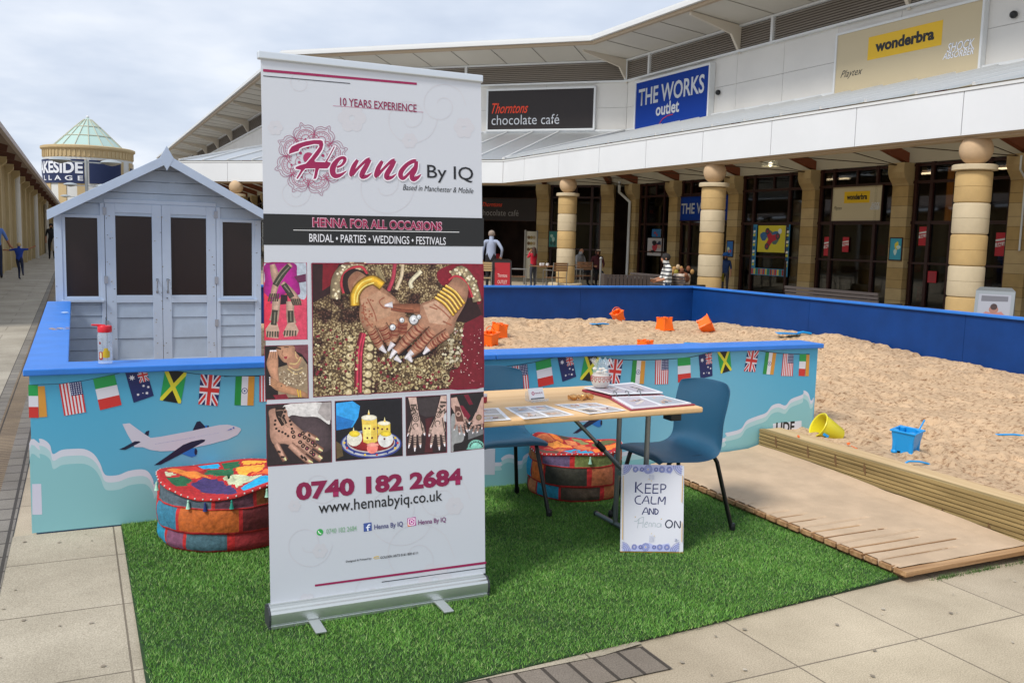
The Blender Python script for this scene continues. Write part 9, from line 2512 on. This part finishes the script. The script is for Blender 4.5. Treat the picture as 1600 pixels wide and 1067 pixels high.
def stripes():
    m = C_('stripes', 'cfd0cc'); t = m.node_tree; b = t.nodes['Principled BSDF']; tc = t.nodes.new('ShaderNodeTexCoord'); w_ = t.nodes.new('ShaderNodeTexWave'); w_.bands_direction = 'Z'; w_.inputs['Scale'].default_value = 3.6; t.links.new(tc.outputs['Object'], w_.inputs[0])
    r = t.nodes.new('ShaderNodeValToRGB'); r.color_ramp.interpolation = 'CONSTANT'; r.color_ramp.elements[0].color = (*lin('d2d2ce'), 1); r.color_ramp.elements[1].position = .72; r.color_ramp.elements[1].color = (*lin('1a1e30'), 1); t.links.new(w_.outputs[0], r.inputs[0]); t.links.new(r.outputs[0], b.inputs['Base Color']); return m
sit = dict(pel=(0, .05, .55), wai=(0, .06, .68), che=(0, .04, .92), nec=(0, .01, 1.07), hea=(0, -.03, 1.20), cro=(0, -.02, 1.29), nos=(0, -.13, 1.18), sL=(.17, .03, 1.01), eL=(.23, -.04, .76), wL=(.16, -.26, .70), hL=(.12, -.33, .70), sR=(-.17, .03, 1.01), eR=(-.23, -.04, .76), wR=(-.16, -.26, .70), hR=(-.12, -.33, .70),
           pL=(.09, .0, .50), kL=(.11, -.42, .50), aL=(.11, -.44, .09), tL=(.12, -.58, .04), pR=(-.09, .0, .50), kR=(-.11, -.42, .50), aR=(-.11, -.44, .09), tR=(-.12, -.58, .04))
person('dark-haired man in a navy and white striped shirt reading on the bench', (11.75, 16.75, 0), R(-110), .97, dict(sit), [stripes(), C_('denim', '2a3a54'), shoe], mat('dark_hair', '1c1816', .8))
nw = thing('newspaper', 'open newspaper held low by the man in the striped shirt', 'newspaper', (11.38, 16.9, .70)); MB().add([(11.2, 16.5, .74), (11.55, 16.75, .715), (11.35, 17.15, .715), (11.0, 16.9, .75), (11.2, 16.5, .745), (11.55, 16.75, .72), (11.35, 17.15, .72), (11.0, 16.9, .755)], [(3, 2, 1, 0), (4, 5, 6, 7), (0, 1, 5, 4), (1, 2, 6, 5), (2, 3, 7, 6), (3, 0, 4, 7)]).build('folded_pages', mat('newsprint', 'c8c6bc', .8, var=.35, vs=30), nw)
person('seated man in a pale grey shirt at a cafe table behind the column', (15.5, 27.1, 0), R(20), .98, dict(sit), [C_('pale_grey', '9a9ca0'), blk, shoe])
person('seated woman in dark clothes with pale sunglasses at a cafe table', (16.05, 26.9, 0), R(-20), .95, dict(sit), [C_('maroon', '4a1820'), blk, shoe, C_('maroon', '4a1820')], mat('brown_hair', '3c2418', .7), .1, lambda t, j, sc: MB().box(-.07, .07, -.15, -.125, 1.20, 1.235).build('sunglasses', mat('pale_lens', 'b8b0a0', .2), t, local=True))
def cap(t, j, sc): MB().lathe([(.11, 0), (.105, .05), (.06, .09), (.0, .10)], (0, 0, 1.19), 14).box(-.06, .06, -.19, -.09, 1.185, 1.20).build('cap', C_('cap_blue', '1c58a0'), t, local=True, smooth=True)
person('small child in a blue cap, dark blue top and yellow bag by the shop pier', (17.5, 21.9, 0), R(-60), .72, {}, [C_('dark_blue', '16305c'), C_('grey_leg', '3c3a42'), shoe], None, 0, cap)
yb2 = thing('shopping_bag', 'small yellow bag beside the child in the blue cap', 'bag', (17.3, 21.78, .42)); MB().add([(17.2, 21.7, .42), (17.42, 21.84, .42), (17.42, 21.86, .66), (17.2, 21.72, .66), (17.16, 21.76, .42), (17.38, 21.9, .42), (17.38, 21.88, .66), (17.16, 21.74, .66)], [(0, 1, 2, 3), (7, 6, 5, 4), (0, 4, 5, 1), (1, 5, 6, 2), (2, 6, 7, 3), (3, 7, 4, 0)]).build('bag_body', C_('yellow', 'a89a1c'), yb2); MB().tube([(17.2, 21.73, .66), (17.24, 21.76, .76), (17.36, 21.84, .76), (17.4, 21.87, .66)], .008, 5).build('bag_handle', blk, yb2)
person('adult in a light blue shirt and dark trousers cut off by the left frame edge', (-1.99, 29.5, 0), R(188), .97, dict(walk, eL=(.28, .04, 1.16), wL=(.36, -.08, .98), hL=(.40, -.12, .92), eR=(-.28, .04, 1.16), wR=(-.36, -.08, .98), hR=(-.42, -.12, .92)), [C_('light_blue', '5a7cc0'), navy, shoe], mat('sandy_hair', '8a6a48', .8))
person('blond boy in a blue T-shirt running with arms spread by the left colonnade', (-1.40, 29.2, 0), R(165), .60, dict(walk, eL=(.38, .0, 1.36), wL=(.58, -.04, 1.36), hL=(.66, -.05, 1.36), eR=(-.38, .0, 1.42), wR=(-.58, -.02, 1.52), hR=(-.65, -.03, 1.56), aR=(-.22, .26, .30), kR=(-.12, .0, .52), tR=(-.24, .30, .20), aL=(.02, .04, .09), kL=(.04, -.06, .5), tL=(.02, -.12, .04)), [C_('royal', '20409a'), navy, shoe], mat('blond_hair', 'b8a070', .8))
person('distant black-clad person at the far end of the left walkway', (-.95, 47.8, 0), R(0), .96, {}, [blk, blk, shoe], mat('dark_hair', '1c1816', .8))
wb2 = thing('carrier_bag', 'white carrier bag carried by the distant person in black', 'bag', (-.72, 47.6, .35)); MB().lathe([(.12, 0), (.22, .10), (.24, .35), (.16, .62), (.05, .72)], (-.72, 47.6, .35), 12).build('bag_body', mat('white_bag', 'd0d2d6', .5), wb2, smooth=True); MB().tube([(-.76, 47.6, 1.06), (-.72, 47.6, 1.16), (-.68, 47.6, 1.06)], .01, 5).build('bag_handle', m_paper, wb2)

# ================================================================== cafe furniture, benches, boards
m_cm = mat('cafe_metal', '8c8a86', .4, .6); m_cw = mat('cafe_wood', '7a5434', .6); m_cw2 = mat('cafe_pale_wood', 'b09468', .6)
def cafe_chair(label, loc, rz, wood):
    t = thing('cafe_chair', label, 'chair', loc, rz, 'metal and wood cafe chairs')
    for s in (-1, 1):
        MB().tube([(s*.26, -.24, 0), (s*.26, -.24, .66), (s*.26, .20, .66)], .013, 8).build('leg_frame', m_cm, t, local=True, smooth=True); MB().tube([(s*.24, .28, 0), (s*.24, .20, .45), (s*.24, .27, .88)], .013, 8).build('back_leg', m_cm, t, local=True, smooth=True)
    b = MB()
    for k in range(5): b.box(-.23, .23, -.23+k*.088, -.16+k*.088, .44, .455)
    b.build('seat', wood, t, local=True); b = MB()
    for k in range(4): b.box(-.235, .235, .235+k*.006, .25+k*.006, .64+k*.062, .69+k*.062)
    b.build('backrest', wood, t, local=True); return t
c1 = cafe_chair('pale wooden cafe chair right at the banner edge', (9.9, 22.6, 0), R(160), m_cw2)
GC = 'metal and wood cafe chairs'
c2 = cafe_chair('cafe chair seen side-on between the red board and the girl', (11.45, 23.6, 0), R(60), m_cw)
dup(c2, (12.35, 23.0, 0), R(185), 'cafe chair just left of the column under the table edge', GC); dup(c2, (14.08, 24.4, 0), R(155), 'cafe chair with brown slatted back right of the column', GC); dup(c2, (13.55, 24.0, 0), R(60), 'cafe chair partly hidden by the right side of the column', GC)
def cafe_table(label, loc):
    t = thing('cafe_table', label, 'table', loc, 0, 'round cafe tables'); MB().box(-.42, .42, -.36, .36, .71, .735).build('table_top', m_cw, t, local=True, bevel=.006); MB().tube([(0, 0, .02), (0, 0, .71)], .03, 10).build('pedestal', m_cm, t, local=True)
    for a in (0, 90, 180, 270): MB().bar((0, 0, .03), (.32*math.cos(R(a+45)), .32*math.sin(R(a+45)), .015), .035, .025).build('foot', m_cm, t, local=True)
    return t
k1 = cafe_table('cafe table with white cups between the girl and the column', (12.75, 24.3, 0)); dup(k1, (15.0, 26.2, 0), .3, 'cafe table in front of the seated man and woman', 'round cafe tables')
for i, (x, y) in enumerate(((12.5, 24.22), (12.62, 24.3), (12.72, 24.2))):
    t = thing('coffee_cup', ('left', 'middle', 'right')[i]+' white cup of the three on the cafe table by the girl', 'cup', (x, y, .736), i, 'white cups on the cafe table'); MB().lathe([(.025, 0), (.04, .02), (.045, .085), (.04, .085), (.03, .02)], (0, 0, 0), 12).build('cup_body', m_paper, t, local=True, smooth=True); MB().tube([(.04, 0, .07), (.07, 0, .06), (.065, 0, .03), (.036, 0, .025)], .006, 5).build('cup_handle', m_paper, t, local=True)
def aboard(label, loc, rz, w_, h, mfr, face, seed, lines=None, tint=None):
    t = thing('pavement_board', label, 'A-board', loc, rz); ln = .16
    for s in (-1, 1):
        U_ = Vector((1, 0, 0)); V_ = Vector((0, s*-ln/h, 1)).normalized(); N_ = Vector((0, s, ln/h)).normalized(); fr = (Vector((-w_/2, s*ln, 0)), U_, V_, N_)
        o = MB().prism([(0, 0), (w_, 0), (w_, h-.05), (w_-.05, h), (.05, h), (0, h-.05)], fr, .02).build('board_panel', mfr, t, local=True)
        f2 = (fr[0]+N_*.001, U_, V_, N_); k = Ink(f2, .0004, .001); k.poly([(.045, .07), (w_-.045, .07), (w_-.045, h-.10), (.045, h-.10)], face)
        if lines is None:
            k.poly([(.08, h*.80), (w_-.08, h*.81), (w_-.08, h*.88), (.08, h*.88)], '66666e'); k.poly([(.07, h*.58), (w_*.3, h*.66), (w_*.5, h*.64), (w_*.7, h*.67), (w_-.07, h*.58), (w_*.5, h*.54)], 'a8706a'); k.dot((w_*.5, h*.69), w_*.12, '96685c'); k.dot((w_*.5, h*.73), w_*.09, '3a2624')
        k.build('poster_face', inkmat('poster_ink'), o, local=True)
        if lines: 
            for j_, s_ in enumerate(lines): text(o, 'lettering', s_, f2, (w_*.24, h*(.5-.18*j_), w_*.76, h*(.6-.18*j_)), mat('board_letters', 'd0a8a0', .6), .02, off=.004, local=True)
    return t
aboard('dark round-topped pavement board with a red poster beside the banner', (10.35, 22.3, 0), R(-18), .50, .98, m_choc, 'a81820', 1, ['Thorntons', 'OUTLET'])
aboard('silver-framed pavement board with a pale portrait poster at the right edge', (11.75, 8.72, 0), R(-62), .50, 1.02, mat('dull_silver', '8e9498', .4, .3), '9a9ca6', 2)
mbd = thing('menu_board', 'tall white menu stand with coffee pictures behind the girl in red', 'menu board', (13.9, 27.7, 0)); MB().box(13.7, 14.1, 27.68, 27.70, .2, .98).box(13.7, 14.1, 27.68, 27.70, 1.0, 1.78).build('board', mat('menu_cream', 'a8a494', .6), mbd); MB().box(13.66, 13.70, 27.66, 27.72, 0, 1.82).box(14.1, 14.14, 27.66, 27.72, 0, 1.82).build('stand', m_cm, mbd)
k = Ink(((13.7, 27.679, 1.0), (1, 0, 0), (0, 0, 1), (0, -1, 0)), .0005, .001)
for i in range(9): k.dot((.1+.1*(i % 3), .18+.2*(i//3)), .055, ['5a4430', '7a6a3c', '8a7a60'][i % 3])
k.build('coffee_pictures', inkmat('poster_ink'), mbd)
pt = thing('barrier_post', 'slim grey barrier post in front of the cafe windows', 'post', (9.36, 15.56, 0)); MB().tube([(9.36, 15.56, .02), (9.36, 15.56, 1.15)], .022, 10).build('post', m_cm, pt, smooth=True); MB().lathe([(.17, 0), (.16, .02), (.03, .03)], (9.36, 15.56, 0), 16).build('base', m_cm, pt); MB().ball((9.36, 15.56, 1.17), .032, 6).build('cap', m_cm, pt, smooth=True)
pln = thing('slatted_planter', 'dark slatted timber planter box behind the far blue wall', 'planter', (9.55, 14.95, 0)); b = MB(); Mz = Matrix.Rotation(R(-25), 3, 'Z')
for i in range(12): b.obox(Vector((9.55, 14.95, .45))+Mz @ Vector((-.40+.073*i, -.3, 0)), (.062, .03, .88), Mz)
for s in (-1, 1): b.obox(Vector((9.55, 14.95, .45))+Mz @ Vector((s*.42, 0, 0)), (.03, .6, .88), Mz)
b.build('slats', mat('dark_slat', '3a2e28', .7), pln); MB().obox((9.55, 14.95, .42), (.8, .56, .80), Mz).build('liner', m_black, pln)
def bench(label, loc, rz, L):
    t = thing('slatted_bench', label, 'bench', loc, rz, 'dark slatted benches in front of the shops'); md = mat('bench_slat', '4a4240', .6)
    b = MB()
    for k in range(5): b.box(-L/2, L/2, -.22+k*.09, -.155+k*.09, .42, .45)
    b.build('seat', md, t, local=True); b = MB()
    for k in range(5): b.box(-L/2, L/2, .24+k*.012, .265+k*.012, .50+k*.062, .547+k*.062)
    b.build('backrest', md, t, local=True)
    for s in (-1, 1): MB().box(s*(L/2-.02)-.04, s*(L/2-.02)+.04, -.26, .30, 0, .62).build('end_frame', m_black, t, local=True, bevel=.01)
    return t
b1_ = bench('dark slatted bench between the two right-hand columns', (12.0, 11.85, 0), R(90), 2.15); dup(b1_, (12.25, 17.4, 0), R(90), 'dark slatted bench behind the man in the striped shirt', 'dark slatted benches in front of the shops')
tb_ = thing('soft_toy_bag', 'bag of orange and yellow soft toys on the bench back beside the striped man', 'bag', (12.25, 16.9, .62)); rr = random.Random(8); b = MB()
for i in range(16): b.ball((12.22+rr.uniform(-.12, .12), 16.85+rr.uniform(-.3, .3), .84+rr.uniform(-.12, .16)), rr.uniform(.035, .07), 6, 0, sc=(1, .8, 1.2), col=lin(rr.choice(['a8804a', '8f8430', 'b8a080', '7a4a30'])))
b.build('toys', inkmat('toy_colours', .8), tb_, smooth=True); MB().lathe([(.10, .45), (.19, .55), (.20, .80), (.17, .84)], (12.25, 16.85, 0), 14).build('bag_body', mat('clear_sack', 'b8a898', .4), tb_, smooth=True)
